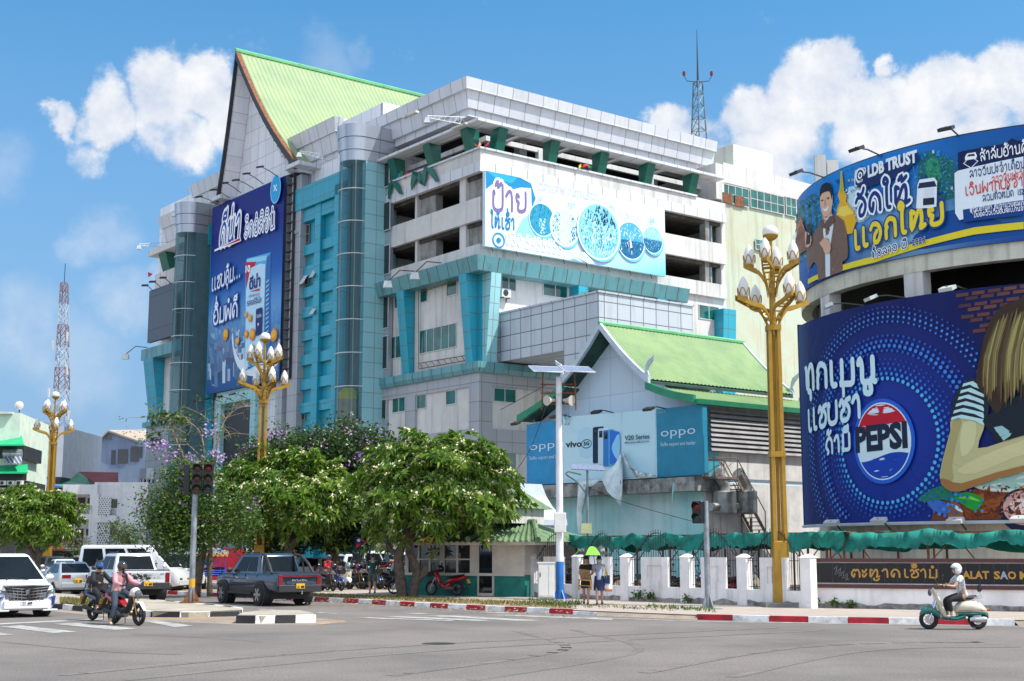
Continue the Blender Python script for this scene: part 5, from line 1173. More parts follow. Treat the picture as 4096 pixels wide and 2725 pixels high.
for(p,q,l)in(((1055,1015),(1210,1100),'banner light on a long arm, nearest the right end of the blue banner top'),((950,1068),(1085,1150),'banner light on a long arm, second from the right over the blue banner'),((865,1118),(1010,1185),'banner light on a long arm, third from the right over the blue banner'),((780,1142),(910,1220),'banner light on a long arm, fourth from the right over the blue banner'),((692,1195),(820,1260),'banner light on a long arm, second from the left over the blue banner'),((575,1250),(730,1310),'banner light on a long arm, leftmost over the blue banner')):
 sign_light(LS,ZA(*p),ZA(*q),l,2.6,m=M_steel)
for(p,q,l)in(((510,1302),(650,1325),'sign light under the blue banner at its left corner'),((600,1285),(720,1310),'sign light under the blue banner, second from its left corner'),((690,1270),(800,1300),'sign light under the blue banner, third from its left corner'),((785,1250),(900,1280),'sign light under the blue banner beside the lamp post')):
 sign_light(LS,ZC(*p),ZC(*q),l,1.6,m=M_steel)
 # lattice lamp arms
def truss_arm(fr,Zf,p,q,lab,o0,o1,h=.55):
 s0,z0=fr.px(Zf(*q),o0);s1,z1=fr.px(Zf(*p),o1);a=fr.pt(s0,z0,o0);b=fr.pt(s1,z1,o1)
 t=thing('floodlight',lab,'floodlight',tuple(a));mb=MB();dn=Vector((0,0,-h))
 mb.tube(a,b,.03,4);mb.tube(a+dn,b+dn*.25,.03,4)
 for i in range(7):
  f=i/7;g=(i+.5)/7;mb.tube(a.lerp(b,f)+dn*(1-.75*f),a.lerp(b,g),.018,4);mb.tube(a.lerp(b,g),a.lerp(b,(i+1)/7)+dn*(1-.75*(i+1)/7),.018,4)
 part('truss',mb,M_lamp,t);mb=MB();mb.box8([b+Vector((x,y,-.55))for x,y in((-.22,-.22),(.22,-.22),(.22,.22),(-.22,.22))],[b+Vector((x,y,-.15))for x,y in((-.12,-.12),(.12,-.12),(.12,.12),(-.12,.12))]);part('lamp_head',mb,M_lamp,t)
truss_arm(LF,ZB,(345,352),(595,362),'white lattice floodlight arm at the roof corner of the mall',.5,4.0)
truss_arm(LF,ZA,(1368,890),(1615,920),'white lattice floodlight arm between the big gable and the lift tower',.3,3.6)
truss_arm(LF,ZA,(388,1360),(605,1375),'white lattice floodlight arm by the left lift tower cap',.5,3.6)
truss_arm(LF,ZC,(105,140),(325,128),'white lattice floodlight arm at the far left end of the mall',.5,3.6)
def flood(fr,Zf,p,q,lab,o0,o1):
 s0,z0=fr.px(Zf(*q),o0);s1,z1=fr.px(Zf(*p),o1);a=fr.pt(s0,z0,o0);b=fr.pt(s1,z1,o1);t=thing('floodlight',lab,'floodlight',tuple(a))
 mb=MB();mb.path([a,a.lerp(b,.55)+Vector((0,0,.5)),b],.045,5);part('arm',mb,M_rust,t)
 mb=MB();mb.box8([b+Vector((x,y,-.5))for x,y in((-.35,-.2),(.35,-.2),(.35,.2),(-.35,.2))],[b+Vector((x,y,0))for x,y in((-.25,-.2),(.25,-.2),(.25,.2),(-.25,.2))]);part('lamp_head',mb,M_lamp,t)
flood(LF,ZD,(160,275),(325,212),'boxy floodlight hanging over the left end of the teal canopy',1.0,2.3)
flood(LF,ZD,(328,222),(495,160),'boxy floodlight hanging over the teal canopy nearer the corner',1.0,2.3)
flood(LF,ZC,(5,955),(165,905),'floodlight on a bent arm at the far left canopy',1.9,4.0)
for p,q,l in(((145,447),(205,485),'small sign light over the blank grey board, lowest left'),((200,420),(262,460),'small sign light over the blank grey board, middle one'),((278,390),(335,432),'small sign light over the blank grey board, nearest the tower')):
 sign_light(Fr(P0-U*1.9,V,-U),ZC(*p),ZC(*q),l,1.5,m=M_steel)
LB_=Fr(P0-U*1.9,V,-U)
mb=MB();e0=LB_.px(ZC(345,600))[0];e1=LB_.px(ZC(175,600))[0];mb.fb(LB_,e0-.4,e1,LB_.px(ZC(170,870))[1],LB_.px(ZC(180,488))[1],-.35,0)
one('blank_board',mb,panel('slate_board',(.085,.11,.14),(.05,.06,.07),40,3.4,.05,.5,stain=.3),'blank slate grey advertising board at the far left of the mall','billboard')
# air conditioners
M_ac=mat('air_conditioner_white',(.72,.72,.69),.5,var=.08)
def ac_unit(fr,Zf,x0,y0,x1,y1,lab,o=0.0,grp=None,w=.85,m=M_ac):
 s0,z1_=fr.px(Zf(x0,y0),o+.4);s1,z0=fr.px(Zf(x1,y1),o+.4);s0,s1=min(s0,s1),max(s0,s1)
 t=thing('air_conditioner',lab,'air conditioner',tuple(fr.pt((s0+s1)/2,z0,o)),grp)
 mb=MB();mb.fb(fr,s0,s1,z0,z1_,o+.08,o+.45);part('casing',mb,m,t,bevel=.02)
 mb=MB();r=min(z1_-z0,s1-s0)*.38;mb.lathe(fr.pt(s0+(s1-s0)*.42,(z0+z1_)/2,o+.45),[(r,0),(r,.02),(r*.25,.02),(r*.2,.05)],18,fr.n);part('fan_grille',mb,M_steel,t)
 mb=MB();mb.fb(fr,s0+.1,s0+.15,z0-.3,z0,o,o+.06);mb.fb(fr,s0+.1,s0+.15,z0-.06,z0-.01,o+.06,o+.5);mb.fb(fr,s1-.15,s1-.1,z0-.3,z0,o,o+.06);mb.fb(fr,s1-.15,s1-.1,z0-.06,z0-.01,o+.06,o+.5);part('bracket',mb,M_steel,t);return t
ac_unit(RF,ZD,872,318,930,380,'white air conditioner beside the corner wedge pillar of the mall')
ac_unit(RF,ZD,1742,447,1780,503,'white air conditioner right of the grey skybridge')
# signal mast on the roof and stray laundry, flags
mz=at(ZB(2140,490),118);mtop=at(ZB(2125,5),118)
mast=thing('lattice_mast','slim grey lattice mast with a long spike and red lamps on the mall roof','mast',(mz.x,mz.y,Z_c3))
mb=MB();zt_=at(ZB(2125,130),118).z;zb_=Z_c3+.5
def leg(k,z):t=(z-zb_)/(zt_-zb_);w=1.75*(1-t)+.75*t;return Vector((mz.x-.3*0+w*math.cos(k*2.094+.4)*.62,mz.y+w*math.sin(k*2.094+.4)*.62,z))
for k in range(3):mb.tube(leg(k,zb_),leg(k,zt_),.07,5)
n_=9
for i in range(n_):
 z0,z1_=zb_+(zt_-zb_)*i/n_,zb_+(zt_-zb_)*(i+1)/n_
 for k in range(3):mb.tube(leg(k,z0),leg((k+1)%3,z1_),.035,4);mb.tube(leg(k,z1_),leg((k+1)%3,z1_),.03,4)
part('lattice',mb,mat('galvanised_steel',(.13,.17,.19),.5,metal=.4),mast)
mb=MB();mb.path([Vector((mz.x,mz.y,zt_-.5)),Vector((mz.x,mz.y,zt_+2)),Vector((mz.x,mz.y,mtop.z+3.2))],[.12,.07,.02],5);part('spike',mb,M_steel,mast)
for sx in(-1,1):
 mb=MB();mb.path([Vector((mz.x,mz.y,zt_)),Vector((mz.x+sx*1.0,mz.y,zt_+.1)),Vector((mz.x+sx*1.25,mz.y,zt_+.6))],.04,4);ar=part('lamp_arm',mb,M_steel,mast)
 mb=MB();mb.lathe((mz.x+sx*1.25,mz.y,zt_+.6),[(.08,0),(.14,.06),(.14,.36),(.04,.45)],10);part('red_lamp',mb,mat('dark_red_lamp',(.16,.01,.015),.3),ar)
def cloth(fr,Zf,pts,col,lab,o=.6):
 q=[fr.pt(*fr.px(Zf(*p),o+.06*(i%2)),o+.06*(i%2))for i,p in enumerate(pts)];mb=MB();mb.poly(q);mb.poly([v+fr.n*.02 for v in q]);return one('rag_flag',mb,mat('cloth_'+col,hx(col),.8,var=.15),lab,'cloth')
cloth(RF,ZB,[(650,535),(680,552),(690,520),(702,525),(700,545),(685,556),(665,552)],'d8886a','pinkish rag on the top parapet at the mall corner')
cloth(RF,ZB,[(725,560),(742,530),(752,528),(748,545)],'c02040','red pennant on the top parapet at the mall corner')
cloth(RF,ZB,[(1346,680),(1360,668),(1362,690),(1345,700)],'d8c820','yellow pennant on the top parapet of the parking front')
cloth(RF,ZB,[(1368,696),(1372,676),(1400,670),(1410,682)],'d02838','red pennant on the top parapet of the parking front')
cloth(RF,ZB,[(1398,662),(1412,680),(1434,692),(1408,698)],'0f7a50','green pennant on the top parapet of the parking front')
for pts,col,lab in(([(195,740),(215,715),(205,765),(188,768)],'d83048','red cloth drying at the left end of the top parking floor'),([(148,735),(165,732),(165,762),(146,765)],'3a80c8','blue cloth drying at the left end of the top parking floor'),([(167,722),(186,718),(186,755),(168,752)],'1a7a58','green cloth drying at the left end of the top parking floor')):
 cloth(LF,ZB,pts,col,lab,.4)
cloth(LF,ZC,[(170,348),(205,362),(185,380),(172,384)],'c83040','torn red flag on the left parapet of the mall',1.2)
# ground, road, pavements
D=ZP
M_asph=mat('asphalt',(.165,.142,.126),.88,var=.22,scale=.22,fine=.8,bump=.35,dirt=(.115,.103,.095))
M_pave=panel('worn_pavement',(.40,.335,.285),(.26,.22,.19),.8,.8,.025,.9,stain=.25,var=.14)
M_dirt=mat('dry_soil',(.30,.22,.14),.95,var=.35,scale=1.6,fine=.4,dirt=(.20,.15,.09))
M_line=mat('worn_road_paint',(.36,.35,.33),.8,var=.4,scale=2.2,fine=.5,dirt=(.17,.165,.16))
M_sand=mat('sandy_road_edge',(.27,.21,.16),.95,var=.35,scale=1.1,fine=.4,dirt=(.17,.145,.125))
M_red=mat('red_kerb_paint',(.42,.010,.022),.7,var=.3,scale=3,fine=.3);M_kw=mat('white_kerb_paint',(.80,.78,.77),.75,var=.25,scale=3,fine=.3,streak=.4)
M_kb=mat('black_kerb_paint',(.022,.024,.028),.75,var=.3,scale=3,fine=.2)
def st(name,mb,m):return part(name,mb,m,kind='structure')
def flat(name,pts,z,m,sub=0):
 mb=MB();mb.poly([(p[0],p[1],z)for p in pts]);return st(name,mb,m)
mb=MB();mb.quad((-2500,-60,-.01),(2500,-60,-.01),(2500,4500,-.01),(-2500,4500,-.01));st('ground',mb,mat('far_ground',(.20,.19,.16),.95,var=.3,scale=.02))
flat('road',[(-160,-40),(160,-40),(160,60),(60,120),(-230,300)],0.0,M_asph)
kl=[D(300,1363.5),D(402.8,1369),D(588,1378),D(720,1384),D(834,1389.6),D(977,1398.5),D(1159,1407.7),D(1318,1414.6),D(1371,1417.2)]
kr=[D(1603,1426.9),D(1781.6,1431.4),D(2025.7,1435.8),D(2337,1439.8)]
KL=[gnd(p)for p in kl];KR=[gnd(p)for p in kr]
d0=(KL[0]-KL[1]).normalized();KL.insert(0,KL[0]+d0*90)
far=[Vector((60,36,0)),Vector((75,60,0)),Vector((75,190,0)),KL[0]+Vector((40,40,0))]
inset=lambda a:a+Vector((.05,.16,0))
pv_=[inset(p)for p in KL]+[inset(p)for p in KR]+[Vector((40,38.2,0))]+far
flat('pavement',pv_,.13,M_pave)
# ramp edge between the two kerbs, and the strip right of the last one
for a,b in((KL[-1],KR[0]),(KR[-1],Vector((40,38.0,0)))):
 mb=MB();mb.quad((a.x,a.y-.25,.004),(b.x,b.y-.25,.004),(b.x+.05,b.y+.3,.135),(a.x+.05,a.y+.3,.135));st('pavement_ramp',mb,M_sand)
def kerb(pts,mats,L,w=.18,h=.16,z=0.0,back=Vector((.06,.2,0)),name='kerb',first=0):
 d=[0];pts=[Vector(p)for p in pts]
 for i in range(1,len(pts)):d.append(d[-1]+(pts[i]-pts[i-1]).length)
 def pos(s):
  for i in range(1,len(pts)):
   if s<=d[i]or i==len(pts)-1:return pts[i-1].lerp(pts[i],(s-d[i-1])/max(d[i]-d[i-1],1e-6))
 n=max(1,round(d[-1]/L));ms=[MB()for _ in mats];bt=back.normalized()*w
 for k in range(n):
  a,b=pos(d[-1]*k/n+.008),pos(d[-1]*(k+1)/n-.008);u=Vector((0,0,h));c=bt*.12
  ms[(k+first)%len(mats)].box8([a,b,b+bt,a+bt],[a+u+c,b+u+c,b+u+bt,a+u+bt])
 for q,m in zip(ms,mats):st(name,q,m)
kerb(KL[:-1][1:]if False else KL[1:-1],(M_red,M_kw),1.02);kerb(KL[-2:],(M_kw,),2.2,h=.1)
kerb([KL[0],KL[1]],(M_red,M_kw),1.05)
kerb(KR,(M_red,M_kw),1.05)
# soil verge behind the kerb under the trees
vb=[gnd(p)for p in(D(420,1366),D(700,1379),D(977,1394),D(1200,1405),D(1330,1411),D(1300,1399),D(1180,1390),D(1000,1384),D(800,1378),D(560,1362),D(440,1358))]
flat('soil_verge',vb,.139,M_dirt)
# median with black and white kerb
ml=[D(90,1399),D(139,1402.5),D(212,1410),D(351,1420.8),D(434,1422),D(553,1418)]
ML=[gnd(p)for p in ml];ML.insert(0,ML[0]+(ML[0]-ML[2]).normalized()*80)
mbk=[gnd(D(556,1411)),gnd(D(500,1404)),gnd(D(360,1391)),gnd(D(230,1381))];mbk.append(mbk[-1]+(ML[0]-ML[2]).normalized()*80)
mtop=ML+mbk
mb=MB();mb.prism([(p.x,p.y,.004)for p in mtop],(0,0,.15));st('median',mb,mat('dusty_concrete',(.36,.31,.25),.95,var=.35,scale=1.2,fine=.4,dirt=(.24,.22,.16)))
kerb([p+Vector((-.02,-.03,0))for p in ML[:3]][0:2],(M_kb,M_kw),1.0,h=.17);kerb([p+Vector((-.02,-.03,0))for p in ML[1:]],(M_kb,M_kw),.98,h=.17,first=1)
kerb([mbk[0]+Vector((.05,.0,0)),mbk[1]+Vector((.05,.05,0)),mbk[2]+Vector((.05,.05,0))],(M_kw,M_kb),1.0,h=.165,back=Vector((-.1,-.2,0)))
it=[D(543,1435.5),D(600,1436),D(722,1434),D(722,1428),D(690,1420.5),D(600,1420.5),D(556,1427)]
IT=[gnd(p)for p in it]
mb=MB();mb.prism([(p.x,p.y,.004)for p in IT],(0,0,.2));st('traffic_island',mb,mat('dusty_concrete',(.3,.3,.3)))
kerb([IT[0]+Vector((0,-.05,0)),IT[1]+Vector((0,-.05,0)),IT[2]+Vector((.05,-.05,0))],(M_kb,M_kw),.62,h=.22,back=Vector((0,1,0)))
# sandy patches and road markings, each sheet 4 mm above the last
flat('sandy_edge',[gnd(D(*p))for p in((142,1403),(215,1411),(350,1422),(560,1419),(640,1419),(770,1426),(800,1433),(720,1440),(540,1438),(330,1428),(120,1408))],.004,M_sand)
def mark(pts,m=M_line,z=.008):flat('road_marking',[gnd(p)for p in pts],z,m)
for q in(((0,960),(195,950),(730,1010),(490,1022)),((500,935),(720,925),(1300,980),(1090,993)),((1330,905),(1480,905),(1830,955),(1640,965)),((-200,1010),(0,1017),(135,1040),(-200,1045))):mark([ZG(*p)for p in q])
mark([ZG(*p)for p in((-300,935),(0,930),(980,882),(990,895),(0,942),(-300,950))])
for q in(((580,1212),(840,1210),(1680,1255),(1500,1262)),((200,1222),(380,1218),(1250,1254),(1100,1262)),((-80,1232),(60,1228),(880,1256),(820,1262)),((1180,1205),(1350,1202),(2357,1240),(2357,1252)),((390,1188),(540,1186),(660,1193),(520,1196)),((1100,1178),(1300,1178),(1440,1188),(1280,1190))):mark([ZI(*p)for p in q])
for q in(((580,1318),(610,1312),(800,1330),(770,1333)),((1320,1300),(1360,1298),(1540,1308),(1500,1312)),((230,1236),(270,1232),(420,1240),(380,1244)),((760,1268),(800,1265),(960,1274),(930,1278))):mark([ZH(*p)for p in q])
M_yel=mat('worn_yellow_paint',(.42,.24,.06),.8,var=.4,scale=3,fine=.4,dirt=(.22,.17,.12))
for q in(((139,1404.5),(351,1423),(540,1424),(660,1420),(540,1425.2),(350,1424.6)),((726,1437),(790,1431),(770,1425),(800,1431),(740,1438.2))):mark([D(*p)for p in q],M_yel)
mark([D(*p)for p in((1345,1421),(1610,1430.5),(2357,1442),(2357,1443.2),(1608,1431.7),(1345,1422))])
# tar seams and tyre marks
M_tar=mat('tar_seam',(.118,.107,.098),.85)
for pts,w in((((0,1478),(120,1490),(260,1502),(420,1508)),.05),(((300,1460),(450,1468),(600,1478)),.04),(((1800,1472),(2100,1478),(2357,1486)),.03)):
 q=[gnd(p)for p in cat([D(*p)for p in pts],5)];mb=MB()
 for i in range(len(q)-1):n=Vector((0,w,0));a,b=q[i],q[i+1];mb.quad((a.x,a.y,.0095),(b.x,b.y,.0095),(b.x,b.y+w,.0095),(a.x,a.y+w,.0095))
 st('road_seam',mb,M_tar)
zt_m=.0042
for(x0,y0,xm,ym,x1,y1)in((1100,1567,1480,1500,1330,1450),(300,1567,1000,1500,1900,1452),(1700,1560,2000,1500,2357,1490)):
 q=[gnd(p)for p in cat([D(x0,y0),D(xm,ym),D(x1,y1)],8)]
 for dx in(0,1.5):
  mb=MB();zt_m+=.0003
  for i in range(len(q)-1):a,b=q[i],q[i+1];n=Vector((-(b-a).y,(b-a).x,0)).normalized();a,b=a+n*dx,b+n*dx;mb.quad((a.x,a.y,zt_m),(b.x,b.y,zt_m),(b.x+n.x*.22,b.y+n.y*.22,zt_m),(a.x+n.x*.22,a.y+n.y*.22,zt_m))
  st('tyre_mark',mb,mat('tyre_worn_asphalt',(.160,.138,.123),.86,var=.25,scale=.5,fine=.8,dirt=(.118,.106,.097)))
p=gnd(D(1010,1482));mb=MB();mb.lathe((p.x,p.y,.001),[(.36,0),(.36,.006)],24);one('manhole_cover',mb,mat('cast_iron',(.05,.047,.045),.6,metal=.3,var=.3),'round iron manhole cover in the open road','manhole cover')
# grass and litter on the verges
def tufts(name,zone,n,h,m,z=.14,lab=None):
 mb=MB();rnd=random.Random(len(name)+n)
 for i in range(n):
  p=zone(rnd);a=rnd.uniform(0,6.28);hh=h*rnd.uniform(.4,1.2);w=.02+.01*rnd.random();l=Vector((math.cos(a),math.sin(a),0));tip=Vector(p)+l*hh*.5+Vector((0,0,hh))
  s_=Vector((-l.y,l.x,0))*w;b=Vector(p);mb.add([b-s_,b+s_,tip],[(0,1,2)])
 return part(name,mb,m,kind='stuff')
M_grassd=leafmat('dry_grass_blade',(.20,.17,.05),(.14,.15,.04),(.28,.23,.09),.8);M_grass=leafmat('grass_blade',(.03,.09,.012),(.06,.15,.02),(.16,.16,.05),.7)
def zquad(a,b,c,d,z=.14):
 P=[gnd(p)for p in(a,b,c,d)]
 def f(r):u,v=r.random(),r.random();q=P[0].lerp(P[1],u).lerp(P[3].lerp(P[2],u),v);return(q.x,q.y,z)
 return f
tufts('dry_grass',zquad(D(139,1401),D(222,1408),D(222,1394),D(139,1390)),2600,.16,M_grassd,.15)
tufts('grass',zquad(D(1195,1401),D(1330,1408),D(1345,1394),D(1215,1388)),420,.12,M_grass)
tufts('dry_grass',zquad(D(720,1381),D(1330,1411),D(1290,1399),D(720,1374)),2600,.09,M_grassd)
tufts('dry_grass',zquad(D(1340,1409),D(1560,1418),D(1560,1409),D(1350,1402)),170,.08,M_grassd)
tufts('grass',zquad(D(1480,1408),D(1650,1421),D(1640,1412),D(1500,1404)),160,.12,M_grass)
mb=MB();rnd=random.Random(5)
for i in range(420):
 x=rnd.uniform(560,1330);y=1366+(x-500)*.052+rnd.uniform(-2,12);p=gnd(D(x,y),.146);a=rnd.uniform(0,6.3);l=rnd.uniform(.04,.10);d_=Vector((math.cos(a),math.sin(a),.2))*l;e_=Vector((-math.sin(a),math.cos(a),.1))*l*.5
 mb.add([p-d_,p+e_,p+d_,p-e_],[(0,1,2,3)])
part('fallen_leaves',mb,leafmat('fallen_leaf',(.30,.20,.09),(.46,.40,.28),(.16,.09,.04),.8),kind='stuff')
# lotus street lamps
M_gold=mat('gold_paint',(.40,.225,.022),.38,metal=.35,var=.12,scale=2)
M_bulb=leafmat('white_lamp_glass',(.88,.87,.84),(.88,.87,.84),(.88,.87,.84),.25)
def lotus(z0):
 """bud outline from its seat upward"""
 return[(.06,z0),(.14,z0+.04),(.185,z0+.14),(.195,z0+.26),(.17,z0+.42),(.115,z0+.57),(.05,z0+.68),(.005,z0+.73)]
def lotus_lamp(loc,lab):
 t=thing('lotus_lamp',lab,'street lamp',loc,'gold lotus street lamps')
 P=lambda n,mb,m,par=t,**k:part(n,mb,m,par,local=True,**k)
 mb=MB();mb.box8([(-.27,-.27,0),(.27,-.27,0),(.27,.27,0),(-.27,.27,0)],[(-.25,-.25,2.1),(.25,-.25,2.1),(.25,.25,2.1),(-.25,.25,2.1)]);P('base',mb,M_gold,bevel=.03)
 mb=MB();mb.box(-.62,.62,-.62,.62,-.02,.14);P('plinth',mb,M_conc)
 for sx in(-1,1):
  for sy in(-1,1):
   mb=MB();a,b=.175,.15
   mb.box8([(sx*a+x,sy*a+y,2.1)for x,y in((-.06,-.06),(.06,-.06),(.06,.06),(-.06,.06))],[(sx*b+x,sy*b+y,9.2)for x,y in((-.055,-.055),(.055,-.055),(.055,.055),(-.055,.055))]);P('pole',mb,M_gold)
 mb=MB();mb.tube((0,0,2.1),(0,0,9.2),.06,8);P('core_tube',mb,M_gold)
 for z,r in((4.9,.25),(9.1,.23),(10.35,.13)):
  mb=MB();mb.box(-r,r,-r,r,z-.09,z+.09);P('collar',mb,M_gold)
 mb=MB();mb.tube((0,0,9.0),(0,0,10.6),.11,10);mb.path([(0,0,10.5),(0,0,12.15)],.055,8);P('stem',mb,M_gold)
 mb=MB();mb.lathe((0,0,12.1),[(.05,-.05),(.17,.02),(.25,.10),(.265,.16)],16);P('cup',mb,M_gold,smooth=40)
 mb=MB();mb.ell((0,0,12.36),(.27,.27,.25),16,10);P('globe',mb,M_bulb,smooth=True)
 for tier,(r1,zA_,zB_,off)in enumerate(((1.38,8.9,10.0,.35),(.95,10.2,11.25,1.135))):
  for k in range(4):
   a=off+k*math.pi/2;c,s=math.cos(a),math.sin(a);L=lambda r,y,z:(c*r-s*y,s*r+c*y,z)
   prof=cat([(.15,zA_),(.20,zA_+.45),(.45,zA_+.85),(r1*.62,zB_-.12),(r1,zB_+.08)],4)
   for sd in(-1,1):
    mb=MB();n=len(prof)
    mb.loft([[L(r,sd*(.05+.13*math.sin(math.pi*i/n))-.025,z-.07-.05*i/n),L(r,sd*(.05+.13*math.sin(math.pi*i/n))+.025,z-.07-.05*i/n),L(r,sd*(.05+.13*math.sin(math.pi*i/n))+.025,z+.05),L(r,sd*(.05+.13*math.sin(math.pi*i/n))-.025,z+.05)]for i,(r,z)in enumerate(prof)]);P('arm',mb,M_gold)
   mb=MB()
   for i in range(5,n-1,2):
    r,z=prof[i];w=.05+.13*math.sin(math.pi*i/n);mb.box8([L(r-.03,-w,z-.08),L(r+.03,-w,z-.08),L(r+.03,w,z-.08),L(r-.03,w,z-.08)],[L(r-.03,-w,z-.03),L(r+.03,-w,z-.03),L(r+.03,w,z-.03),L(r-.03,w,z-.03)])
   rb_2=r1*.80;zb_2=zB_+.02
   mb.lathe(L(rb_2,0,zb_2-.02),[(.05,-.08),(.16,-.02),(.17,.06)],10);P('bulb_seat',mb,M_gold)
   mb=MB();mb.lathe(L(rb_2,0,0),lotus(zb_2+.03),14);bl=P('bulb',mb,M_bulb,smooth=50)
   mb=MB();b0=Vector(L(rb_2,0,zb_2+.03))
   for j in range(5):
    pts=[]
    for i in range(9):
     q=i/8;ph=(j+q)*2*math.pi/5;hz_=.06+.27*math.sin(math.pi*q);rr=.185+.02*math.sin(math.pi*min(1,hz_/.5));pts.append(b0+Vector((math.cos(ph)*rr,math.sin(ph)*rr,hz_)))
    mb.path(pts,.016,4)
   P('petal_rim',mb,M_gold,bl)
 return t
l0=gnd(D(1795,1406));L1=lotus_lamp((l0.x+.06,l0.y,.13),'tall gold lotus street lamp by the red and white kerb, nearest one')
L1.scale=(1.02,1.02,1.037);l1_=gnd(D(594,1360));dup(L1,(l1_.x,l1_.y,.13),.2,'gold lotus street lamp behind the blue grey pickup')
l2_=gnd(D(106,1336));dup(L1,(l2_.x,l2_.y,.0),.1,'gold lotus street lamp farthest off, by the left blossoming tree')
# poles, signals, cabinets
M_galv=mat('galvanised_pole',(.30,.33,.36),.5,metal=.5,var=.3,scale=2,streak=.4)
M_sig=mat('signal_black',(.012,.012,.014),.35,var=.2)
def signal_head(t,c,d,cols,P):
 """three-lens head: c top centre, d facing direction"""
 d=Vector(d).normalized();sd=Vector((-d.y,d.x,0));n=len(cols);h=.36*n
 mb=MB();b=[c+sd*x+d*y+Vector((0,0,-h))for x,y in((-.17,-.1),(.17,-.1),(.17,.1),(-.17,.1))];mb.box8(b,[p+Vector((0,0,h))for p in b]);hd=part('signal_head',mb,M_sig,t,bevel=.02)
 for i,m in enumerate(cols):
  q=c+d*.1+Vector((0,0,-.18-.36*i))
  mb=MB();mb.lathe(q,[(.125,0),(.12,.02),(.05,.05)],14,d);part('lens',mb,m,hd,smooth=40)
  mb=MB();an=[R_(-20+220*k/12)for k in range(13)];mb.loft([[q+sd*math.cos(x)*.15+Vector((0,0,math.sin(x)*.15))+d*(y*(1 if y==0 else .5+.5*max(0,math.sin(x))))for x in an]for y in(0,.26)],caps=False,closed=False);part('visor',mb,M_sig,hd)
M_lr=mat('red_lens',(.16,.012,.01),.2,var=.2);M_la=mat('dark_amber_lens',(.07,.035,.012),.2,var=.2);M_lg=mat('dark_green_lens',(.01,.05,.035),.2,var=.2)
b=gnd(D(440,1398.5));b.z=.15;top=at(D(446,1062),b.y).z
t=thing('traffic_signal','grey traffic signal post with a yellow band on the black and white median','traffic light',tuple(b))
mb=MB();mb.path([b,b+Vector((0,0,3)),Vector((b.x,b.y,top))],[.105,.10,.09],12);part('pole',mb,M_galv,t,smooth=40)
mb=MB();mb.lathe(b,[(.108,at(D(440,1352),b.y).z-.15),(.108,at(D(440,1332),b.y).z-.15)],12);part('yellow_band',mb,mat('yellow_reflector',(.60,.33,.02),.5),t)
mb=MB();mb.box(b.x-.35,b.x+.35,b.y-.35,b.y+.35,.15,.2)
for a in range(4):c,s=math.cos(a*1.571+.5),math.sin(a*1.571+.5);mb.prism([b+Vector((c*.1,s*.1,.05)),b+Vector((c*.3,s*.3,.05)),b+Vector((c*.1,s*.1,.5))],Vector((-s,c,0))*.03)
part('base_plate',mb,M_rust,t)
hz1=at(D(465,1068),b.y).z
signal_head(t,Vector((b.x+.10,b.y-.22,hz1)),(.15,-1,0),(M_la,M_la,M_la),None);signal_head(t,Vector((b.x+.49,b.y-.16,hz1)),(.15,-1,0),(M_lr,M_la,M_lg),None);signal_head(t,Vector((b.x-.32,b.y,hz1-.03)),(-1,-.25,0),(M_la,M_la,M_lg),None)
b=gnd(D(1630,1411));b.z=.13;top=at(D(1630,1153),b.y).z
t=thing('traffic_signal','grey traffic signal post by the red and white kerb near the tall gold lamp','traffic light',tuple(b))
mb=MB();mb.path([b,b+Vector((0,0,2)),Vector((b.x,b.y,top))],[.10,.09,.08],12);part('pole',mb,M_galv,t,smooth=40)
mb=MB();mb.box(b.x-.45,b.x+.4,b.y-.4,b.y+.4,.0,.16);part('footing',mb,M_conc,t)
mb=MB()
for a in range(4):c,s=math.cos(a*1.571+.5),math.sin(a*1.571+.5);mb.prism([b+Vector((c*.08,s*.08,.02)),b+Vector((c*.26,s*.26,.02)),b+Vector((c*.08,s*.08,.5))],Vector((-s,c,0))*.03)
part('base_plate',mb,M_galv,t)
signal_head(t,Vector((b.x-.27,b.y-.05,at(D(1612,1154),b.y).z)),(-.45,-1,0),(M_lr,M_lg),None)
# solar camera pole
b=gnd(D(1289,1387));b.z=.14;M_wp=mat('white_pole_paint',(.76,.76,.78),.45,var=.08);M_bp=mat('blue_pole_paint',(.015,.16,.52),.5,var=.2)
t=thing('camera_pole','white and blue pole with two solar panels, loudspeakers and a camera','camera pole',tuple(b))
zb_l=at(D(1289,1293),b.y).z;zt_l=at(D(1289,868),b.y).z
mb=MB();mb.path([b,Vector((b.x,b.y,zb_l))],[.16,.155],12);part('blue_foot',mb,M_bp,t,smooth=40)
mb=MB()
for a in range(4):c,s=math.cos(a*1.571+.4),math.sin(a*1.571+.4);mb.prism([b+Vector((c*.14,s*.14,.0)),b+Vector((c*.38,s*.38,.0)),b+Vector((c*.14,s*.14,.35))],Vector((-s,c,0))*.04)
part('base_plate',mb,M_bp,t)
mb=MB();mb.path([Vector((b.x,b.y,zb_l+.001)),Vector((b.x,b.y,zt_l))],[.155,.12],12);part('pole',mb,M_wp,t,smooth=40)
def pz(y):return at(D(1289,y),b.y).z
mb=MB();mb.box(b.x-.22,b.x+.24,b.y-.42,b.y-.16,pz(1226),pz(1181));part('control_box',mb,M_ac,t,bevel=.02)
mb=MB()
for x in(-.68,.68):mb.tube((b.x+x,b.y,pz(945)),(b.x+x*.92,b.y,pz(855)),.03,5)
for z in(pz(885),pz(905),pz(930)):mb.tube((b.x-.72,b.y,z),(b.x+.72,b.y,z),.025,5)
part('panel_rack',mb,M_rust,t)
M_pv=panel('solar_cells',(.10,.13,.24),(.45,.48,.55),.16,.16,.012,.25,stain=0)
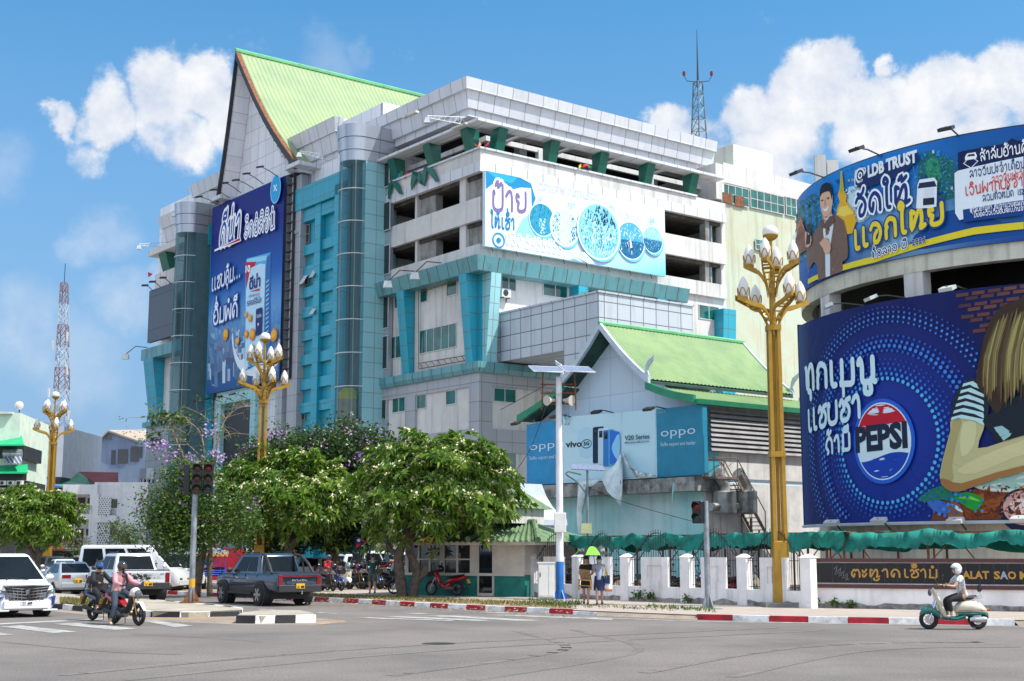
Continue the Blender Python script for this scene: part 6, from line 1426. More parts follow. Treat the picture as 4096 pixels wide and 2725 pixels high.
for x0,x1 in((-1.2,-.03),(.03,1.22)):
 z=pz(850);mb=MB();mb.box8([(b.x+x0+.2,b.y-.55,z-.17),(b.x+x1+.2,b.y-.55,z-.22),(b.x+x1,b.y+.55,z+.13),(b.x+x0,b.y+.55,z+.18)],[(b.x+x0+.2,b.y-.55,z-.13),(b.x+x1+.2,b.y-.55,z-.18),(b.x+x1,b.y+.55,z+.17),(b.x+x0,b.y+.55,z+.22)]);part('solar_panel',mb,[M_pv],t)
 mb=MB();mb.path([(b.x+x0+.2,b.y-.56,z-.15),(b.x+x1+.2,b.y-.56,z-.2),(b.x+x1,b.y+.56,z+.15),(b.x+x0,b.y+.56,z+.2)],.03,4,closed=True);part('panel_frame',mb,M_wp,t)
for sx in(-1,1):
 c=Vector((b.x+sx*.18,b.y-.1,pz(922)));dr=Vector((sx*.75,-.65,-.1)).normalized();mb=MB();mb.lathe(c,[(.06,0),(.08,.15),(.13,.28),(.20,.40),(.21,.42)],14,dr);part('loudspeaker',mb,mat('beige_horn',(.55,.50,.43),.5),t,smooth=40)
mb=MB();mb.lathe((b.x,b.y-.25,pz(905)),[(.12,.14),(.12,.0),(.09,-.08),(.02,-.12)][::-1],12);part('camera',mb,M_wp,t,smooth=40)
c0=gnd(D(1258,1389));mb=MB();mb.box(c0.x-.33,c0.x+.31,c0.y-.25,c0.y+.45,.14,.22);
t=thing('electric_cabinet','pale grey electric cabinet standing beside the white and blue pole','cabinet',(c0.x,c0.y,.14));part('plinth',mb,M_conc,t)
zc_t=at(D(1258,1297),c0.y).z;mb=MB();mb.box(c0.x-.32,c0.x+.30,c0.y-.24,c0.y+.44,.22,zc_t);part('cabinet_body',mb,M_ac,t,bevel=.015)
mb=MB();mb.box(c0.x-.35,c0.x+.33,c0.y-.27,c0.y+.47,zc_t+.001,zc_t+.05);part('cabinet_roof',mb,M_ac,t)
mb=MB();mb.box(c0.x-.29,c0.x+.06,c0.y-.262,c0.y-.241,.30,zc_t-.06);mb.box(c0.x+.09,c0.x+.27,c0.y-.262,c0.y-.241,.30,zc_t-.06);part('cabinet_door',mb,M_ac,t)
mb=MB();mb.box(c0.x-.26,c0.x-.23,c0.y-.28,c0.y-.262,1.0,1.16);part('handle',mb,M_sig,t)
# small solar street lamp behind the fence
b=at(ZJ(580,1470),58.0);zt_=at(ZJ(583,1040),58).z
t=thing('solar_street_lamp','thin street lamp with small solar panel in front of the torn advertisement','street lamp',(b.x,b.y,0))
mb=MB();mb.tube((b.x,b.y,0),(b.x,b.y,zt_),.06,8,.045);part('pole',mb,M_galv,t)
mb=MB();e=at(ZJ(450,1052),58.0);mb.path(cat([(b.x,b.y,zt_-1.1),(b.x-.4,b.y,zt_-.55),(b.x-.9,b.y,e.z-.12),(e.x,e.y,e.z)],4),.035,5);part('lamp_arm',mb,M_galv,t)
mb=MB();mb.box8([(e.x,e.y-.12,e.z-.02),(e.x+.55,e.y-.12,e.z-.16),(e.x+.55,e.y+.12,e.z-.16),(e.x,e.y+.12,e.z-.02)],[(e.x,e.y-.12,e.z+.03),(e.x+.55,e.y-.12,e.z-.1),(e.x+.55,e.y+.12,e.z-.1),(e.x,e.y+.12,e.z+.03)]);part('lamp_head',mb,M_ridge,t)
mb=MB();z=zt_+.08;mb.box8([(b.x-.7,b.y-.45,z-.1),(b.x+.7,b.y-.45,z-.16),(b.x+.7,b.y+.45,z+.1),(b.x-.7,b.y+.45,z+.16)],[(b.x-.7,b.y-.45,z-.06),(b.x+.7,b.y-.45,z-.12),(b.x+.7,b.y+.45,z+.14),(b.x-.7,b.y+.45,z+.2)]);part('solar_panel',mb,M_pv,t)
mb=MB();z=at(ZJ(565,1460),58).z;mb.box(b.x-.3,b.x+.15,b.y-.35,b.y-.08,z,z+.42);part('battery_box',mb,mat('pale_yellow_box',(.55,.55,.30),.6),t)
# boundary wall with iron bars
M_fw=mat('stained_white_wall',(.86,.83,.82),.85,var=.12,scale=1.0,streak=.55,fine=.15)
M_mold=mat('blackened_wall_foot',(.30,.28,.26),.95,var=.6,scale=2.4,fine=.4,dirt=(.05,.05,.05))
M_iron=mat('black_iron',(.015,.015,.017),.5)
fa=gnd(ZK(145,600),.14);fe=gnd(ZK(2300,690),.14)
FW=Fr((fa.x,fa.y),(fe.x-fa.x,fe.y-fa.y))
def fs(x,y=400):return FW.px(ZK(x,y))[0]
fL=fs(2357);bw_=thing('boundary_wall','stained white boundary wall with square pillars, framed blocks and black iron bars','wall',(fa.x,fa.y,.14))
z_lo=FW.px(ZK(1105,525))[1];z_hi=FW.px(ZK(882,265))[1];z_pan=FW.px(ZK(1105,292))[1]
mb=MB();mb.fb(FW,-.3,fs(2300),.10,z_lo,-.26,0);part('wall_base',mb,M_fw,bw_)
mb=MB();n=60;s1_=fs(2260)
for i in range(n):
 a,b2=-.29+(s1_+.2)*i/n,-.29+(s1_+.2)*(i+1)/n;h0=.16+.14*noise.noise((a*1.7,0,3))+.06*noise.noise((a*6,2,0));h1=.16+.14*noise.noise((b2*1.7,0,3))+.06*noise.noise((b2*6,2,0))
 mb.add([FW.pt(a,.12,.004),FW.pt(b2,.12,.004),FW.pt(b2,.12+max(.03,h1),.004),FW.pt(a,.12+max(.03,h0),.004)],[(0,1,2,3)])
part('mould_stain',mb,M_mold,bw_)
pil=[fs(x)for x in(145,500,882,1355,1803,2305)]
for s in pil:
 mb=MB();hw=.22;mb.fb(FW,s-hw,s+hw,.1,z_hi-.12,-.27,.04);mb.box8([FW.pt(s-hw-.03,z_hi-.12,-.30),FW.pt(s+hw+.03,z_hi-.12,-.30),FW.pt(s+hw+.03,z_hi-.12,.07),FW.pt(s-hw-.03,z_hi-.12,.07)],[FW.pt(s-.06,z_hi,-.16),FW.pt(s+.06,z_hi,-.16),FW.pt(s+.06,z_hi,-.08),FW.pt(s-.06,z_hi,-.08)]);part('pillar',mb,M_fw,bw_)
for i in range(len(pil)-1):
 a,b2=pil[i]+.22,pil[i+1]-.22;L_=b2-a;c=(a+b2)/2;hw=min(1.05,L_*.255);zi0,zi1=z_lo+.22,z_pan-.3
 if i<5:
  mb=MB();mb.fb(FW,c-hw,c+hw,z_lo+.002,z_pan,-.11,-.06)
  for q in((c-hw,c-hw+.32,z_lo+.003,z_pan),(c+hw-.32,c+hw,z_lo+.003,z_pan),(c-hw+.32,c+hw-.32,z_lo+.003,zi0),(c-hw+.32,c+hw-.32,zi1,z_pan)):mb.fb(FW,*q,-.06,.0)
  part('framed_block',mb,M_fw,bw_)
 mb=MB();x=a+.08
 while x<b2-.05:
  f=(x-a)/L_;zt_=z_hi-.05+.95*math.sin(math.pi*f)**1.5
  mb.tube(FW.pt(x,z_lo-.02,-.12),FW.pt(x,zt_,-.12),.013,4);x+=.13
 mb.path([FW.pt(a+L_*k/12,z_hi-.18+.95*math.sin(math.pi*k/12)**1.5,-.12)for k in range(13)],.018,4)
 for z in(z_lo+.1,z_pan-.1):mb.tube(FW.pt(a,z,-.12),FW.pt(b2,z,-.12),.014,4)
 part('iron_bars',mb,M_iron,bw_)
 # sign wall
sa=gnd(ZM(330,1130),.14);se=gnd(ZM(2357,1168),.14)
SW=Fr((sa.x,sa.y),(se.x-sa.x,se.y-sa.y));sL=SW.px(ZM(2357,1000))[0]+7
sw=thing('sign_wall','low white wall with a red brown tiled frame and gold market lettering on black','sign wall',(sa.x,sa.y,.14))
M_fr=panel('red_brown_tile',(.105,.032,.030),(.05,.03,.03),.42,.42,.012,.3,stain=.1);M_blk=panel('black_tile',(.012,.012,.013),(.05,.045,.04),.42,2,.008,.15,stain=.05)
def mz_(x,y):return SW.px(ZM(x,y))
z0,z1_=mz_(340,945)[1],mz_(330,668)[1];zi0,zi1=mz_(380,897)[1],mz_(360,712)[1];x0=mz_(318,800)[0];xi=mz_(368,800)[0]
mb=MB();mb.fb(SW,x0-.02,sL,.1,z0,-.4,.02);part('wall_base',mb,M_fw,sw)
mb=MB();n=50
for i in range(n):
 a,b2=x0+(sL-x0)*i/n,x0+(sL-x0)*(i+1)/n;h0=.17+.14*noise.noise((a*1.7,9,3))+.06*noise.noise((a*6,2,0));h1=.17+.14*noise.noise((b2*1.7,9,3))+.06*noise.noise((b2*6,2,0));mb.add([SW.pt(a,.12,.024),SW.pt(b2,.12,.024),SW.pt(b2,.12+max(.03,h1),.024),SW.pt(a,.12+max(.03,h0),.024)],[(0,1,2,3)])
part('mould_stain',mb,M_mold,sw)
mb=MB();mb.fb(SW,x0,sL,z0+.002,zi0-.04,-.3,.1);mb.fb(SW,x0,sL,zi1+.03,z1_,-.3,.1);mb.fb(SW,x0,xi-.12,zi0-.038,zi1+.028,-.3,.1);part('tiled_frame',mb,M_fr,sw)
mb=MB();mb.fb(SW,xi-.118,sL,zi0-.038,zi1+.028,-.3,.02);part('inner_edge',mb,M_fw,sw)
mb=MB();mb.fb(SW,xi,sL,zi0,zi1,.021,.045);part('black_panel',mb,M_blk,sw)
A=Art(SW,ZM,.05,.004)
A.text('ຕະຫຼາດ',(738,845),(1195,846),.245,'b98a35',.10);A.text('ເຊົ້າມໍ',(1232,846),(1545,850),.245,'b98a35',.10)
A.text('TALAT',(1725,858),(2030,860),.235,'b98a35',lao=False,bold=.035);A.text('S',(2082,861),(2132,862),.235,'b98a35',lao=False,bold=.035);A.text('A',(2140,862),(2205,862),.235,'9aa4ac',lao=False,bold=.035);A.text('O',(2213,862),(2285,863),.235,'b98a35',lao=False,bold=.035);A.text('MALL',(2325,864),(2620,866),.235,'b98a35',lao=False,bold=.035)
A.done(sw,'lettering',vcol('gold_letter_paint',.3,.6))
mb=MB()
for k in range(4):
 o=k*34;q=[(570+o,770+k*22),(600+o,735+k*22),(590+o,790+k*22),(575+o,830+k*14),(610+o,800+k*22)];mb.path([SW.pt(*mz_(x,min(885,y)),.06)for x,y in q],.012,4)
part('engraved_emblem',mb,M_galv,sw)
# net roofed bike shelters behind the wall
M_net=mat('green_shade_net',(.005,.20,.155),.75,var=.5,scale=1.6,fine=.35,dirt=(.002,.085,.065))
def shelter(a,b2,depth,zt,lab,fr,o0,posts,seed):
 r=random.Random(seed);t=thing('net_shelter',lab,'shelter',tuple(fr.pt(a,.14,-o0)))
 for k in range(posts+1):
  for o in(o0,o0+depth):
   s=a+(b2-a)*k/posts;mb=MB();mb.tube(fr.pt(s,.1,-o),fr.pt(s,zt,-o),.045,5);part('post',mb,M_rust,t)
 for o in(o0,o0+depth*.5,o0+depth):mb=MB();mb.fb(fr,a-.3,b2+.3,zt,zt+.09,-o-.05,-o+.05);part('beam',mb,M_rust,t)
 for k in range(posts*2+1):
  s=a+(b2-a)*k/(posts*2);mb=MB();mb.tube(fr.pt(s,zt-.02,-o0),fr.pt(s+r.uniform(-.3,.3),zt-.02,-o0-depth),.03,4);part('rafter',mb,M_rust,t)
  if k%2==0 and k<posts*2:mb=MB();mb.tube(fr.pt(s,zt-.95,-o0),fr.pt(s+.9,zt-.05,-o0),.022,4);mb.tube(fr.pt(s+1.6,zt-1.0,-o0),fr.pt(s+.9,zt-.05,-o0),.022,4);part('brace',mb,M_rust,t)
 n,m=130,12;rows=[]
 for i in range(n+1):
  s=a-.2+(b2-a+.4)*i/n;row=[]
  for j in range(m+1):
   f=j/m;sag=.10*math.sin(math.pi*((i*posts/n*1.0)%1))+.15*math.sin(math.pi*((j*2/m)%1));z=zt+.14-sag+.10*noise.noise((s*.9,f*3,seed))+.05*noise.noise((s*3.1,f*7,seed));row.append(fr.pt(s,z,-o0+.25-(depth+.4)*f))
  dr=.48+.32*noise.noise((s*.6,5,seed))+.2*abs(noise.noise((s*2.3,1,seed)))+.12*noise.noise((s*6.5,2,seed));q=row[0]
  rows.append([q+Vector((0,0,-dr))+fr.n*.05,q+Vector((0,0,-dr*.5))+fr.n*(.16*noise.noise((s*2.6,3,seed))+.07*noise.noise((s*8,1,seed)))]+row)
 mb=MB();mb.loft(rows,caps=False,closed=False);part('shade_net',mb,M_net,t,smooth=True)
 for q in(.5,1.0):
  mb=MB();mb.loft([[fr.pt(s,zt+.05,-o0-depth*q+.08*noise.noise((s*2,q,seed))),fr.pt(s,zt-.45-.35*noise.noise((s*.8,q*9,seed)),-o0-depth*q+.25*noise.noise((s*1.7,q*5,seed)))]for s in[a+(b2-a)*i/70 for i in range(71)]],caps=False,closed=False);part('hanging_net',mb,M_net,t,smooth=True)
zsh=FW.px(ZK(1100,140),-3)[1]
shelter(fs(180),fs(1180),5,zsh,'green net roofed bike shelter behind the boundary wall, next to the guard kiosk',FW,2.2,4,3)
shelter(fs(1250),fs(2300),5,zsh+.02,'green net roofed bike shelter behind the wall blocks, beside the tall gold lamp',FW,2.0,4,8)
shelter(mz_(380,600)[0],sL,3.5,SW.px(ZM(1300,440),-1.5)[1],'green net roofed shelter behind the gold lettered sign wall',SW,1.6,4,15)
# guard kiosk
M_kw_=mat('cream_kiosk_board',(.60,.55,.48),.8,streak=.3,var=.12);M_kt=mat('teal_kiosk_base',(.012,.20,.165),.7,var=.25,scale=1.5);M_tile=mat('green_roof_tile',(.13,.21,.10),.8,var=.4,scale=2.5,fine=.3,dirt=(.07,.12,.06))
kA=gnd(ZI(400,1010),.14);kB=gnd(ZI(1530,1030),.14);KF=Fr((kA.x,kA.y),(kB.x-kA.x,kB.y-kA.y));kL=(kB-kA).length;kd=5.0
ki=thing('guard_kiosk','small guard kiosk with green corrugated hip roof and teal lower walls','kiosk',(kA.x,kA.y,.14))
def kp(x,y,o=0):return KF.px(ZI(x,y),o)
ze=kp(1100,540)[1];zm=kp(900,820)[1];zt_=ze+.1
mb=MB();mb.fb(KF,0,kL,.12,zm,-kd,0);part('lower_wall',mb,M_kt,ki)
mb=MB();xs_=[kp(x,700)[0]for x in(405,750,1022,1055,1095,1240)]
for a,b2 in((0,.12),(xs_[1]-.06,xs_[1]+.08),(xs_[2],xs_[4]-.02),(xs_[5],kL)):mb.fb(KF,a,b2,zm+.002,zt_,-.15,.02)
mb.fb(KF,0,.12,zm+.002,zt_,-kd,-.151);mb.fb(KF,kL-.12,kL,zm+.002,zt_,-kd,-.151);mb.fb(KF,.121,kL-.121,zm+.002,zt_,-kd,-kd+.12);mb.fb(KF,0,kL,zm-.05,zm+.06,.0,.08)
part('upper_wall',mb,M_kw_,ki)
for a,b2,nx in((xs_[0]+.12,xs_[1]-.06,3),(xs_[1]+.08,xs_[2],2)):
 mb=MB();mb.fb(KF,a,b2,zm+.06,zt_-.12,-.08,-.04);w=part('window',mb,glass('kiosk_glass',(.05,.055,.055)),ki);mb=MB()
 for k in range(nx+1):s=a+(b2-a)*k/nx;mb.fb(KF,s-.035,s+.035,zm+.06,zt_-.12,-.04,.03)
 mb.fb(KF,a,b2,zm+(zt_-zm)*.45,zm+(zt_-zm)*.45+.05,-.039,.026);mb.fb(KF,a,b2,zt_-.12,zt_,-.1,.03);part('frame',mb,M_kw_,w)
mb=MB();mb.fb(KF,xs_[4]+.04,xs_[5]-.05,.26,zt_-.08,.0,.03);dr_=part('door',mb,M_black,ki)
mb=MB()
for q in((xs_[4]-.02,xs_[4]+.04,.14,zt_),(xs_[5]-.05,xs_[5]+.02,.14,zt_),(xs_[4]+.04,xs_[5]-.05,.14,.26),(xs_[4]+.04,xs_[5]-.05,zt_-.08,zt_)):mb.fb(KF,*q,.0,.07)
part('frame',mb,M_kw_,dr_)
mb=MB();mb.fb(KF,-1.2,kL+.9,ze-.02,ze+.13,-kd-.6,.75);part('eave_board',mb,M_kw_,ki)
# corrugated hip roof: waves run up the slope
ztop=kp(1000,380)[1]+.1;mb=MB();n=150;vs=[];fs_=[];e0,e1=-1.35,kL+1.05
for i in range(n+1):
 f=i/n;s=e0+(e1-e0)*f;wv=.05*math.sin(f*n*1.26)
 for j in range(5):
  g=j/4;ss=e0+1.9*g+(e1-e0-3.8*g)*f;o=.85-(kd*.5+.85)*g;vs.append(KF.pt(ss,ze+.12+(ztop-ze)*(g**.85)+wv,o))
for i in range(n):fs_+=[(i*5+j,i*5+j+1,(i+1)*5+j+1,(i+1)*5+j)for j in range(4)]
mb.add(vs,fs_);k5=len(mb.v)
A0=KF.pt(e0,ze+.12,.85);A1=KF.pt(e0,ze+.12,-kd-.85);At=KF.pt(e0+1.9,ztop+.12,-kd*.5);B0=KF.pt(e1,ze+.12,.85);B1=KF.pt(e1,ze+.12,-kd-.85);Bt=KF.pt(e1-1.9,ztop+.12,-kd*.5)
mb.quad(A0,A1,At);mb.quad(B0,B1,Bt);mb.quad(A1,B1,Bt,At);rf=part('roof',mb,M_tile,ki)
mb=MB()
for p,q in((A0,At),(B0,Bt),(At,Bt),(KF.pt(kL*.42,ze+.16,.86),KF.pt(kL*.46,ztop+.1,-kd*.45)),(KF.pt(kL*.62,ze+.16,.86),KF.pt(kL*.60,ztop+.1,-kd*.45))):mb.path([p+(q-p)*k/8+Vector((0,0,.06))for k in range(9)],[.13,.11]*4+[.12],7)
part('ridge_tile',mb,M_tile,rf)
# second little tier with a curved white gable behind
mb=MB();mb.fb(KF,kL*.34,kL*.80,ztop+.1,ztop+.75,-kd*.8,-kd*.2);part('lantern_wall',mb,M_plast,ki)
mb=MB();z=ztop+.75;mb.box8([KF.pt(kL*.30,z,.1-kd*.2+.6),KF.pt(kL*.84,z,.1-kd*.2+.6),KF.pt(kL*.84,z,-kd*.9),KF.pt(kL*.30,z,-kd*.9)],[KF.pt(kL*.42,z+.8,-kd*.45),KF.pt(kL*.72,z+.8,-kd*.45),KF.pt(kL*.72,z+.8,-kd*.55),KF.pt(kL*.42,z+.8,-kd*.55)]);part('lantern_roof',mb,M_tile,ki)
g0=at(ZI(1660,360),70);gp=[at(p,70)for p in(ZI(1390,0),ZI(1440,120),ZI(1500,230),ZI(1575,310),ZI(1665,355))];gq=[at(p,70)for p in(ZI(1660,300),ZI(1590,250),ZI(1520,170),ZI(1460,70),ZI(1420,-40))]
mb=MB();mb.loft([[a,b2,b2+Vector((1.5,1.2,0)),a+Vector((1.5,1.2,0))]for a,b2 in zip(gp,gq[::-1])]);one('curved_eave',mb,M_bargew,'grey curved roof eave of the gatehouse behind the blossoming tree','roof')
mb=MB();mb.poly([at(p,70.3)for p in(ZI(1000,0),ZI(1380,-20),ZI(1470,160),ZI(1580,300),ZI(1600,400),ZI(1600,700),ZI(1000,700))]);mb.poly([at(p,70.3)+Vector((1.2,1.0,0))for p in(ZI(1000,0),ZI(1380,-20),ZI(1470,160),ZI(1580,300),ZI(1600,400),ZI(1600,700),ZI(1000,700))]);one('gatehouse_wall',mb,M_bluepan,'pale panelled gatehouse wall behind the guard kiosk','gatehouse')
# low stained wall by the kiosk
a=gnd(ZI(1265,1015),.14);b2=gnd(ZI(1535,1025),.14);q=Fr((a.x,a.y),(b2.x-a.x,b2.y-a.y));mb=MB();mb.fb(q,0,(b2-a).length,.12,.93,-.3,0);one('low_wall',mb,M_mold,'low mouldy wall stub between the kiosk door and the first white pillar','wall')
# trees
M_bark=mat('grey_brown_bark',(.11,.085,.065),.9,var=.45,scale=5,fine=.5,bump=.6,dirt=(.05,.038,.03))
M_leafF=leafmat('blossom_tree_leaf',(.05,.125,.012),(.125,.245,.024),(.30,.385,.07),.30)
M_leafD=leafmat('dark_tree_leaf',(.010,.032,.008),(.02,.06,.012),(.05,.11,.02),.4)
M_leafY=leafmat('thin_tree_leaf',(.03,.085,.012),(.065,.145,.018),(.15,.19,.03),.4)
M_flow=leafmat('cream_blossom',(.74,.66,.40),(.80,.74,.56),(.70,.58,.26),.6)
M_purp=leafmat('purple_blossom',(.38,.14,.50),(.52,.24,.62),(.30,.08,.42),.6)
def limb(mb,rnd,a,b,r0,r1,bend=.3,n=6):
 a=Vector(a);b=Vector(b);m=a.lerp(b,.5)+Vector((rnd.uniform(-bend,bend),rnd.uniform(-bend,bend),rnd.uniform(-.05,bend)))
 pts=cat([tuple(a),tuple(m),tuple(b)],3);mb.path(pts,[r0+(r1-r0)*i/(len(pts)-1)for i in range(len(pts))],n);return[Vector(p)for p in pts]
def rosettes(mb,fl,rnd,tips,ll,nl,ff):
 for c,ax in tips:
  ax=ax.normalized();x=ax.orthogonal().normalized();y=ax.cross(x);ph=rnd.uniform(0,6.28)
  for k in range(nl):
   a=ph+6.283*k/nl+rnd.uniform(-.25,.25);el=rnd.uniform(-.15,.75);L=ll*rnd.uniform(.65,1.15)
   d=(x*math.cos(a)+y*math.sin(a))*math.cos(el)+ax*math.sin(el);s=ax.cross(d).normalized()*L*.16
   b=c+d*.03;m=c+d*L*.55+ax*.03;t=c+d*L-Vector((0,0,L*.22));up=ax*L*.05
   mb.add([b,m-s+up,t,m+s+up],[(0,1,2),(0,2,3)])
  if rnd.random()<ff:
   q=c+ax*ll*.35
   for k in range(rnd.randint(5,10)):
    p=q+Vector((rnd.gauss(0,.085),rnd.gauss(0,.085),rnd.gauss(0,.06)));u=Vector((rnd.gauss(0,1),rnd.gauss(0,1),rnd.gauss(0,1))).normalized()*.055;w=u.orthogonal().normalized()*.055
    fl.add([p-u,p+w,p+u,p-w],[(0,1,2,3)])
def blossom_tree(base,cen,rad,n,lab,trunk,seed,ll=.36,ff=.3,lean=None,nl=10):
 rnd=random.Random(seed);base=Vector(base);cen=Vector(cen);t=thing('blossoming_tree',lab,'tree',tuple(base));tips=[]
 while len(tips)<n:
  d=Vector((rnd.gauss(0,1),rnd.gauss(0,1),rnd.gauss(.25,.8))).normalized()
  if d.z<-.62 and rnd.random()<(-.45-d.z)*2:continue
  lump=.80+.42*noise.noise((d.x*2.4+seed,d.y*2.4,d.z*2.4))+.14*noise.noise((d.x*6+seed,d.y*6,d.z*6));rr=lump*(rnd.uniform(.80,1.06)if rnd.random()<.72 else rnd.uniform(.5,.88))
  p=cen+Vector((d.x*rad[0]*rr,d.y*rad[1]*rr,d.z*rad[2]*rr));tips.append((p,(d+Vector((0,0,.7))+Vector((rnd.gauss(0,.25),rnd.gauss(0,.25),0)))))
 mb=MB();fl=MB();rosettes(mb,fl,rnd,tips,ll,nl,ff);part('crown',mb,M_leafF,t);part('blossom',fl,M_flow,t)
 tr=MB()
 for pts,r0,r1 in trunk:tr.path(cat([tuple(base+Vector(p))for p in pts],4),[r0+(r1-r0)*i/(4*(len(pts)-1))+.02*math.sin(i*2.3)for i in range(4*(len(pts)-1)+1)],9)
 part('trunk',tr,M_bark,t,smooth=True)
 br=MB();ends=[base+Vector(pts[-1])for pts,_,_ in trunk]
 for c,ax in rnd.sample(tips,min(70,n)):
  e=min(ends,key=lambda q:(q-c).length);limb(br,rnd,e,c-ax.normalized()*.02,.075,.014,.35,5)
 part('branch',br,M_bark,t,smooth=True);return t
def leafy(mb,rnd,c,n,r,ll):
 for _ in range(n):
  p=c+Vector((rnd.gauss(0,r),rnd.gauss(0,r),rnd.gauss(0,r*.7)));d=Vector((rnd.gauss(0,1),rnd.gauss(0,1),rnd.gauss(-.2,.6))).normalized();s=d.orthogonal().normalized();s=(s*math.cos(_)+d.cross(s)*math.sin(_))*ll*.26;L=ll*rnd.uniform(.6,1.2)
  mb.add([p,p+d*L*.5-s,p+d*L,p+d*L*.5+s],[(0,1,2,3)])
def bushy_tree(base,blobs,nper,ml,lab,trunk,seed,ll=.2,flowers=0,mf=None,name='leafy_tree',clr=.42,cap=None):
 rnd=random.Random(seed);base=Vector(base);t=thing(name,lab,'tree',tuple(base));mb=MB();fl=MB();cs=[]
 for(c,r)in blobs:
  c=Vector(c)
  for k in range(nper):
   d=Vector((rnd.gauss(0,1),rnd.gauss(0,1),rnd.gauss(.1,1))).normalized();p=c+Vector((d.x*r[0],d.y*r[1],d.z*r[2]))*rnd.uniform(.45,1.0);cs.append(p);leafy(mb,rnd,p,rnd.randint(24,46),clr,ll)
   if rnd.random()<flowers and d.z>-.3:
    q=p+d*clr*.8
    for _ in range(rnd.randint(10,26)):
     z=q+Vector((rnd.gauss(0,.22),rnd.gauss(0,.22),rnd.gauss(0,.2)));u=Vector((rnd.gauss(0,1),rnd.gauss(0,1),rnd.gauss(0,1))).normalized()*.055;w=u.orthogonal().normalized()*.055;fl.add([z-u,z+w,z+u,z-w],[(0,1,2,3)])
 part('crown',mb,ml,t)
 if fl.f:part('blossom',fl,mf or M_purp,t)
 tr=MB()
 for pts,r0,r1 in trunk:q=cat([tuple(base+Vector(p))for p in pts],4);tr.path(q,[r0+(r1-r0)*i/(len(q)-1)+.012*math.sin(i*2.1)for i in range(len(q))],8)
 part('trunk',tr,M_bark,t,smooth=True)
 br=MB();e=base+Vector(trunk[0][0][-1])
 for c in rnd.sample(cs,min(30,len(cs))):limb(br,rnd,e,c,.06,.012,.4,5)
 part('branch',br,M_bark,t,smooth=True);return t
g=gnd(D(935,1374),.14);Yg=g.y
ca=at(D(1000,1138),Yg+.3)
blossom_tree(g,ca,(3.75,3.4,2.65),2100,'blossoming tree with a gnarled twin trunk in front of the guard kiosk',[([(-.15,0,-.1),(-.25,0,.7),(-.35,.05,1.6),(-.1,0,2.3),(.1,0,2.9)],.25,.14),([(.25,0,-.1),(.35,-.05,.6),(.42,0,1.1),(.12,0,1.8),(.15,0,2.5),(.25,0,3.4)],.21,.12),([(.45,0,.7),(.75,0,1.05),(.7,0,1.3)],.17,.10),([(-.3,0,1.7),(-.75,.1,2.0),(-.6,.1,2.9),(-.4,0,3.6)],.13,.08),([(.1,0,2.3),(1.1,0,2.9),(2.0,.2,3.5)],.12,.06)],4,.40,.30)
g=gnd(D(661,1354),.14);cb_=at(D(668,1160),g.y)
blossom_tree(g,cb_,(4.5,3.3,2.75),2300,'blossoming tree with a forked trunk just above the blue grey pickup',[([(0,0,-.1),(0,0,1.2),(-.1,0,2.2),(-.7,0,3.3)],.26,.13),([(0,0,1.6),(.35,0,2.4),(1.0,.1,3.1),(1.9,.1,3.5)],.17,.08),([(-.1,0,2.2),(.2,0,3.2),(.3,0,4.0)],.13,.07)],9,.42,.24)
g=gnd(D(78,1338),.1);cc_=at(D(72,1198),g.y)
blossom_tree(g,cc_,(3.35,2.9,2.35),1400,'round blossoming tree at the left edge behind the white minivan',[([(0,0,-.1),(.2,0,1.2),(.1,0,2.2)],.25,.14),([(.1,0,1.4),(-.6,0,2.4),(-1.2,0,3.1)],.15,.08),([(.1,0,1.5),(.9,0,2.3),(1.5,.1,2.9)],.14,.07)],21,.42,.16)
g=gnd(D(757,1350),.14);Yp=g.y-2.6
P_=lambda x,y,dy=0:at(D(x,y),Yp+3+dy)
bushy_tree(g,[(P_(690,1050,2),(2.4,2,1.7)),(P_(790,1030,2),(2.5,2,1.5)),(P_(860,1060,2),(1.7,1.8,1.8)),(P_(620,1080,2),(1.8,1.6,1.7)),(P_(760,1130,2),(2.4,2.0,1.6)),(P_(850,1160,1),(1.7,1.8,1.9)),(P_(600,1170,1),(2.0,1.8,1.6)),(P_(700,1175,1),(2.4,2,1.6)),(P_(790,1190,1),(2.2,2,1.5)),(P_(640,1250,1),(1.5,1.5,.9))],95,leafmat('hedge_tree_leaf',(.018,.055,.01),(.045,.10,.018),(.10,.15,.03),.4),'large dark tree covered with purple blossom behind the blossoming trees',[([(0,0,-.1),(.1,0,1.2),(-.1,.2,2.5),(.2,.5,4)],.27,.16)],5,.25,.20)
g2=gnd(D(770,1352),.14);Q_=lambda x,y,dy=0:at(D(x,y),g2.y+dy)
bushy_tree(g2,[(Q_(730,1215),(1.7,1.5,.9)),(Q_(810,1228),(1.6,1.5,.85)),(Q_(770,1185),(1.8,1.6,.9)),(Q_(860,1200,2),(1.3,1.2,.9))],80,M_leafD,'low dark shade tree over the parked motorbikes',[([(0,0,-.1),(.05,0,1.2),(.0,.1,2.6)],.20,.13)],14,.30)
g3=gnd(D(483,1368),.14);T_=lambda x,y,dy=0:at(D(x,y),g3.y+dy)
bushy_tree(g3,[(T_(420,1150),(1.6,1.3,1.2)),(T_(480,1190),(1.5,1.3,1.2)),(T_(395,1225),(1.1,1,.9)),(T_(540,1180,1),(1.2,1.2,1.2)),(T_(440,1095),(1.1,.9,.7)),(T_(450,1240),(1.4,1.2,.8)),(T_(380,1180),(1.0,1,1.0))],62,M_leafY,'thin leaning tree with yellowing leaves and lilac flowers behind the signal post',[([(0,0,-.1),(-.05,0,1.5),(.0,0,3)],.13,.09),([(-.7,.3,-.1),(-.55,.3,1.2),(-.3,.2,2.6),(-.6,.1,3.6)],.24,.12)],6,.17,.05,clr=.40)
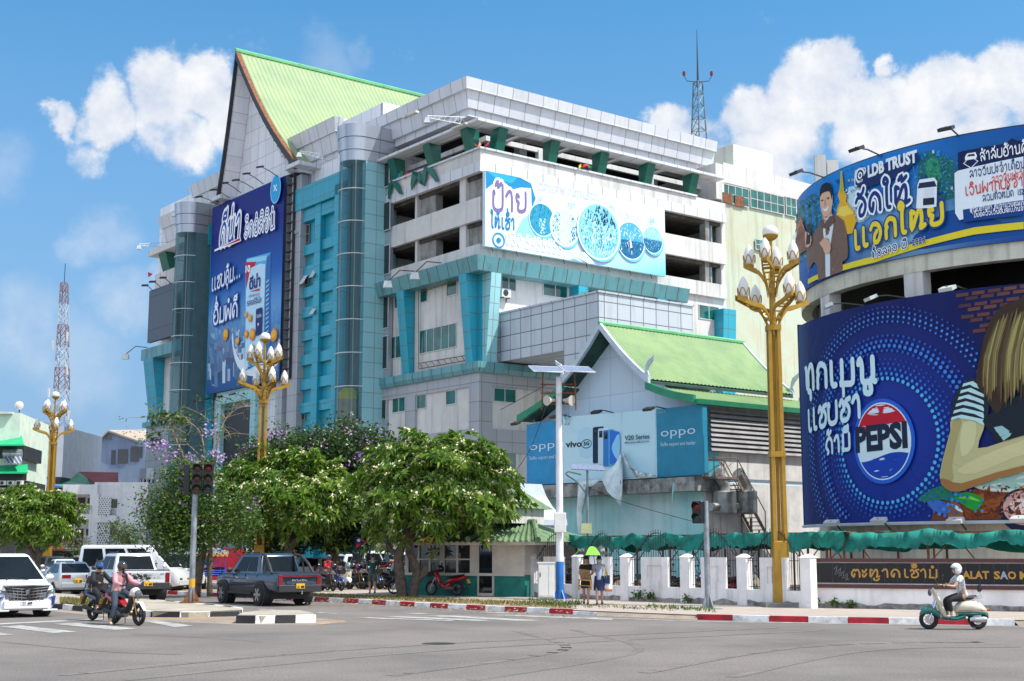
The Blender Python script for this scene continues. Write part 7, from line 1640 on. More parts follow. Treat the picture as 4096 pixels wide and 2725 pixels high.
# bare branches reaching up in front of the towers
bt=thing('bare_tree','nearly bare tree with pale branches and a few lilac flowers before the glass tower','tree',tuple(g3+Vector((.5,1.2,0))))
rnd=random.Random(2);mb=MB();fl=MB();lf=MB();B_=lambda x,y:at(D(x,y),g3.y+1.2)
for pts,r in((((450,1180),(432,1080),(400,1000),(385,968),(352,958)),.075),(((450,1140),(470,1060),(462,1000),(440,975),(420,960)),.06),(((480,1150),(497,1050),(505,1000),(520,965),(548,940),(580,935)),.06),(((500,1020),(530,1000),(575,1000)),.03),(((505,1000),(500,970),(560,950)),.025),(((432,1085),(400,1045),(370,1040)),.035),(((470,1060),(440,1030),(410,1010),(350,1030)),.03),(((400,1000),(380,985),(345,985)),.025),(((520,965),(510,940),(535,905)),.02),(((462,1000),(480,970),(455,950),(420,935)),.025)):
 q=cat([tuple(B_(*p))for p in pts],4);mb.path(q,[r*(1-.75*i/len(q))for i in range(len(q))],6)
 for i in range(4,len(q),2):
  a=Vector(q[i])
  for _ in range(2):b=a+Vector((rnd.gauss(0,.5),rnd.gauss(0,.4),rnd.gauss(.1,.4)));limb(mb,rnd,a,b,r*.25,.006,.12,4);leafy(lf,rnd,b,9,.14,.13)
for x,y,k in((355,960,3),(372,965,3),(388,960,2),(358,1000,2),(415,965,2)):leafy(lf,rnd,B_(x,y),40,.2,.26)
for x,y in((378,1022),(362,1030),(395,1048),(385,1052),(495,1045),(505,1052),(485,995),(470,1062),(440,1050),(352,1022),(430,1062)):
 for _ in range(34):z=B_(x,y)+Vector((rnd.gauss(0,.16),rnd.gauss(0,.14),rnd.gauss(0,.13)));u=Vector((rnd.gauss(0,1),rnd.gauss(0,1),rnd.gauss(0,1))).normalized()*.06;w=u.orthogonal().normalized()*.06;fl.add([z-u,z+w,z+u,z-w],[(0,1,2,3)])
part('trunk',mb,mat('pale_bark',(.30,.22,.16),.9,var=.3),bt,smooth=True);part('blossom',fl,leafmat('lilac_blossom',(.50,.32,.66),(.62,.46,.76),(.44,.24,.60),.6),bt);part('crown',lf,M_leafY,bt)
# cycad and small bushes by the far shops
def palm(base,h,n,L,lab,seed):
 rnd=random.Random(seed);base=Vector(base);t=thing('cycad_palm',lab,'palm',tuple(base));mb=MB();mb.path([base,base+Vector((.1,0,h))],[.22,.18],8);part('trunk',mb,M_bark,t)
 mb=MB();c=base+Vector((.1,0,h))
 for k in range(n):
  a=6.283*k/n+rnd.uniform(-.2,.2);d=Vector((math.cos(a),math.sin(a),0));e0=rnd.uniform(.2,1.2);pts=[c+d*L*q*(1-.25*e0*q)+Vector((0,0,L*(e0*q-.75*q*q*(1.1-e0*.3))))for q in(0,.2,.4,.6,.8,1)];s=Vector((-d.y,d.x,0))
  for i in range(5):
   for j in range(4):
    p=pts[i].lerp(pts[i+1],j/4);w=L*.26*math.sin(math.pi*min(.98,(i+j/4)/5+.1))
    for sg in(-1,1):mb.add([p,p+d*.05+s*sg*w*.5,p+d*.16+s*sg*w-Vector((0,0,.08)),p+d*.1+s*sg*w*.5],[(0,1,2,3)])
 part('crown',mb,M_leafD,t)
p=at(ZG(1270,240),88);palm((p.x,p.y,.1),2.0,22,2.2,'dark cycad palm at the far kerb above the white van',3)
p=at(ZG(1420,240),86);palm((p.x,p.y,.1),2.1,22,2.1,'dark cycad palm close behind the pickup with paint splashes',5)
p=at(ZG(1145,200),92);bushy_tree((p.x,p.y,.1),[((p.x,p.y,3.2),(1.0,1,.9)),((p.x+.5,p.y,2.3),(.8,.8,.6))],16,M_leafY,'small light green bush left of the cycads by the shops',[([(0,0,0),(0,0,1.5),(.1,0,2.6)],.06,.04)],8,.2,name='young_tree')
p=at(ZG(690,270),92);bushy_tree((p.x,p.y,.1),[((p.x,p.y,2.4),(.9,.8,.9)),((p.x+.6,p.y,1.7),(.6,.6,.5))],6,M_leafY,'sparse young tree in front of the far shop houses',[([(0,0,0),(0,0,1.5),(.1,0,2.6)],.05,.03)],18,.2,name='young_tree')
for i,(x,y,s,l)in enumerate(((355,1090,.26,'small weed at the foot of the sign wall, nearest the corner pillar'),(575,1115,.16,'small weed at the foot of the sign wall, under the engraved emblem'),(740,1125,.16,'small weed at the foot of the sign wall, under the first gold letter'))):
 p=SW.pt(SW.px(ZM(x,y))[0],.14,.18);mb=MB();leafy(mb,random.Random(i),p+Vector((0,0,s)),60,s*.5,.14);one('weed',mb,M_grass,l,'weed')
for i,(x,s,l)in enumerate(((1020,.26,'weed growing at the wall foot right of the two women'),(1105,.2,'smaller weed at the wall foot under the third framed block'),(1395,.14,'tiny weed at the wall foot before the fourth pillar'))):
 p=FW.pt(fs(x,600),.14,.15);mb=MB();leafy(mb,random.Random(i+9),p+Vector((0,0,s)),70,s*.5,.14);one('weed',mb,M_grass,l,'weed')
 # far left town
F_=ZF
HB=Fr((0,118),(1,0));GB_=Fr((0,150),(1,-.12));CB_=Fr((0,105),(1,.12));EB=Fr((0,128),(1,0))
def fx(mb,fr,x0,y0,x1,y1,o0,o1):
 a=fr.px(F_(x0,y0),0);b=fr.px(F_(x1,y1),0);mb.fb(fr,min(a[0],b[0]),max(a[0],b[0]),min(a[1],b[1]),max(a[1],b[1]),o0,o1)
def fpart(name,fr,boxes,m,par,**k):
 mb=MB()
 for b in boxes:fx(mb,fr,*b)
 return part(name,mb,m,par,**k)
M_wh=mat('house_white',(.74,.73,.74),.85,streak=.3,var=.08);M_bw=mat('dark_red_wood',(.06,.02,.02),.5);M_rail=mat('grey_rail',(.16,.16,.17),.5)
ho=thing('white_house','white three storey house with balconies and breeze block screens','house',tuple(HB.pt(HB.px(F_(800,1300))[0],0)))
fpart('wall',HB,[(575,958,835,1560,-9,-1.8),(840,848,1290,1560,-9,-.3),(560,955,572,1560,-9,-1.81)],M_wh,ho)
fpart('parapet',HB,[(565,870,872,958,-2,0)],M_wh,ho);fpart('balcony_slab',HB,[(600,1136,820,1182,-1.8,.0)],M_wh,ho);fpart('balcony_slab',HB,[(555,1412,820,1440,-1.8,.0)],M_wh,ho);fpart('column',HB,[(808,958,858,1560,-1.2,.02)],M_wh,ho)
fpart('cornice',HB,[(845,1148,1040,1210,-.29,.05)],M_wh,ho)
for b in((640,980,702,1120),(730,985,780,1080),(580,980,612,1120),(620,1262,685,1400),(715,1265,766,1325),(550,1265,592,1400)):fpart('window',HB,[b+(-1.81,-1.74)],M_bw,ho)
for b in((995,1000,1040,1080),(985,1240,1030,1320)):fpart('window',HB,[b+(-.31,-.25)],M_black,ho)
for x0,y0,x1,y1 in((670,1066,820,1135),(556,1350,805,1412),(992,1098,1038,1148),(980,1340,1060,1392)):
 mb=MB();a=HB.px(F_(x0,y0));b=HB.px(F_(x1,y1));n=max(4,int((b[0]-a[0])/.16))
 for k in range(n+1):s=a[0]+(b[0]-a[0])*k/n;mb.tube(HB.pt(s,b[1],.02),HB.pt(s,a[1],.02),.022,3)
 mb.tube(HB.pt(a[0],a[1],.02),HB.pt(b[0],a[1],.02),.035,4);part('railing',mb,M_rail,ho)
for x0,y0,x1,y1 in((855,985,985,1148),(845,1212,975,1402),(1115,1216,1240,1372)):
 a=HB.px(F_(x0,y0));b=HB.px(F_(x1,y1));mb=MB();mb.fb(HB,a[0],b[0],b[1],a[1],-.28,-.2);sc_=part('breeze_screen',mb,M_dark,ho);mb=MB();R9,C9=9,6
 for r in range(R9+1):z=b[1]+(a[1]-b[1])*r/R9;mb.fb(HB,a[0],b[0],z-.035,z+.035,-.2,-.05)
 for r in range(R9):
  for c in range(C9+1):s=a[0]+(b[0]-a[0])*(c+(.5 if r%2 else 0))/C9;z=b[1]+(a[1]-b[1])*r/R9;mb.fb(HB,max(a[0],s-.06),min(b[0],s+.06),z+.035,z+(a[1]-b[1])/R9-.035,-.19,-.06)
 part('lattice',mb,M_wh,sc_)
q=HB.px(F_(565,1362));q2=HB.px(F_(692,1415));mb=MB();mb.loft([[HB.pt(q[0]+(q2[0]-q[0])*i/12,z,.1+.05*math.sin(i*1.9))for z in(q[1],q[1]+(q2[1]-q[1])*(.75+.25*math.sin(math.pi*i/12)))]for i in range(13)],caps=False,closed=False);one('blanket',mb,mat('striped_blanket',(.42,.20,.14),.9,var=.5,scale=3),'brown striped blanket drying on the lower balcony rail','blanket')
def roofslab(fr,pts,o0,o1,lab,m,name='shed_roof',cat_='roof'):
 mb=MB();q=[fr.pt(*fr.px(F_(x,y),o),o)for x,y,o in pts];mb.prism(q,(0,0,-.15));return one(name,mb,m,lab,cat_)
M_rr=mat('rusty_red_sheet',(.20,.035,.025),.7,var=.35,scale=.8);M_gs=mat('faded_green_sheet',(.12,.30,.20),.6,var=.2);M_bl=mat('blue_sheet',(.05,.16,.50),.5,var=.2)
roofslab(HB,((705,755,-9),(1060,762,-9),(1060,852,-1),(845,850,-1)),0,0,'rusty dark red sheet roof above the white house',M_rr)
mb=MB();mb.poly([HB.pt(*HB.px(F_(x,y),-4),-4)for x,y in((620,835),(700,758),(845,860),(800,872))]);mb.poly([HB.pt(*HB.px(F_(x,y),-4),-4.3)for x,y in((620,835),(700,758),(845,860),(800,872))]);one('gable_end',mb,M_gs,'green sheet gable end under the rusty red roof','gable')
roofslab(HB,((480,830,-5),(600,832,-5),(800,872,-1),(480,885,-1)),0,0,'faded green sheet roof left of the red roof',M_gs)
roofslab(HB,((250,716,-3),(310,716,-3),(420,790,2),(250,790,2)),0,0,'upper blue sheet roof beside the cream building',M_bl)
roofslab(HB,((255,826,-2),(420,824,-2),(545,885,2),(255,880,2)),0,0,'lower blue sheet awning beside the cream building',M_bl)
one('shed_wall',(lambda m:(fx(m,HB,255,790,430,1560,-6,-2.2),m)[1])(MB()),M_steel,'dark shed wall under the blue awnings','shed')
gh=thing('gable_hall','blue grey hall with a low tan gable roof behind the white house','building',tuple(GB_.pt(GB_.px(F_(950,1000))[0],0)))
mb=MB();q=[GB_.pt(*GB_.px(F_(x,y)))for x,y in((655,1560),(650,610),(835,494),(862,512),(975,403),(1235,492),(1245,470),(1300,478),(1300,1560))];mb.prism(q,Vector((1.2,10,0)));part('wall',mb,mat('blue_grey_wall',(.24,.31,.44),.85,var=.12,scale=.4,streak=.2),gh)
mb=MB();e=Vector((2,16,1.5));a,b,c=[GB_.pt(*GB_.px(F_(x,y),.4),.4)for x,y in((968,398),(1238,492),(860,510))];mb.prism([a,b,b+e,a+e],(0,0,.2));mb.prism([a,c,c+e,a+e],(0,0,.2));part('roof',mb,mat('tan_sheet',(.42,.34,.27),.7,var=.2),gh)
for b in((1000,563,1032,690),(1058,555,1142,682),(1172,530,1240,665),(1254,530,1275,630),(660,625,748,740),(755,600,846,720)):fpart('window',GB_,[b+(-.05,.06)],M_black,gh)
fpart('vent',GB_,[(946,430,1000,465,-.05,.07)],M_rail,gh)
mb=MB()
for k in range(8):s=GB_.px(F_(660+27*k,625-12*(k>3)))[0];mb.fb(GB_,s-.1,s+.1,GB_.px(F_(700,760))[1],GB_.px(F_(700,625-22*(k>3)))[1],.06,.12)
part('mullion',mb,M_plast,gh)
cbm=thing('cream_building','pale green building with bright green awnings at the left edge','building',tuple(CB_.pt(CB_.px(F_(100,1300))[0],0)))
fpart('wall',CB_,[(-150,225,110,1560,-10,0)],mat('pale_green_wall',(.62,.72,.60),.85,var=.1),cbm);fpart('cornice',CB_,[(-150,218,116,240,-10.3,.3)],M_plast,cbm)
fpart('dark_balcony',CB_,[(-150,515,210,640,-6,.02),(-150,835,245,900,-6,.3),(-150,925,235,1560,-6,.2)],M_steel,cbm)
for pts in(((-150,505,.0),(190,412,-1),(216,512,2),(-150,512,2)),((-150,705,0),(245,690,0),(250,760,1.6),(-150,762,1.6))):
 mb=MB();mb.prism([CB_.pt(*CB_.px(F_(x,y),o),o)for x,y,o in pts],(0,0,-.1));part('awning',mb,mat('bright_green_awning',(.01,.42,.17),.6,var=.1),cbm)
fpart('signboard',CB_,[(-150,758,246,836,.3,.45)],M_steel,cbm);fpart('tan_awning',CB_,[(-150,905,238,925,-1,1.3)],mat('tan_sheet',(.4,.3,.2)),cbm)
for i,(x,l)in enumerate(((-10,'left one'),(65,'middle one'),(138,'right one'))):ac_unit(CB_,F_,x,835,x+66,878,'white air conditioner under the black signboard, '+l,.5,'air conditioners under the signboard')
t=thing('solar_heater','solar water heater with silver tank on the cream building terrace','water heater',tuple(CB_.pt(CB_.px(F_(120,680))[0],CB_.px(F_(120,680))[1],.8)))
mb=MB();a,b=[CB_.pt(*CB_.px(F_(x,597),.4),.4)for x in(32,195)];mb.tube(a,b,.35,12);part('tank',mb,M_silver,t,smooth=40)
mb=MB();q=[CB_.pt(*CB_.px(F_(x,y),o),o)for x,y,o in((38,612,.6),(192,610,.6),(200,680,1.6),(45,678,1.6))];mb.prism(q,(0,0,-.08));part('tube_panel',mb,panel('solar_tubes',(.14,.17,.24),(.5,.5,.55),.25,30,.05,.2),t)
wb=thing('white_block','plain white walled block with one upper window behind the far lamp','building',tuple(EB.pt(EB.px(F_(300,1300))[0],0)))
fpart('wall',EB,[(92,292,258,1560,-12,.1),(250,350,516,1560,-12,0)],mat('bright_white_wall',(.80,.80,.80),.85,streak=.2,var=.06),wb);fpart('window',EB,[(256,395,362,455,-.05,.05)],M_black,wb);fpart('roof_sheet',EB,[(256,345,372,392,-2,.3)],M_rail,wb);fpart('sill',EB,[(252,452,368,462,-.05,.3)],M_plast,wb)
p=EB.pt(*EB.px(F_(168,292),-2),-2);t=thing('satellite_dish','white satellite dish on a pole on the white block roof','satellite dish',tuple(p));mb=MB();mb.tube(p,p+Vector((0,0,1.2)),.06,5);part('pole',mb,M_steel,t);mb=MB();mb.lathe(p+Vector((0,-.15,1.4)),[(.1,.09),(.3,.03),(.42,-.05),(.43,-.05),(.3,.0),(.05,.06)],16,(.2,-1,.2));part('dish',mb,M_plast,t,smooth=40)
# awnings at street level on the far side
roofslab(HB,((440,1405,1),(545,1405,1),(590,1446,4),(455,1446,4)),0,0,'brown tiled awning at street level below the blanket',M_rr);roofslab(HB,((835,1412,1),(1290,1408,1),(1290,1452,4),(890,1456,4)),0,0,'green sheet awning at street level right of the white house',M_gs);roofslab(HB,((560,1420,1),(830,1420,1),(830,1450,3.5),(560,1450,3.5)),0,0,'grey sheet awning at street level below the balconies',M_rail)
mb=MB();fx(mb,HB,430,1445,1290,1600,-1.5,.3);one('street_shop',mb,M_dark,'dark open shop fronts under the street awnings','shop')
# red and white lattice tower
tb_=at(D(143,1090),200);tt=at(D(148,652),200)
lt=thing('lattice_tower','tall red and white lattice communication tower far behind the white houses','tower',(tb_.x,tb_.y,0));M_tr=mat('tower_red',(.24,.17,.19),.7);M_tw=mat('tower_white',(.42,.48,.56),.7)
H_=tt.z;nb=13
def tl(k,f):w=1.9*(1-f)+.5*f;return Vector((tb_.x+(tt.x-tb_.x)*f+(w if k in(0,1)else-w)*.8,tb_.y+(w if k in(1,2)else-w),H_*f))
for i in range(nb):
 f0,f1=i/nb,(i+1)/nb;mb=MB()
 for k in range(4):
  mb.tube(tl(k,f0),tl(k,f1),.09,4);mb.tube(tl(k,f1),tl((k+1)%4,f1),.05,3);fm_=(f0+f1)/2
  mb.tube(tl(k,f0),tl((k+1)%4,fm_),.05,3);mb.tube(tl((k+1)%4,f0),tl(k,fm_),.05,3);mb.tube(tl(k,fm_),tl((k+1)%4,f1),.05,3);mb.tube(tl((k+1)%4,fm_),tl(k,f1),.07,3)
 part('lattice_section',mb,(M_tr,M_tw)[i%2]if i>7 else(M_tw,M_tw,M_tr)[i%3],lt)
for f,dx in((.80,1.6),(.77,-1.5),(.68,1.7),(.60,-2.0),(.52,2.2)):
 p=tl(0,f);c=Vector((tb_.x+(tt.x-tb_.x)*f+dx*.7,tb_.y-1.5,H_*f));mb=MB();mb.box(c.x-.12,c.x+.12,c.y-.12,c.y+.12,c.z-.7,c.z+.7);part('antenna',mb,M_plast,lt)
mb=MB();mb.tube(tt,tt+Vector((0,0,3)),.06,4);part('spike',mb,M_steel,lt)
# entrance clutter under the trees: red hoarding, gold shrine gate, shop posters
mb=MB();a=at(ZH(360,690),84);b=at(ZH(650,760),84);mb.box(a.x,b.x,84,84.5,b.z-1.5,a.z);one('red_hoarding',mb,mat('red_hoarding_paint',(.38,.012,.03),.6,var=.15),'long red hoarding behind the three wheelers','hoarding')
mb=MB();a=at(ZH(220,700),83);b=at(ZH(355,740),83);mb.box8([(a.x,83,b.z),(b.x,83,b.z),(b.x,84,b.z),(a.x,84,b.z)],[(b.x-.6,83,a.z+.2),(b.x,83,a.z+.4),(b.x,84,a.z+.4),(b.x-.6,84,a.z+.2)]);one('red_ramp_cover',mb,mat('red_hoarding_paint',(.38,.012,.03)),'sloping red cover at the left end of the red hoarding','hoarding')
a=at(ZH(820,720),80);b=at(ZH(1000,752),80);t=thing('gold_gate','ornate gold shrine gate glimpsed between the tree trunks','gate',(a.x,80,0));mb=MB();mb.box(a.x,b.x,80,80.3,b.z,a.z);part('gold_beam',mb,M_gold,t)
for x in(835,1100):
 p=at(ZH(x,600),80);mb=MB();mb.lathe((p.x,80,0),[(.3,0),(.3,2.0),(.4,2.1),(.22,2.3),(.5,2.9),(.15,3.2),(.28,3.5),(.02,4.1)],10);part('gold_finial',mb,M_gold,t,smooth=40)
for i,(x0,y0,x1,y1,c,l)in enumerate(((1168,500,1215,600,'d8c8c0','pale shop poster between the tree trunks'),(1490,745,1590,785,'c01828','red shop sign with small white writing above the white cars'),(1045,500,1110,570,'8a1418','dark red lantern display between the tree trunks'),(890,580,925,700,'c87848','orange ornament at the shrine gate'),(850,560,870,610,'3a9ac8','small light blue flag at the shrine gate'))):
 a=at(ZH(x0,y0),82);b=at(ZH(x1,y1),82);mb=MB();mb.box(a.x,b.x,82,82.1,b.z,a.z);one('shop_poster',mb,mat('poster_'+c,hx(c),.7,var=.35,scale=3),l,'poster')
 # flags hung at the kiosk
for pts,c,l in(([(1705,580),(1735,590),(1808,632),(1790,640),(1735,680),(1708,685),(1700,640)],'1c2468','blue and red national flag hanging left of the kiosk roof'),):
 q=[at(ZH(x,y),57.5+.05*(i%2))for i,(x,y)in enumerate(pts)];mb=MB();mb.prism(q,(0,.02,0));t=one('flag',mb,mat('cloth_'+c,hx(c),.8),l,'flag')
 q=[at(ZH(x,y),57.45)for x,y in((1735,590),(1808,632),(1800,650),(1740,605))];q2=[at(ZH(x,y),57.45)for x,y in((1705,660),(1760,640),(1735,680),(1708,687))];mb=MB();mb.prism(q,(0,.02,0));mb.prism(q2,(0,.02,0));part('red_band',mb,mat('cloth_red',(.5,.01,.03),.8),t);q=at(ZH(1732,618),57.4);mb=MB();mb.lathe(q,[(.07,0),(.07,.02)],12,(0,-1,0));part('white_disc',mb,M_plast,t)
q=[at(ZI(x,y),57.0+.06*(i%2))for i,(x,y)in enumerate(((540,500),(590,472),(640,490),(700,540),(650,530),(600,520),(560,548)))];mb=MB();mb.prism(q,(0,.03,0));one('flag',mb,mat('cloth_red',(.5,.01,.03),.8),'plain red flag hanging in front of the kiosk roof','flag')
# wires
for i,(pts,l)in enumerate((([ZJ(0,645),ZJ(305,480)],'thin cable from the camera pole towards the mall wall'),([ZJ(600,1165),ZJ(840,1260),ZJ(1300,1388)],'slack cable from the small solar lamp to the signal post'),([ZJ(60,1100),ZJ(200,900),ZJ(325,560)],'drooping black cable left of the camera pole'))):
 mb=MB();mb.path(cat([tuple(at(p,62 if i else 58))for p in pts],6)if len(pts)>2 else[at(p,60)for p in pts],.018,4);one('cable',mb,M_sig,l,'cable')
 # vehicles (local axes: x forward, y left)
def paint(name,col,rough=.25,metal=.0):return mat('paint_'+name,col,rough,metal,var=.05,coat=.7,scale=.6)
M_tyre=mat('tyre_rubber',(.018,.018,.019),.85,var=.2);M_chrome=mat('chrome',(.62,.64,.66),.12,metal=1.0,var=.05);M_trim=mat('black_plastic_trim',(.022,.023,.025),.6,var=.15)
M_carglass=mat('car_glass',(.010,.013,.016),.14,spec=.12,var=.3);M_tail=mat('red_tail_lamp',(.20,.005,.008),.15,var=.3);M_head=mat('clear_headlamp',(.16,.18,.22),.08,metal=.3,var=.3);M_amber=mat('amber_lens',(.55,.17,.02),.2)
M_plate=mat('yellow_plate',(.72,.40,.02),.5,var=.05);M_plw=mat('white_plate',(.78,.78,.76),.5,var=.05);M_ink=mat('black_ink',(.012,.012,.014),.5)
M_rim=mat('alloy_rim',(.42,.43,.45),.3,metal=.7,var=.1)
def LP(n,mb,m,par,**k):return part(n,mb,m,par,local=True,**k)
def local_text(P,d,n,txt,cx,z,w,h,m,par,lao=True,sw=.1,bold=.03,name='lettering'):
 f=Fr(P,d,n);A=Art(f,None,.004,.002);A.text(txt,(cx-w/2,z),(cx+w/2,z),h,(.01,.01,.01),sw,lao=lao,bold=bold,sz=True)
 mb=A.mb;mb.c=[None]*len(mb.c);return LP(name,mb,m,par)
def wheel(t,x,y,r,w,sd,rimm=None,spokes=6):
 """sd = +1 left side, -1 right side"""
 ax=(0,sd,0);c=Vector((x,y-sd*w/2,r));mb=MB()
 mb.lathe(c,[(r*.62,0),(r*.94,.0),(r,w*.15),(r,w*.85),(r*.94,w),(r*.66,w),(r*.62,w*.9)],22,ax);wh=LP('wheel',mb,M_tyre,t,smooth=35)
 mb=MB();f=c+Vector((0,sd*w*.93,0));mb.lathe(f,[(r*.65,0),(r*.65,.015),(r*.58,-.02)],20,ax);LP('rim',mb,M_trim,wh)
 mb=MB();f2=f+Vector((0,sd*.02,0))
 for k in range(spokes):
  a=6.283*k/spokes;d=Vector((math.cos(a),0,math.sin(a)));e=Vector((-d.z,0,d.x));mb.prism([f2+d*r*.08-e*r*.08,f2+d*r*.08+e*r*.08,f2+d*r*.6+e*r*.13,f2+d*r*.6-e*r*.13],(0,sd*.012,0))
 mb.lathe(f2,[(r*.15,0),(r*.15,.03)],10,ax);LP('spokes',mb,rimm or M_rim,wh);return wh
def body_ring(x,w,zb,zt,sh=.04):
 zm=zb+(zt-zb)*.55
 h=[(w*.88,zb),(w*.975,zb+.10),(w,zm-.08),(w*.998,zm+.06),(w*.985,zt-.14),(w*.955,zt-.06),(w*.90,zt-sh*.5),(w*.80,zt)]
 return[(x,y,z)for y,z in h]+[(x,-y,z)for y,z in reversed(h)]
def car(name,lab,S,loc,head,cat_='car',grp=None):
 """S: body stations (x, halfwidth, zbottom, ztop), cabin (xb0, xt0, xt1, xb1, wb, wt, zb, zr), wheels (xf, xr, r)"""
 t=thing(name,lab,cat_,(0,0,0),grp);pm=S['paint'];st=S['st']
 mb=MB();mb.loft([body_ring(*s)for s in[st[0]]+cat([tuple(s)for s in st[1:]],3)]);LP('body',mb,pm,t,smooth=38)
 xb0,xt0,xt1,xb1,wb,wt,zb,zr=S['cab']
 def cr(f):return[(xb0+(xt0-xb0)*f,wb+(wt-wb)*f,zb+(zr-zb)*f),(xb1+(xt1-xb1)*f,wb+(wt-wb)*f,zb+(zr-zb)*f),(xb1+(xt1-xb1)*f,-(wb+(wt-wb)*f),zb+(zr-zb)*f),(xb0+(xt0-xb0)*f,-(wb+(wt-wb)*f),zb+(zr-zb)*f)]
 top=[(x+(-.10 if x>(xt0+xt1)/2 else .10),y*.86,zr+.05)for x,y,z in cr(1)];mb=MB();mb.loft([cr(-.06),cr(1),top]);LP('cabin',mb,S.get('roofpaint',pm),t,smooth=50,bevel=.07,seg=3)
 def face(i,j,u0,u1,v0,v1,nm,m=M_carglass,pr=.012):
  A0,A1=Vector(cr(v0)[i]),Vector(cr(v0)[j]);B0,B1=Vector(cr(v1)[i]),Vector(cr(v1)[j]);q=[A0.lerp(A1,u0),A0.lerp(A1,u1),B0.lerp(B1,u1),B0.lerp(B1,u0)]
  n=(q[1]-q[0]).cross(q[3]-q[0]).normalized();c=sum(q,Vector())/4;n=n if n.dot(c-Vector(((xb0+xb1)/2,0,zb)))>0 else-n
  mb=MB();mb.prism([p-n*.01 for p in q],n*(pr+.01));return LP(nm,mb,m,t)
 face(1,2,.06,.94,.06,.93,'windscreen');face(3,0,.07,.93,.10,.90,'rear_window')
 for i,j in((0,1),(3,2)):
  for a,b in S.get('side',((.10,.50),(.54,.90))):face(i,j,a,b,.10,.88,'side_window')
 xf,xr,r=S['wh'];wd=S.get('track',st[len(st)//2][1])
 for x in(xf,xr):
  for sd in(1,-1):
   mb=MB();mb.lathe((x,sd*(wd-.30),r+.02),[(r*1.22,0),(r*1.22,.312+S.get('flare',0)),(r*.9,.313+S.get('flare',0))],22,(0,sd,0));LP('wheel_arch',mb,M_trim,t);wheel(t,x,sd*(wd-.05+S.get('flare',0)),r,.24,sd,S.get('rim'),S.get('spk',6))
 for sd in(1,-1):
  mb=MB();mb.ell((xb1-.25,sd*(wb+.13),zb+.12),(.07,.13,.09),10,6);LP('mirror',mb,S.get('mir',pm),t,smooth=True)
  for x in S.get('hand',()):mb=MB();mb.box(x-.1,x+.1,sd*wd*.985-.02,sd*wd*.985+.025,st[2][3]-.22,st[2][3]-.18);LP('door_handle',mb,S.get('hm',M_chrome),t)
 for sd in(1,-1):
  mb=MB()
  for x in S.get('seams',(.30,1.25,2.25)):mb.box(x-.008,x+.008,sd*wd*.99-.02,sd*wd*1.0+.012,st[2][2]+.14,st[2][3]-.07)
  LP('shut_line',mb,M_ink,t)
  mb=MB();mb.box(xr+r*1.25,xf-r*1.25,sd*wd-.06,sd*wd+.018,st[2][2]-.06,st[2][2]+S.get('sill',.10));LP('sill',mb,M_trim,t)
 x0,w0,z0,z1=st[0];xN,wN,zN0,zN1=st[-1]
 mb=MB();mb.box(x0-.06,x0+.12,-w0*.96,w0*.96,z0-.02,z0+S.get('rb',.22));LP('rear_bumper',mb,S.get('bm',pm),t,bevel=.02)
 mb=MB();mb.box(xN-.12,xN+.06,-wN*.96,wN*.96,zN0-.02,zN0+.22);LP('front_bumper',mb,S.get('bm',pm),t,bevel=.02)
 tl=S.get('tail',(.30,.16,z1-.22))
 for sd in(1,-1):
  y=sd*(w0*.95-tl[0]/2);mb=MB();mb.box(x0-.03,x0+.12,y-tl[0]/2,y+tl[0]/2,tl[2]-tl[1],tl[2]+tl[1]);LP('tail_lamp',mb,M_tail,t,bevel=.015)
  mb=MB();mb.box(xN-.2,xN+.035,sd*(wN*.93-.18)-.16,sd*(wN*.93-.18)+.16,zN1-.30,zN1-.13);LP('headlamp',mb,M_head,t,bevel=.02)
 if S.get('plate'):
  zp=S.get('zp',z0+.36);xp=x0-.065
  mb=MB();mb.box(xp-.01,xp+.03,-.17,.17,zp-.09,zp+.09);pl=LP('number_plate',mb,S.get('pm',M_plate),t);local_text((xp-.012,0),(0,-1),(-1,0),S['plate'],0,zp-.065,.29,.085,M_ink,pl,sw=.09)
 mb=MB();mb.box(xr-.5,xf+.4,-wd*.8,wd*.8,r*.6,z0+.1);LP('underbody',mb,M_trim,t)
 h=math.atan2(head[1],head[0]);t.location=loc;t.rotation_euler=(0,0,h);return t
ROAD=Vector((-.59,.81,0))
# blue grey pickup
def pickup(lab,pm,plate,loc,head,zbed,extra,roof=None,flare=.05,r=.40):
 S=dict(paint=pm,st=[(-1.30,.90,.52,zbed),(-1.22,.94,.50,zbed+.01),(0,.95,.48,zbed+.01),(1.15,.95,.44,zbed),(3.1,.95,.44,zbed-.02),(3.75,.93,.46,zbed-.06),(4.0,.86,.50,zbed-.16),(4.06,.78,.55,zbed-.28)],cab=(.22,.50,2.08,2.80,.87,.71,zbed-.02,1.84),wh=(3.15,0,r),track=.93,flare=flare,plate=plate,tail=(.17,.24,zbed-.30),bm=M_trim,rb=.24,side=((.10,.42),(.46,.86)),hand=(1.05,2.0),mir=M_trim,zp=.72,roofpaint=roof or pm,seams=(.30,1.30,2.35),sill=.20)
 t=car('pickup_truck',lab,S,loc,head,'pickup');extra(t,zbed)
 mb=MB();mb.box(-1.15,.15,-.80,.80,zbed+.012,zbed+.03);LP('bed_cover',mb,M_trim,t)
 for sd in(1,-1):mb=MB();mb.tube((.7,sd*.63,1.92),(1.95,sd*.61,1.93),.025,5);LP('roof_rail',mb,M_trim,t)
 for sd in(1,-1):mb=MB();mb.box(.65,2.6,sd*.95-.06,sd*.95+.06,.40,.48);LP('side_step',mb,M_trim,t)
 mb=MB();mb.box(-1.30,-1.24,-.72,.72,.86,zbed-.06);LP('tailgate',mb,pm,t,bevel=.015);return t
M_blue=paint('blue_grey',(.035,.062,.105),.24,.4)
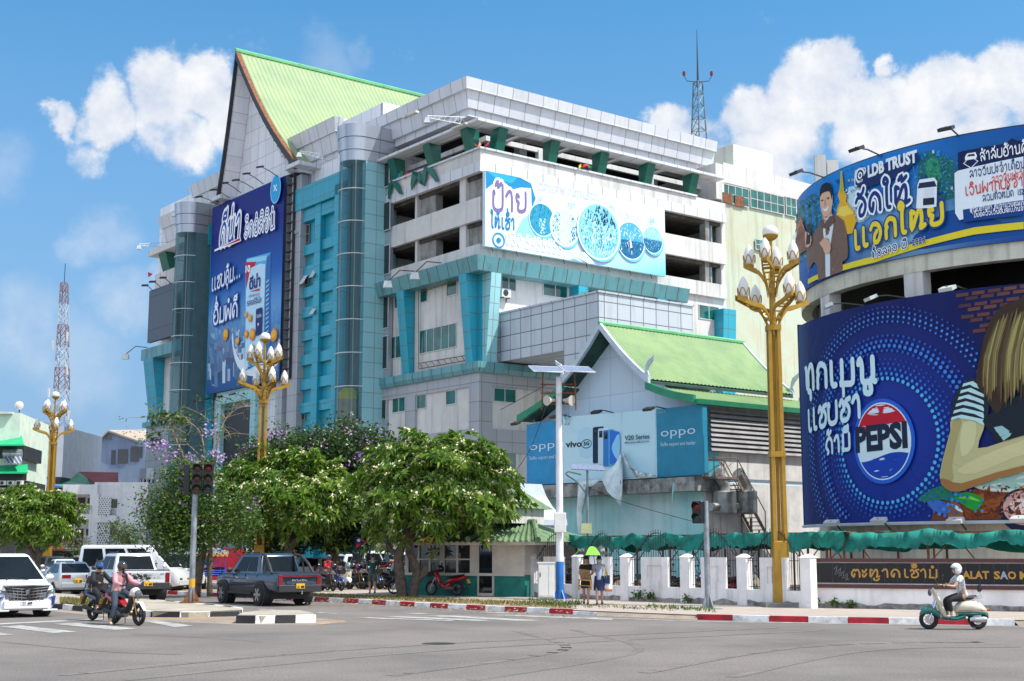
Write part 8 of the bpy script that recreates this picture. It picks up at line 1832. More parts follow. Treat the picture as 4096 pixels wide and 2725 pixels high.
def byd(t,z):
 for sd in(1,-1):mb=MB();mb.path([(-.72,sd*.84,z),(-.38,sd*.80,1.52),(0,sd*.73,1.78),(.45,sd*.66,1.86)],.055,6);mb.tube((-.05,sd*.82,z),(.0,sd*.73,1.74),.04,5);LP('sport_bar',mb,M_trim,t)
 mb=MB();mb.box(-1.335,-1.30,-.74,.74,z-.13,z-.09);LP('light_strip',mb,M_tail,t)
 local_text((-1.302,0),(0,-1),(-1,0),'BYD',0,z-.38,.62,.17,M_rim,t,lao=False,bold=.01)
 mb=MB();mb.box(-1.34,-1.26,-.55,.55,.80,.90);LP('tailgate_lip',mb,M_blue,t);mb=MB();mb.tube((-1.5,0,.46),(-1.2,0,.46),.03,6);mb.ell((-1.5,0,.52),(.035,.035,.035),8,6);LP('tow_hitch',mb,M_chrome,t)
c=gnd(D(611,1391));pickup('blue grey pickup with black sport bar and red light strip on its tailgate',M_blue,'ບຍ 8000',(-8.45,51.0,0),ROAD,1.17,byd)
M_whp=paint('pearl_white',(.62,.64,.66),.25);
def rng(t,z):
 r=random.Random(4);mb=MB()
 for i in range(46):
  u=r.random();y=.55-u*1.0;zz=z-.10-.38*r.random()-.1*u;s=.09*(1-u)+.02;q=[Vector((-1.305,y+s*r.uniform(-1.2,1.2),zz+s*r.uniform(-1,1)))for _ in range(4)];mb.add([q[0],q[1],q[2]],[(0,1,2)]);mb.add([q[0]+Vector((-.001,0,0)),q[2]+Vector((-.001,0,0)),q[3]+Vector((-.001,0,0))],[(0,1,2)])
 LP('splash_decal',mb,M_ink,t);local_text((-1.302,0),(0,-1),(-1,0),'RANGER',.02,z-.56,1.15,.075,M_ink,t,lao=False,bold=.01);local_text((-1.302,0),(0,-1),(-1,0),'XLT',.55,z-.14,.14,.05,M_ink,t,lao=False)
 mb=MB();mb.ell((-1.315,0,z-.26),(.02,.11,.05),14,8);LP('badge',mb,M_trim,t,smooth=True)
 mb=MB();mb.box(-1.32,-1.30,-.13,.13,z-.16,z-.09);LP('tailgate_handle',mb,M_chrome,t)
 r=random.Random(9);mb=MB()
 for i in range(26):x=r.uniform(2.3,3.0);zz=r.uniform(.55,.9);s=r.uniform(.02,.09);mb.add([(x-s,.957,zz-s),(x+s,.957,zz-s*.4),(x+s*.3,.957,zz+s)],[(0,1,2)])
 LP('splash_decal',mb,M_ink,t)
pickup('white pickup with black paint splashes and a yellow plate behind the two riders',M_whp,'ວຣ 8699',(-14.85,54.7,0),(-.54,.84,0),1.20,rng,roof=M_whp,flare=.08,r=.43)
# silver saloon and the queue behind it
def saloon(lab,pm,plate,loc,head,hh=1.46,grp='cars queuing on the left road',kind='car',plm=None):
 S=dict(paint=pm,st=[(-1.02,.74,.40,.96),(-.95,.84,.30,1.02),(-.4,.87,.26,1.03),(1.0,.87,.24,.96),(2.3,.87,.24,.94),(3.0,.84,.26,.84),(3.35,.74,.32,.70)],cab=(-.75,.15,1.25,2.35,.78,.58,.95,hh),wh=(2.6,0,.32),track=.84,plate=plate,tail=(.38,.075,.87),zp=.70,hand=(.45,1.3),rb=.2,pm=plm or M_plate)
 if kind=='hatch':S.update(st=[(-.62,.78,.42,1.05),(-.55,.86,.32,1.08),(.0,.88,.28,1.06),(1.4,.88,.26,1.0),(2.5,.87,.26,.96),(3.1,.83,.28,.86),(3.4,.74,.34,.72)],cab=(-.58,-.22,1.45,2.5,.80,.62,1.0,hh),tail=(.2,.16,1.0))
 return car('parked_car' if grp and 'park' in grp else 'saloon_car',lab,S,loc,head,'car',grp)
M_silv=paint('silver',(.48,.51,.54),.25,.4)
sal=saloon('silver saloon with slim red tail lamps between the minivan and the white pickup',M_silv,'ພຫ 1288',(-19.6,61.6,0),(-.5,.87,0))
for x,y,Y,c_,kd,hh,hd,lab in((225,1300,71,'champ','hatch',1.62,(.55,-.83),'pale champagne hatchback facing us behind the silver saloon'),(150,1292,84,'wht','car',1.45,(-.5,.87),'white car in the queue right of the far gold lamp'),(128,1285,93,'dk','hatch',1.6,(-.5,.87),'dark car roof in the far queue beside the far gold lamp'),(205,1285,89,'wht','hatch',1.66,(-.5,.87),'white hatchback in the far queue behind the champagne car'),(170,1286,99,'dk','car',1.5,(.5,-.87),'small dark car farthest back in the queue'),(262,1287,76,'wht','hatch',1.5,(-.5,.87),'dark windowed white car half hidden behind the white pickup bonnet')):
 p=at(D(x,y),Y);saloon(lab,{'champ':paint('champagne',(.46,.40,.34),.3,.3),'wht':M_whp,'dk':paint('near_black',(.02,.022,.026),.25)}[c_],'',(p.x,p.y,0),hd,hh,kind=kd)
 # big white minivan, front on
def minivan():
 pm=paint('bright_white',(.74,.75,.76),.2)
 S=dict(paint=pm,st=[(-1.0,.86,.35,1.1),(-.9,.92,.28,1.16),(2.4,.925,.24,1.12),(3.15,.925,.22,1.06),(3.62,.90,.20,.98),(3.85,.80,.22,.92),(3.90,.70,.28,.86)],cab=(-.95,-.7,1.75,3.08,.89,.70,1.06,1.84),wh=(3.0,0,.35),track=.90,plate='',tail=(.12,.3,1.0),side=((.06,.34),(.38,.64),(.68,.9)))
 t=car('minivan','big white minivan with a tall chrome grille at the left edge of the road',S,(0,0,0),(1,0),'minivan')
 mb=MB();mb.prism([(3.86,y,z)for y,z in((-.66,.92),(-.42,.30),(.42,.30),(.66,.92))],(.055,0,0));g=LP('grille',mb,M_trim,t)
 for z in(.42,.51,.60,.69,.78,.86):mb=MB();w=.44+(z-.34)*.36;mb.path([(3.93,-w,z+.03),(3.94,0,z-.03),(3.93,w,z+.03)],.016,4);LP('grille_bar',mb,M_chrome,g)
 for y in(-.42,-.30,-.18,.18,.30,.42):mb=MB();mb.path([(3.95,y*.86,.40),(3.955,y,.82)],.011,4);LP('grille_bar',mb,M_chrome,g)
 mb=MB();mb.box(3.80,3.95,-.70,.70,.92,.965);LP('chrome_lip',mb,M_chrome,t,bevel=.015)
 mb=MB();mb.prism([(3.955,y,z)for y,z in((-.10,.85),(-.06,.70),(0,.66),(.06,.70),(.10,.85))],(.02,0,0));em=LP('emblem',mb,M_trim,t)
 mb=MB()
 for k in range(3):mb.path([(3.98,.05,.82-k*.045),(3.98,0,.80-k*.045),(3.98,-.05,.77-k*.045)],.012,4)
 LP('emblem_mark',mb,M_chrome,em)
 mb=MB();mb.box(3.955,3.975,-.18,.18,.38,.49);pl=LP('number_plate',mb,M_plw,t);local_text((3.977,0),(0,1),(1,0),'ກກ 6699',0,.395,.30,.07,M_ink,pl,sw=.09)
 for sd in(1,-1):
  mb=MB();mb.prism([(3.60,sd*.88,.84),(3.86,sd*.62,.80),(3.86,sd*.62,.70),(3.62,sd*.90,.70)],(.15,0,0));LP('headlamp',mb,M_head,t)
  mb=MB();mb.prism([(3.72,sd*.66,.60),(3.72,sd*.86,.64),(3.72,sd*.83,.34),(3.72,sd*.80,.34),(3.72,sd*.80,.56)],(.22,0,0));LP('fog_lamp_trim',mb,paint('deep_blue',(.01,.05,.28)),t)
  mb=MB();mb.box(3.4,3.94,sd*.72-.22,sd*.72+.22,.19,.24);LP('bumper_skirt',mb,pm,t,bevel=.01)
 mb=MB();mb.box(.6,1.4,-.42,.42,1.891,1.90);LP('sunroof',mb,M_carglass,t)
 for sd in(.3,-.35):mb=MB();mb.path([(3.08,sd,1.09),(2.98,sd*.1-.3,1.16)],.014,4);LP('wiper',mb,M_trim,t)
 return t
v=minivan();hd=Vector((.60,-.80,0));fr_c=Vector(((D(80,1)[0]-CXP)/FPX*41.4,41.4,0));v.location=fr_c-hd*3.9;v.rotation_euler=(0,0,math.atan2(hd.y,hd.x))
# white van roof behind the pickup
S=dict(paint=M_whp,st=[(-1.3,.84,.4,1.15),(-1.2,.90,.35,1.2),(3.0,.9,.33,1.2),(3.6,.86,.35,1.0),(3.75,.74,.4,.85)],cab=(-1.25,-1.15,2.3,3.35,.89,.74,1.15,2.22),wh=(3.0,0,.34),track=.87,plate='',side=((.05,.3),(.34,.6),(.64,.88)))
p=at(D(330,1290),66);car('white_van','tall white van standing across the road behind the splashed pickup',S,(p.x-1.6,p.y,0),(1,-.12),'van')
for x,y,Y,kd,hh,hd,lab in((722,1300,74,'hatch',1.5,(.5,.8),'white hatchback parked behind the pickup tailgate under the trees'),(790,1296,79,'hatch',1.66,(.75,.6),'white car parked between the two dark trunks'),(836,1290,76,'hatch',1.85,(.8,.5),'tall white car parked behind the walking man'),(905,1292,74,'hatch',1.78,(.9,.35),'white car parked left of the guard kiosk window'),(408,1296,70,'hatch',1.75,(.4,-.9),'white car facing us beside the blue three wheelers')):
 p=at(D(x,y),Y);saloon(lab,M_whp,'',(p.x,p.y,.1),hd,hh,'cars parked under the trees',kd)
 # blue three wheelers
def tuktuk(lab,loc,rz):
 t=thing('three_wheeler',lab,'three wheeler',loc,'blue three wheelers');mb_=mat('bright_blue_paint',(.01,.06,.42),.35);sil=mat('worn_silver_canopy',(.36,.38,.42),.6,var=.4,scale=3,dirt=(.05,.10,.30))
 mb=MB();mb.box(-1.2,.6,-.66,.66,.42,.56);mb.box(-1.2,.5,.60,.66,.56,.95);mb.box(-1.2,.5,-.66,-.60,.56,.95);LP('body',mb,mb_,t)
 for z in(.5,.62,.74):mb=MB();mb.tube((-1.32,-.68,z),(-1.32,.68,z),.035,6);LP('rear_rail',mb,mb_,t)
 for x in(-1.15,-.3,.5):
  for sd in(1,-1):mb=MB();mb.tube((x,sd*.64,.55),(x,sd*.64,1.75),.025,5);LP('post',mb,mb_,t)
 mb=MB();mb.loft([[(x,y,z+(.06 if abs(x)<1 else 0))for y,z in((-.78,1.68),(-.72,1.86),(-.3,1.98),(.3,1.98),(.72,1.86),(.78,1.68))]for x in(-1.45,-.8,0,.75)],closed=True);LP('canopy',mb,sil,t,smooth=40)
 mb=MB();mb.box(-1.46,-1.42,-.72,.72,1.55,1.72);LP('rear_visor',mb,mat('painted_visor',(.55,.35,.10),.5,var=.6,scale=6,dirt=(.35,.03,.03)),t)
 for y in(-.55,.55):mb=MB();mb.lathe((-1.46,y,1.62),[(.07,0),(.06,.04)],10,(-1,0,0));LP('lamp',mb,M_amber,t)
 for sd in(1,-1):mb=MB();mb.box(-1.0,.3,sd*.5-.14,sd*.5+.14,.80,.88);LP('bench',mb,mat('dark_red_seat',(.10,.012,.02),.5),t)
 mb=MB();mb.loft([[(x,-w,.45),(x,w,.45),(x,w*.8,h),(x,-w*.8,h)]for x,w,h in((.6,.55,1.15),(1.1,.42,1.2),(1.7,.22,1.0))]);LP('front_cowl',mb,mb_,t)
 mb=MB();mb.path([(1.5,-.3,1.15),(1.45,0,1.12),(1.5,.3,1.15)],.018,5);LP('handlebar',mb,M_chrome,t)
 for x,y in((-.6,.62),(-.6,-.62),(1.6,0)):wheel(t,x,y,.26,.14,1 if y>=0 else-1,spokes=5)
 for k in range(4):mb=MB();mb.tube((-1.2,-.5,1.99+k*.05),(.3,-.5+.3*k,1.99+k*.05),.015,4);LP('roof_rack',mb,mb_,t)
 t.location=loc;t.rotation_euler=(0,0,rz);return t
g=gnd(D(476,1348));tk=tuktuk('blue three wheeler with striped canopy between the two thin trunks',(g.x,g.y,.13),math.atan2(.8,-.6)-.1)
g=gnd(D(412,1342));dup(tk,(g.x-.2,g.y+1.5,.13),2.1,'blue three wheeler half hidden behind the signal post');g=gnd(D(530,1340));dup(tk,(g.x,g.y+1,.13),2.5,'three wheeler with silver canopy just left of the blue grey pickup')
# ------------------------------------------------------------------ two wheelers
def bike_wheel(t,x,r,spk=5,wd=.10):
 mb=MB();n=22;m=8;vs=[];fs_=[];rr=wd/2
 for i in range(n):
  a=6.283*i/n
  for j in range(m):b=6.283*j/m;q=r-rr+rr*math.cos(b);vs.append((x+q*math.cos(a),rr*math.sin(b),r+q*math.sin(a)))
 for i in range(n):fs_+=[(i*m+j,i*m+(j+1)%m,((i+1)%n)*m+(j+1)%m,((i+1)%n)*m+j)for j in range(m)]
 mb.add(vs,fs_);w=LP('wheel',mb,M_tyre,t,smooth=True);mb=MB()
 for k in range(spk):a=6.283*k/spk;mb.tube((x,0,r),(x+(r-wd)*math.cos(a),0,r+(r-wd)*math.sin(a)),.018 if spk<9 else .006,4)
 mb.lathe((x,-.05,r),[(.06,0),(.06,.1)],10,(0,1,0));LP('rim',mb,M_rim if spk>8 else M_trim,w);mb=MB();mb.lathe((x,.05,r),[(.11,0),(.11,.006)],14,(0,1,0));LP('brake_disc',mb,M_chrome,w);return w
def shell(t,nm,sec,m):
 """body panel from sections (x, z, halfwidth, halfheight)"""
 mb=MB();mb.loft([[(x,w*math.cos(a)if abs(math.cos(a))>.01 else 0,z+h*math.sin(a))for a in[6.283*k/10 for k in range(10)]]for x,z,w,h in sec]);return LP(nm,mb,m,t,smooth=60)
def motorbike(lab,c1,c2,style,loc,rz,plate=None,grp=None,seatm=None,spk=5):
 wb=1.24;r=.29 if style!='retro' else .25;t=thing('motor_scooter' if style=='retro' else 'motorbike',lab,'scooter' if style=='retro' else 'motorbike',(0,0,0),grp);m1=paint(c1[0],c1[1]);m2=paint(c2[0],c2[1])
 bike_wheel(t,wb,r,spk,.11 if style!='under' else .08);bike_wheel(t,0,r,spk,.12 if style!='under' else .08)
 hz_=1.02 if style!='retro' else 1.05;hx_=wb-.30
 mb=MB()
 for sd in(.07,-.07):mb.tube((wb,sd,r),(hx_+.04,sd*.8,hz_-.16),.022,6)
 LP('fork',mb,mat('gold_fork',(.45,.26,.04),.3,metal=.6)if style=='naked' else M_chrome,t)
 mb=MB();mb.path([(hx_-.12,.36,hz_+.02),(hx_+.0,.2,hz_+.04),(hx_+.03,0,hz_),(hx_+.0,-.2,hz_+.04),(hx_-.12,-.36,hz_+.02)],.018,6);LP('handlebar',mb,M_trim,t)
 for sd in(1,-1):
  mb=MB();mb.path([(hx_-.02,sd*.24,hz_+.04),(hx_-.0,sd*.32,hz_+.26)],.009,4);mb.ell((hx_,sd*.33,hz_+.29),(.02,.065,.045),10,6);LP('mirror',mb,M_trim,t,smooth=True)
 if style=='retro':
  shell(t,'front_shield',[(hx_+.16,.97,.10,.08),(hx_+.10,.80,.20,.16),(hx_+.02,.60,.21,.2),(hx_-.10,.38,.17,.16)],m1);shell(t,'front_mudguard',[(wb+.22,r+.12,.05,.05),(wb+.12,r+.22,.13,.10),(wb-.06,r+.24,.15,.11),(wb-.26,r+.1,.12,.10)],m2)
  shell(t,'floor_board',[(hx_-.02,.30,.15,.06),(.55,.27,.17,.06),(.34,.34,.16,.08)],m2);shell(t,'rear_cowl',[(.56,.50,.10,.10),(.42,.56,.18,.17),(.18,.58,.21,.19),(-.06,.54,.18,.14),(-.22,.46,.08,.08)],m1);shell(t,'lower_cowl',[(.52,.38,.12,.07),(.2,.40,.18,.08),(-.15,.42,.12,.06),(-.27,.34,.04,.08)],m2)
  shell(t,'seat',[(.62,.76,.08,.03),(.46,.80,.13,.05),(.14,.80,.14,.05),(.02,.82,.11,.04)],seatm or M_trim);shell(t,'back_pad',[(-.06,1.02,.12,.09),(-.11,1.04,.13,.10)],M_trim)
  mb=MB();mb.path([(.12,.16,.78),(-.09,.14,.80),(-.10,0,.92),(-.09,-.14,.80),(.12,-.16,.78)],.016,5);LP('grab_rail',mb,M_chrome,t);mb=MB();mb.lathe((hx_+.22,0,.92),[(.09,0),(.085,.05),(.02,.07)],14,(1,0,.1));LP('headlamp',mb,M_head,t,smooth=40)
  mb=MB();mb.lathe((-.16,.20,.26),[(.06,0),(.075,.06),(.075,.34),(.05,.40)],12,(1,0,0));LP('motor_cover',mb,M_chrome,t,smooth=40);mb=MB();mb.ell((-.27,0,.50),(.03,.08,.04),8,6);LP('tail_lamp',mb,M_amber,t)
  mb=MB()
  for sd in(1,-1):mb.path([(.52,sd*.18,.47),(.2,sd*.225,.485),(-.18,sd*.15,.48)],.008,4)
  LP('red_pinstripe',mb,M_tail,t)
 else:
  big=style=='naked'
  shell(t,'front_mudguard',[(wb+.26,r+.13,.04,.03),(wb+.1,r+.31,.07,.03),(wb-.12,r+.33,.07,.03),(wb-.26,r+.22,.05,.03)],m1 if not big else m2)
  shell(t,'front_cowl',[(hx_+.22,.84,.07,.06),(hx_+.12,.88,.13,.13),(hx_-.02,.86,.12,.12)]if big else[(hx_+.16,.95,.08,.06),(hx_+.05,.88,.14,.13),(hx_-.06,.70,.16,.18),(hx_-.16,.50,.12,.16)],m2 if big else m1)
  shell(t,'leg_frame',[(hx_-.02,.72,.07,.10),(hx_-.22,.44,.11,.10),(.52,.34,.13,.09),(.30,.46,.11,.12)],m1 if not big else M_trim);shell(t,'side_cowl',[(.50,.56,.08,.07),(.28,.62,.13,.10),(-.08,.68,.13,.09),(-.36,.76,.09,.06),(-.46,.80,.03,.03)],m1)
  shell(t,'seat',[(.44,.74,.08,.03),(.20,.78,.13,.05),(-.12,.82,.12,.05),(-.34,.86,.08,.03)],seatm or M_trim);shell(t,'engine',[(.62,.30,.09,.10),(.40,.30,.12,.12),(.12,.30,.10,.09)],mat('engine_grey',(.16,.16,.17),.4,metal=.5))
  mb=MB();mb.lathe((-.30,-.15,.38),[(.05,0),(.06,.1),(.055,.45),(.03,.55)],10,(1,0,-.1));LP('exhaust',mb,M_trim if big else M_chrome,t,smooth=40)
  mb=MB();mb.lathe((hx_+(.20 if big else .12),0,.84 if big else .92),[(.10,0),(.095,.05),(.03,.08)],14,(1,0,-.1));LP('headlamp',mb,M_head,t,smooth=40);mb=MB();mb.box(-.50,-.42,-.08,.08,.74,.80);LP('tail_lamp',mb,M_tail,t)
  mb=MB();mb.prism([(-.42,-.06,.70),(-.42,.06,.70),(-.62,.06,.44),(-.62,-.06,.44)],(.015,0,0));LP('rear_mudguard',mb,M_trim,t)
  for sd in(1,-1):mb=MB();mb.ell((hx_+.1,sd*.18,.80),(.03,.03,.03),8,6);LP('indicator',mb,M_amber,t,smooth=True)
  if style=='under':mb=MB();mb.loft([[(hx_+.18-.02*k,y,.78+.1*k)for y in(-.14-.02*k,.14+.02*k)]+[(hx_+.42+.04*k,y,.78+.1*k)for y in(.13+.02*k,-.13-.02*k)]for k in(0,1,2)]);LP('wire_basket',mb,M_trim,t)
 if plate:mb=MB();mb.box8([(-.60,-.12,.52),(-.60,.12,.52),(-.585,.12,.52),(-.585,-.12,.52)],[(-.54,-.12,.68),(-.54,.12,.68),(-.525,.12,.68),(-.525,-.12,.68)]);LP('number_plate',mb,M_plate,t)
 mb=MB();mb.tube((.35,.12,.28),(.15,.26,.02),.012,5);LP('side_stand',mb,M_trim,t);t.location=loc;t.rotation_euler=(0,0,rz);return t
WHT=('bike_white',(.70,.70,.70));BLK=('bike_black',(.012,.014,.018));RED=('bike_red',(.42,.008,.018));CRM=('bike_cream',(.74,.68,.52));GRN=('bike_green',(.008,.14,.12));NVY=('bike_navy',(.012,.03,.07));BLU=('bike_blue',(.01,.06,.36))
ha=math.atan2(-.68,.73)
b1=motorbike('red and white motorbike ridden by the person in the pink top',RED,WHT,'naked',(-10.85,37.75,0),ha,True,spk=5)
b2=motorbike('dark blue motorbike ridden by the person in the black jacket',NVY,NVY,'naked',(-12.05,39.8,0),ha,True)
mb=MB();mb.path([(.42,.10,.80),(.30,.19,.90),(.10,.19,.92),(.02,.15,.86)],.028,6);mb.path([(.02,.15,.86),(.2,.2,.6),(.55,.16,.42)],.03,6);LP('red_rail',mb,M_tail,b1)
sc=motorbike('cream and dark green retro scooter passing in front of the sign wall',CRM,GRN,'retro',(11.83,35.2,0),math.pi,spk=9)
hn=motorbike('red and white step through motorbike parked by the kiosk wall',RED,WHT,'under',gnd(D(1060,1371.5),.14)+KF.n*.3,math.atan2(-KF.d.y,-KF.d.x),True,spk=16)
motorbike('black step through motorbike parked behind the gnarled twin trunk',BLK,BLK,'under',gnd(D(972,1368),.14),math.pi-.1,True,spk=5)
pal=[motorbike('black motorbike standing in the row behind the walking man',BLK,BLK,'under',(0,0,0),0,True,'motorbikes parked under the trees')]
g=gnd(D(925,1356),.14);pal[0].location=(g.x,g.y,.14);pal[0].rotation_euler=(R_(0),0,1.9)
cols=[CRM,NVY,RED,BLK,BLU,RED,BLK,NVY,GRN,BLK,BLU]
names=['cream scooter nearest the dark trunk in the parked row','navy motorbike second in the parked row','red motorbike with its wheel turned in the parked row','black motorbike left of the walking man','blue motorbike just left of the walking man','red motorbike half behind the walking man','black motorbike right of the walking man','navy motorbike near the bench right of the walking man','green motorbike next to the kiosk end of the row','black motorbike behind the pickup tailgate','blue motorbike behind the pickup tailgate corner']
for i,(x,c_,l)in enumerate(zip((785,806,822,838,852,868,886,900,915,742,752),cols,names)):
 g=gnd(D(x,1356 if i<9 else 1360),.14);motorbike(l,c_,(WHT,BLK)[i%2],'retro' if i==0 else('under','naked')[i%2],(g.x,g.y+.3*(i%3),.14),-1.15+.12*(i%4)+(3.14 if i%3==2 else 0),True,'motorbikes parked under the trees')
k=0
for i in range(5):
 for f,gap in((.13,'left'),(.87,'right')):
  for e in(0,1):
   s=pil[i]+(pil[i+1]-pil[i])*f-2.35-.5*e;p=FW.pt(s,.13,-1.8-.45*e);src=(hn,b1,pal[0],sc,b2)[k%5]
   dup(src,p,math.atan2(FW.n.y,FW.n.x)+.3*math.sin(k*3.1),'%s behind the %s bars of the %s wall bay from the kiosk'%(('red motorbike','red and white motorbike','black motorbike','cream scooter','dark blue motorbike')[k%5],gap,['first','second','third','fourth','fifth'][i]),'motorbikes parked behind the boundary wall');k+=1
   # people
def skin_mesh(name,V_,Ed,m,par,sub=1):
 """one continuous surface grown round a skeleton: V_ = {key: (x, y, z, radius or (rx, ry))}"""
 ks=list(V_);me=bpy.data.meshes.new(name);me.from_pydata([V_[k][:3]for k in ks],[(ks.index(a),ks.index(b))for a,b in Ed],[])
 o=bpy.data.objects.new(name,me);COL.objects.link(o);o.modifiers.new('skin','SKIN');me.skin_vertices
 if not me.skin_vertices:bpy.context.view_layer.objects.active=o
 lay=me.skin_vertices[0].data if me.skin_vertices else me.attributes and None
 for i,k in enumerate(ks):
  r=V_[k][3];lay[i].radius=r if isinstance(r,tuple)else(r,r);lay[i].use_root=i==0
 s=o.modifiers.new('smooth','SUBSURF');s.levels=sub;s.render_levels=sub
 dg=bpy.context.evaluated_depsgraph_get();m2=bpy.data.meshes.new_from_object(o.evaluated_get(dg));bpy.data.objects.remove(o);bpy.data.meshes.remove(me)
 m2.name=name;m2.materials.clear();m2.materials.append(m);m2.polygons.foreach_set('use_smooth',[True]*len(m2.polygons));q=bpy.data.objects.new(name,m2);COL.objects.link(q);q.parent=par;return q
M_skin=mat('skin',(.46,.27,.18),.55,var=.06);M_hair=mat('black_hair',(.010,.009,.009),.45,var=.2);M_helm=mat('helmet_black',(.012,.013,.015),.12,coat=.8,var=.1);M_visor=glass('helmet_visor',(.02,.03,.05),.03)
def person(lab,J,loc,rz,wear,sc=1.0,face=True,look=0.0,hide_head=False):
 """J: joints (x forward, y left, z up). wear: list of (name, keys->radius, edges, material)"""
 t=thing('person',lab,'person',(0,0,0));V_={}
 rad=dict(pel=(.145,.11),wai=(.125,.095),che=(.15,.105),nek=.05,chin=(.062,.068),hed=(.078,.092),top=(.055,.066),shl=.062,shr=.062,ell=.043,elr=.043,wrl=.030,wrr=.030,hnl=(.036,.022),hnr=(.036,.022),hpl=.088,hpr=.088,knl=.058,knr=.058,anl=.04,anr=.04,fol=(.042,.034),for_=(.042,.034),toel=(.036,.022),toer=(.036,.022))
 for k,r in rad.items():V_[k]=tuple(J[k])+(r,)
 Ed=[('pel','wai'),('wai','che'),('che','nek'),('nek','chin'),('chin','hed'),('hed','top')]
 for s in 'lr':f='fol' if s=='l' else 'for_';Ed+=[('che','sh'+s),('sh'+s,'el'+s),('el'+s,'wr'+s),('wr'+s,'hn'+s),('pel','hp'+s),('hp'+s,'kn'+s),('kn'+s,'an'+s),('an'+s,f),(f,'toe'+s)]
 body=skin_mesh('body',V_,Ed,M_skin,t,2)
 for s,sg in(('l',1),('r',-1)):
  h=Vector(J['hn'+s]);w=Vector(J['wr'+s]);d=(h-w).normalized();side=Vector((0,sg,0)).cross(d);side=side.normalized()if side.length>.1 else Vector((1,0,0));dn=d.cross(side).normalized();F_v={'p':tuple(h-d*.02)+(.014,)};E_=[]
  for i,(o,L)in enumerate(((-.027,.06),(-.009,.072),(.009,.068),(.027,.052),(-.04,.045))):
   b=h+side*o+d*(.015 if i<4 else-.03);m_=b+d*L*.55+dn*.008;e=m_+d*L*.25+dn*.03;
   if i==4:m_=b+side*-.02+d*.02;e=m_+d*.025
   for n_,q in(('a',b),('b',m_),('c',e)):F_v[n_+str(i)]=tuple(q)+(.0085,)
   E_+=[('p','a%d'%i),('a%d'%i,'b%d'%i),('b%d'%i,'c%d'%i)]
  hnd=skin_mesh('fingers',F_v,E_,wear.get('glove',M_skin),t,1)
 for nm,mp,ed,m in wear['list']:
  skin_mesh(nm,{k:tuple(J[k])+(r,)if k in J else r for k,r in mp.items()},ed,m,t,2)
 hd=Vector(J['hed']);fw=Vector((math.cos(look),math.sin(look),0));sd=Vector((-fw.y,fw.x,0))
 if face:
  for y in(.033,-.033):mb=MB();mb.ell(hd+fw*.084+sd*y+Vector((0,0,.0)),(.012,.014,.008),8,6);LP('eye',mb,M_ink,t,smooth=True)
  mb=MB();mb.loft([[hd+fw*.08+sd*y*k+Vector((0,0,z))for y in(-.012,.012)]+[hd+fw*(.085+.022*k)+Vector((0,0,z))]for k,z in((.5,.0),(1,-.03),(1.2,-.042))]);LP('nose',mb,M_skin,t)
  mb=MB();mb.ell(hd+fw*.078+Vector((0,0,-.068)),(.01,.024,.007),8,6);LP('mouth',mb,mat('lips',(.35,.10,.09),.5),t,smooth=True)
  for y in(.088,-.088):mb=MB();mb.ell(hd+sd*y+Vector((0,0,-.01)),(.022,.012,.03),8,6);LP('ear',mb,M_skin,t,smooth=True)
 for f in wear.get('extra',()):f(t,J,hd,fw,sd)
 t.location=loc;t.rotation_euler=(0,0,rz);t.scale=(sc,)*3;return t
def stand(**k):
 J=dict(pel=(0,0,.90),wai=(0,0,1.04),che=(0,0,1.24),nek=(0,0,1.40),chin=(.015,0,1.47),hed=(.01,0,1.545),top=(0,0,1.61),shl=(0,.165,1.32),shr=(0,-.165,1.32),ell=(-.02,.22,1.06),elr=(-.02,-.22,1.06),wrl=(.06,.23,.84),wrr=(.06,-.23,.84),hnl=(.09,.23,.77),hnr=(.09,-.23,.77),hpl=(0,.085,.84),hpr=(0,-.085,.84),knl=(.02,.09,.47),knr=(.02,-.09,.47),anl=(-.02,.09,.09),anr=(-.02,-.09,.09),fol=(.03,.09,.045),for_=(.03,-.09,.045),toel=(.14,.10,.03),toer=(.14,-.10,.03));J.update(k);return J
TOR=[('pel','wai'),('wai','che'),('che','nb')]
def shirt(m,J,sl=True,hem='pel',long=False,fat=1.0):
 J['nb']=tuple(Vector(J['che']).lerp(Vector(J['nek']),.55));J['hm']=tuple(Vector(J[hem])+(Vector(J[hem])-Vector(J['wai']))*.75);mp={'hm':(.17*fat,.14*fat),hem:(.172*fat,.138*fat),'wai':(.15*fat,.118*fat),'che':(.172*fat,.125*fat),'nb':(.085,.075)};ed=[('hm',hem),(hem,'wai'),('wai','che'),('che','nb')]
 for s in 'lr':
  J['ms'+s]=tuple(Vector(J['sh'+s]).lerp(Vector(J['el'+s]),.62));mp.update({'sh'+s:.082});ed.append(('che','sh'+s))
  if long:mp.update({'el'+s:.066,'wr'+s:.052});ed+=[('sh'+s,'el'+s),('el'+s,'wr'+s)]
  else:mp.update({'ms'+s:.072});ed.append(('sh'+s,'ms'+s))
 return('shirt',mp,ed,m)
def trousers(m,J,frac=1.0,fat=1.0,name='trousers'):
 J['tw']=tuple(Vector(J['pel']).lerp(Vector(J['wai']),.7));mp={'tw':(.145*fat,.115*fat),'pel':(.175*fat,.14*fat)};ed=[('tw','pel')]
 for s in 'lr':
  mp.update({'hp'+s:.128*fat});ed.append(('pel','hp'+s))
  if frac>=1:J['tc'+s]=tuple(Vector(J['kn'+s]).lerp(Vector(J['an'+s]),.86));mp.update({'kn'+s:.076*fat,'tc'+s:.058*fat});ed+=[('hp'+s,'kn'+s),('kn'+s,'tc'+s)]
  else:J['tc'+s]=tuple(Vector(J['hp'+s]).lerp(Vector(J['kn'+s]),frac));mp.update({'tc'+s:.095*fat});ed.append(('hp'+s,'tc'+s))
 return(name,mp,ed,m)
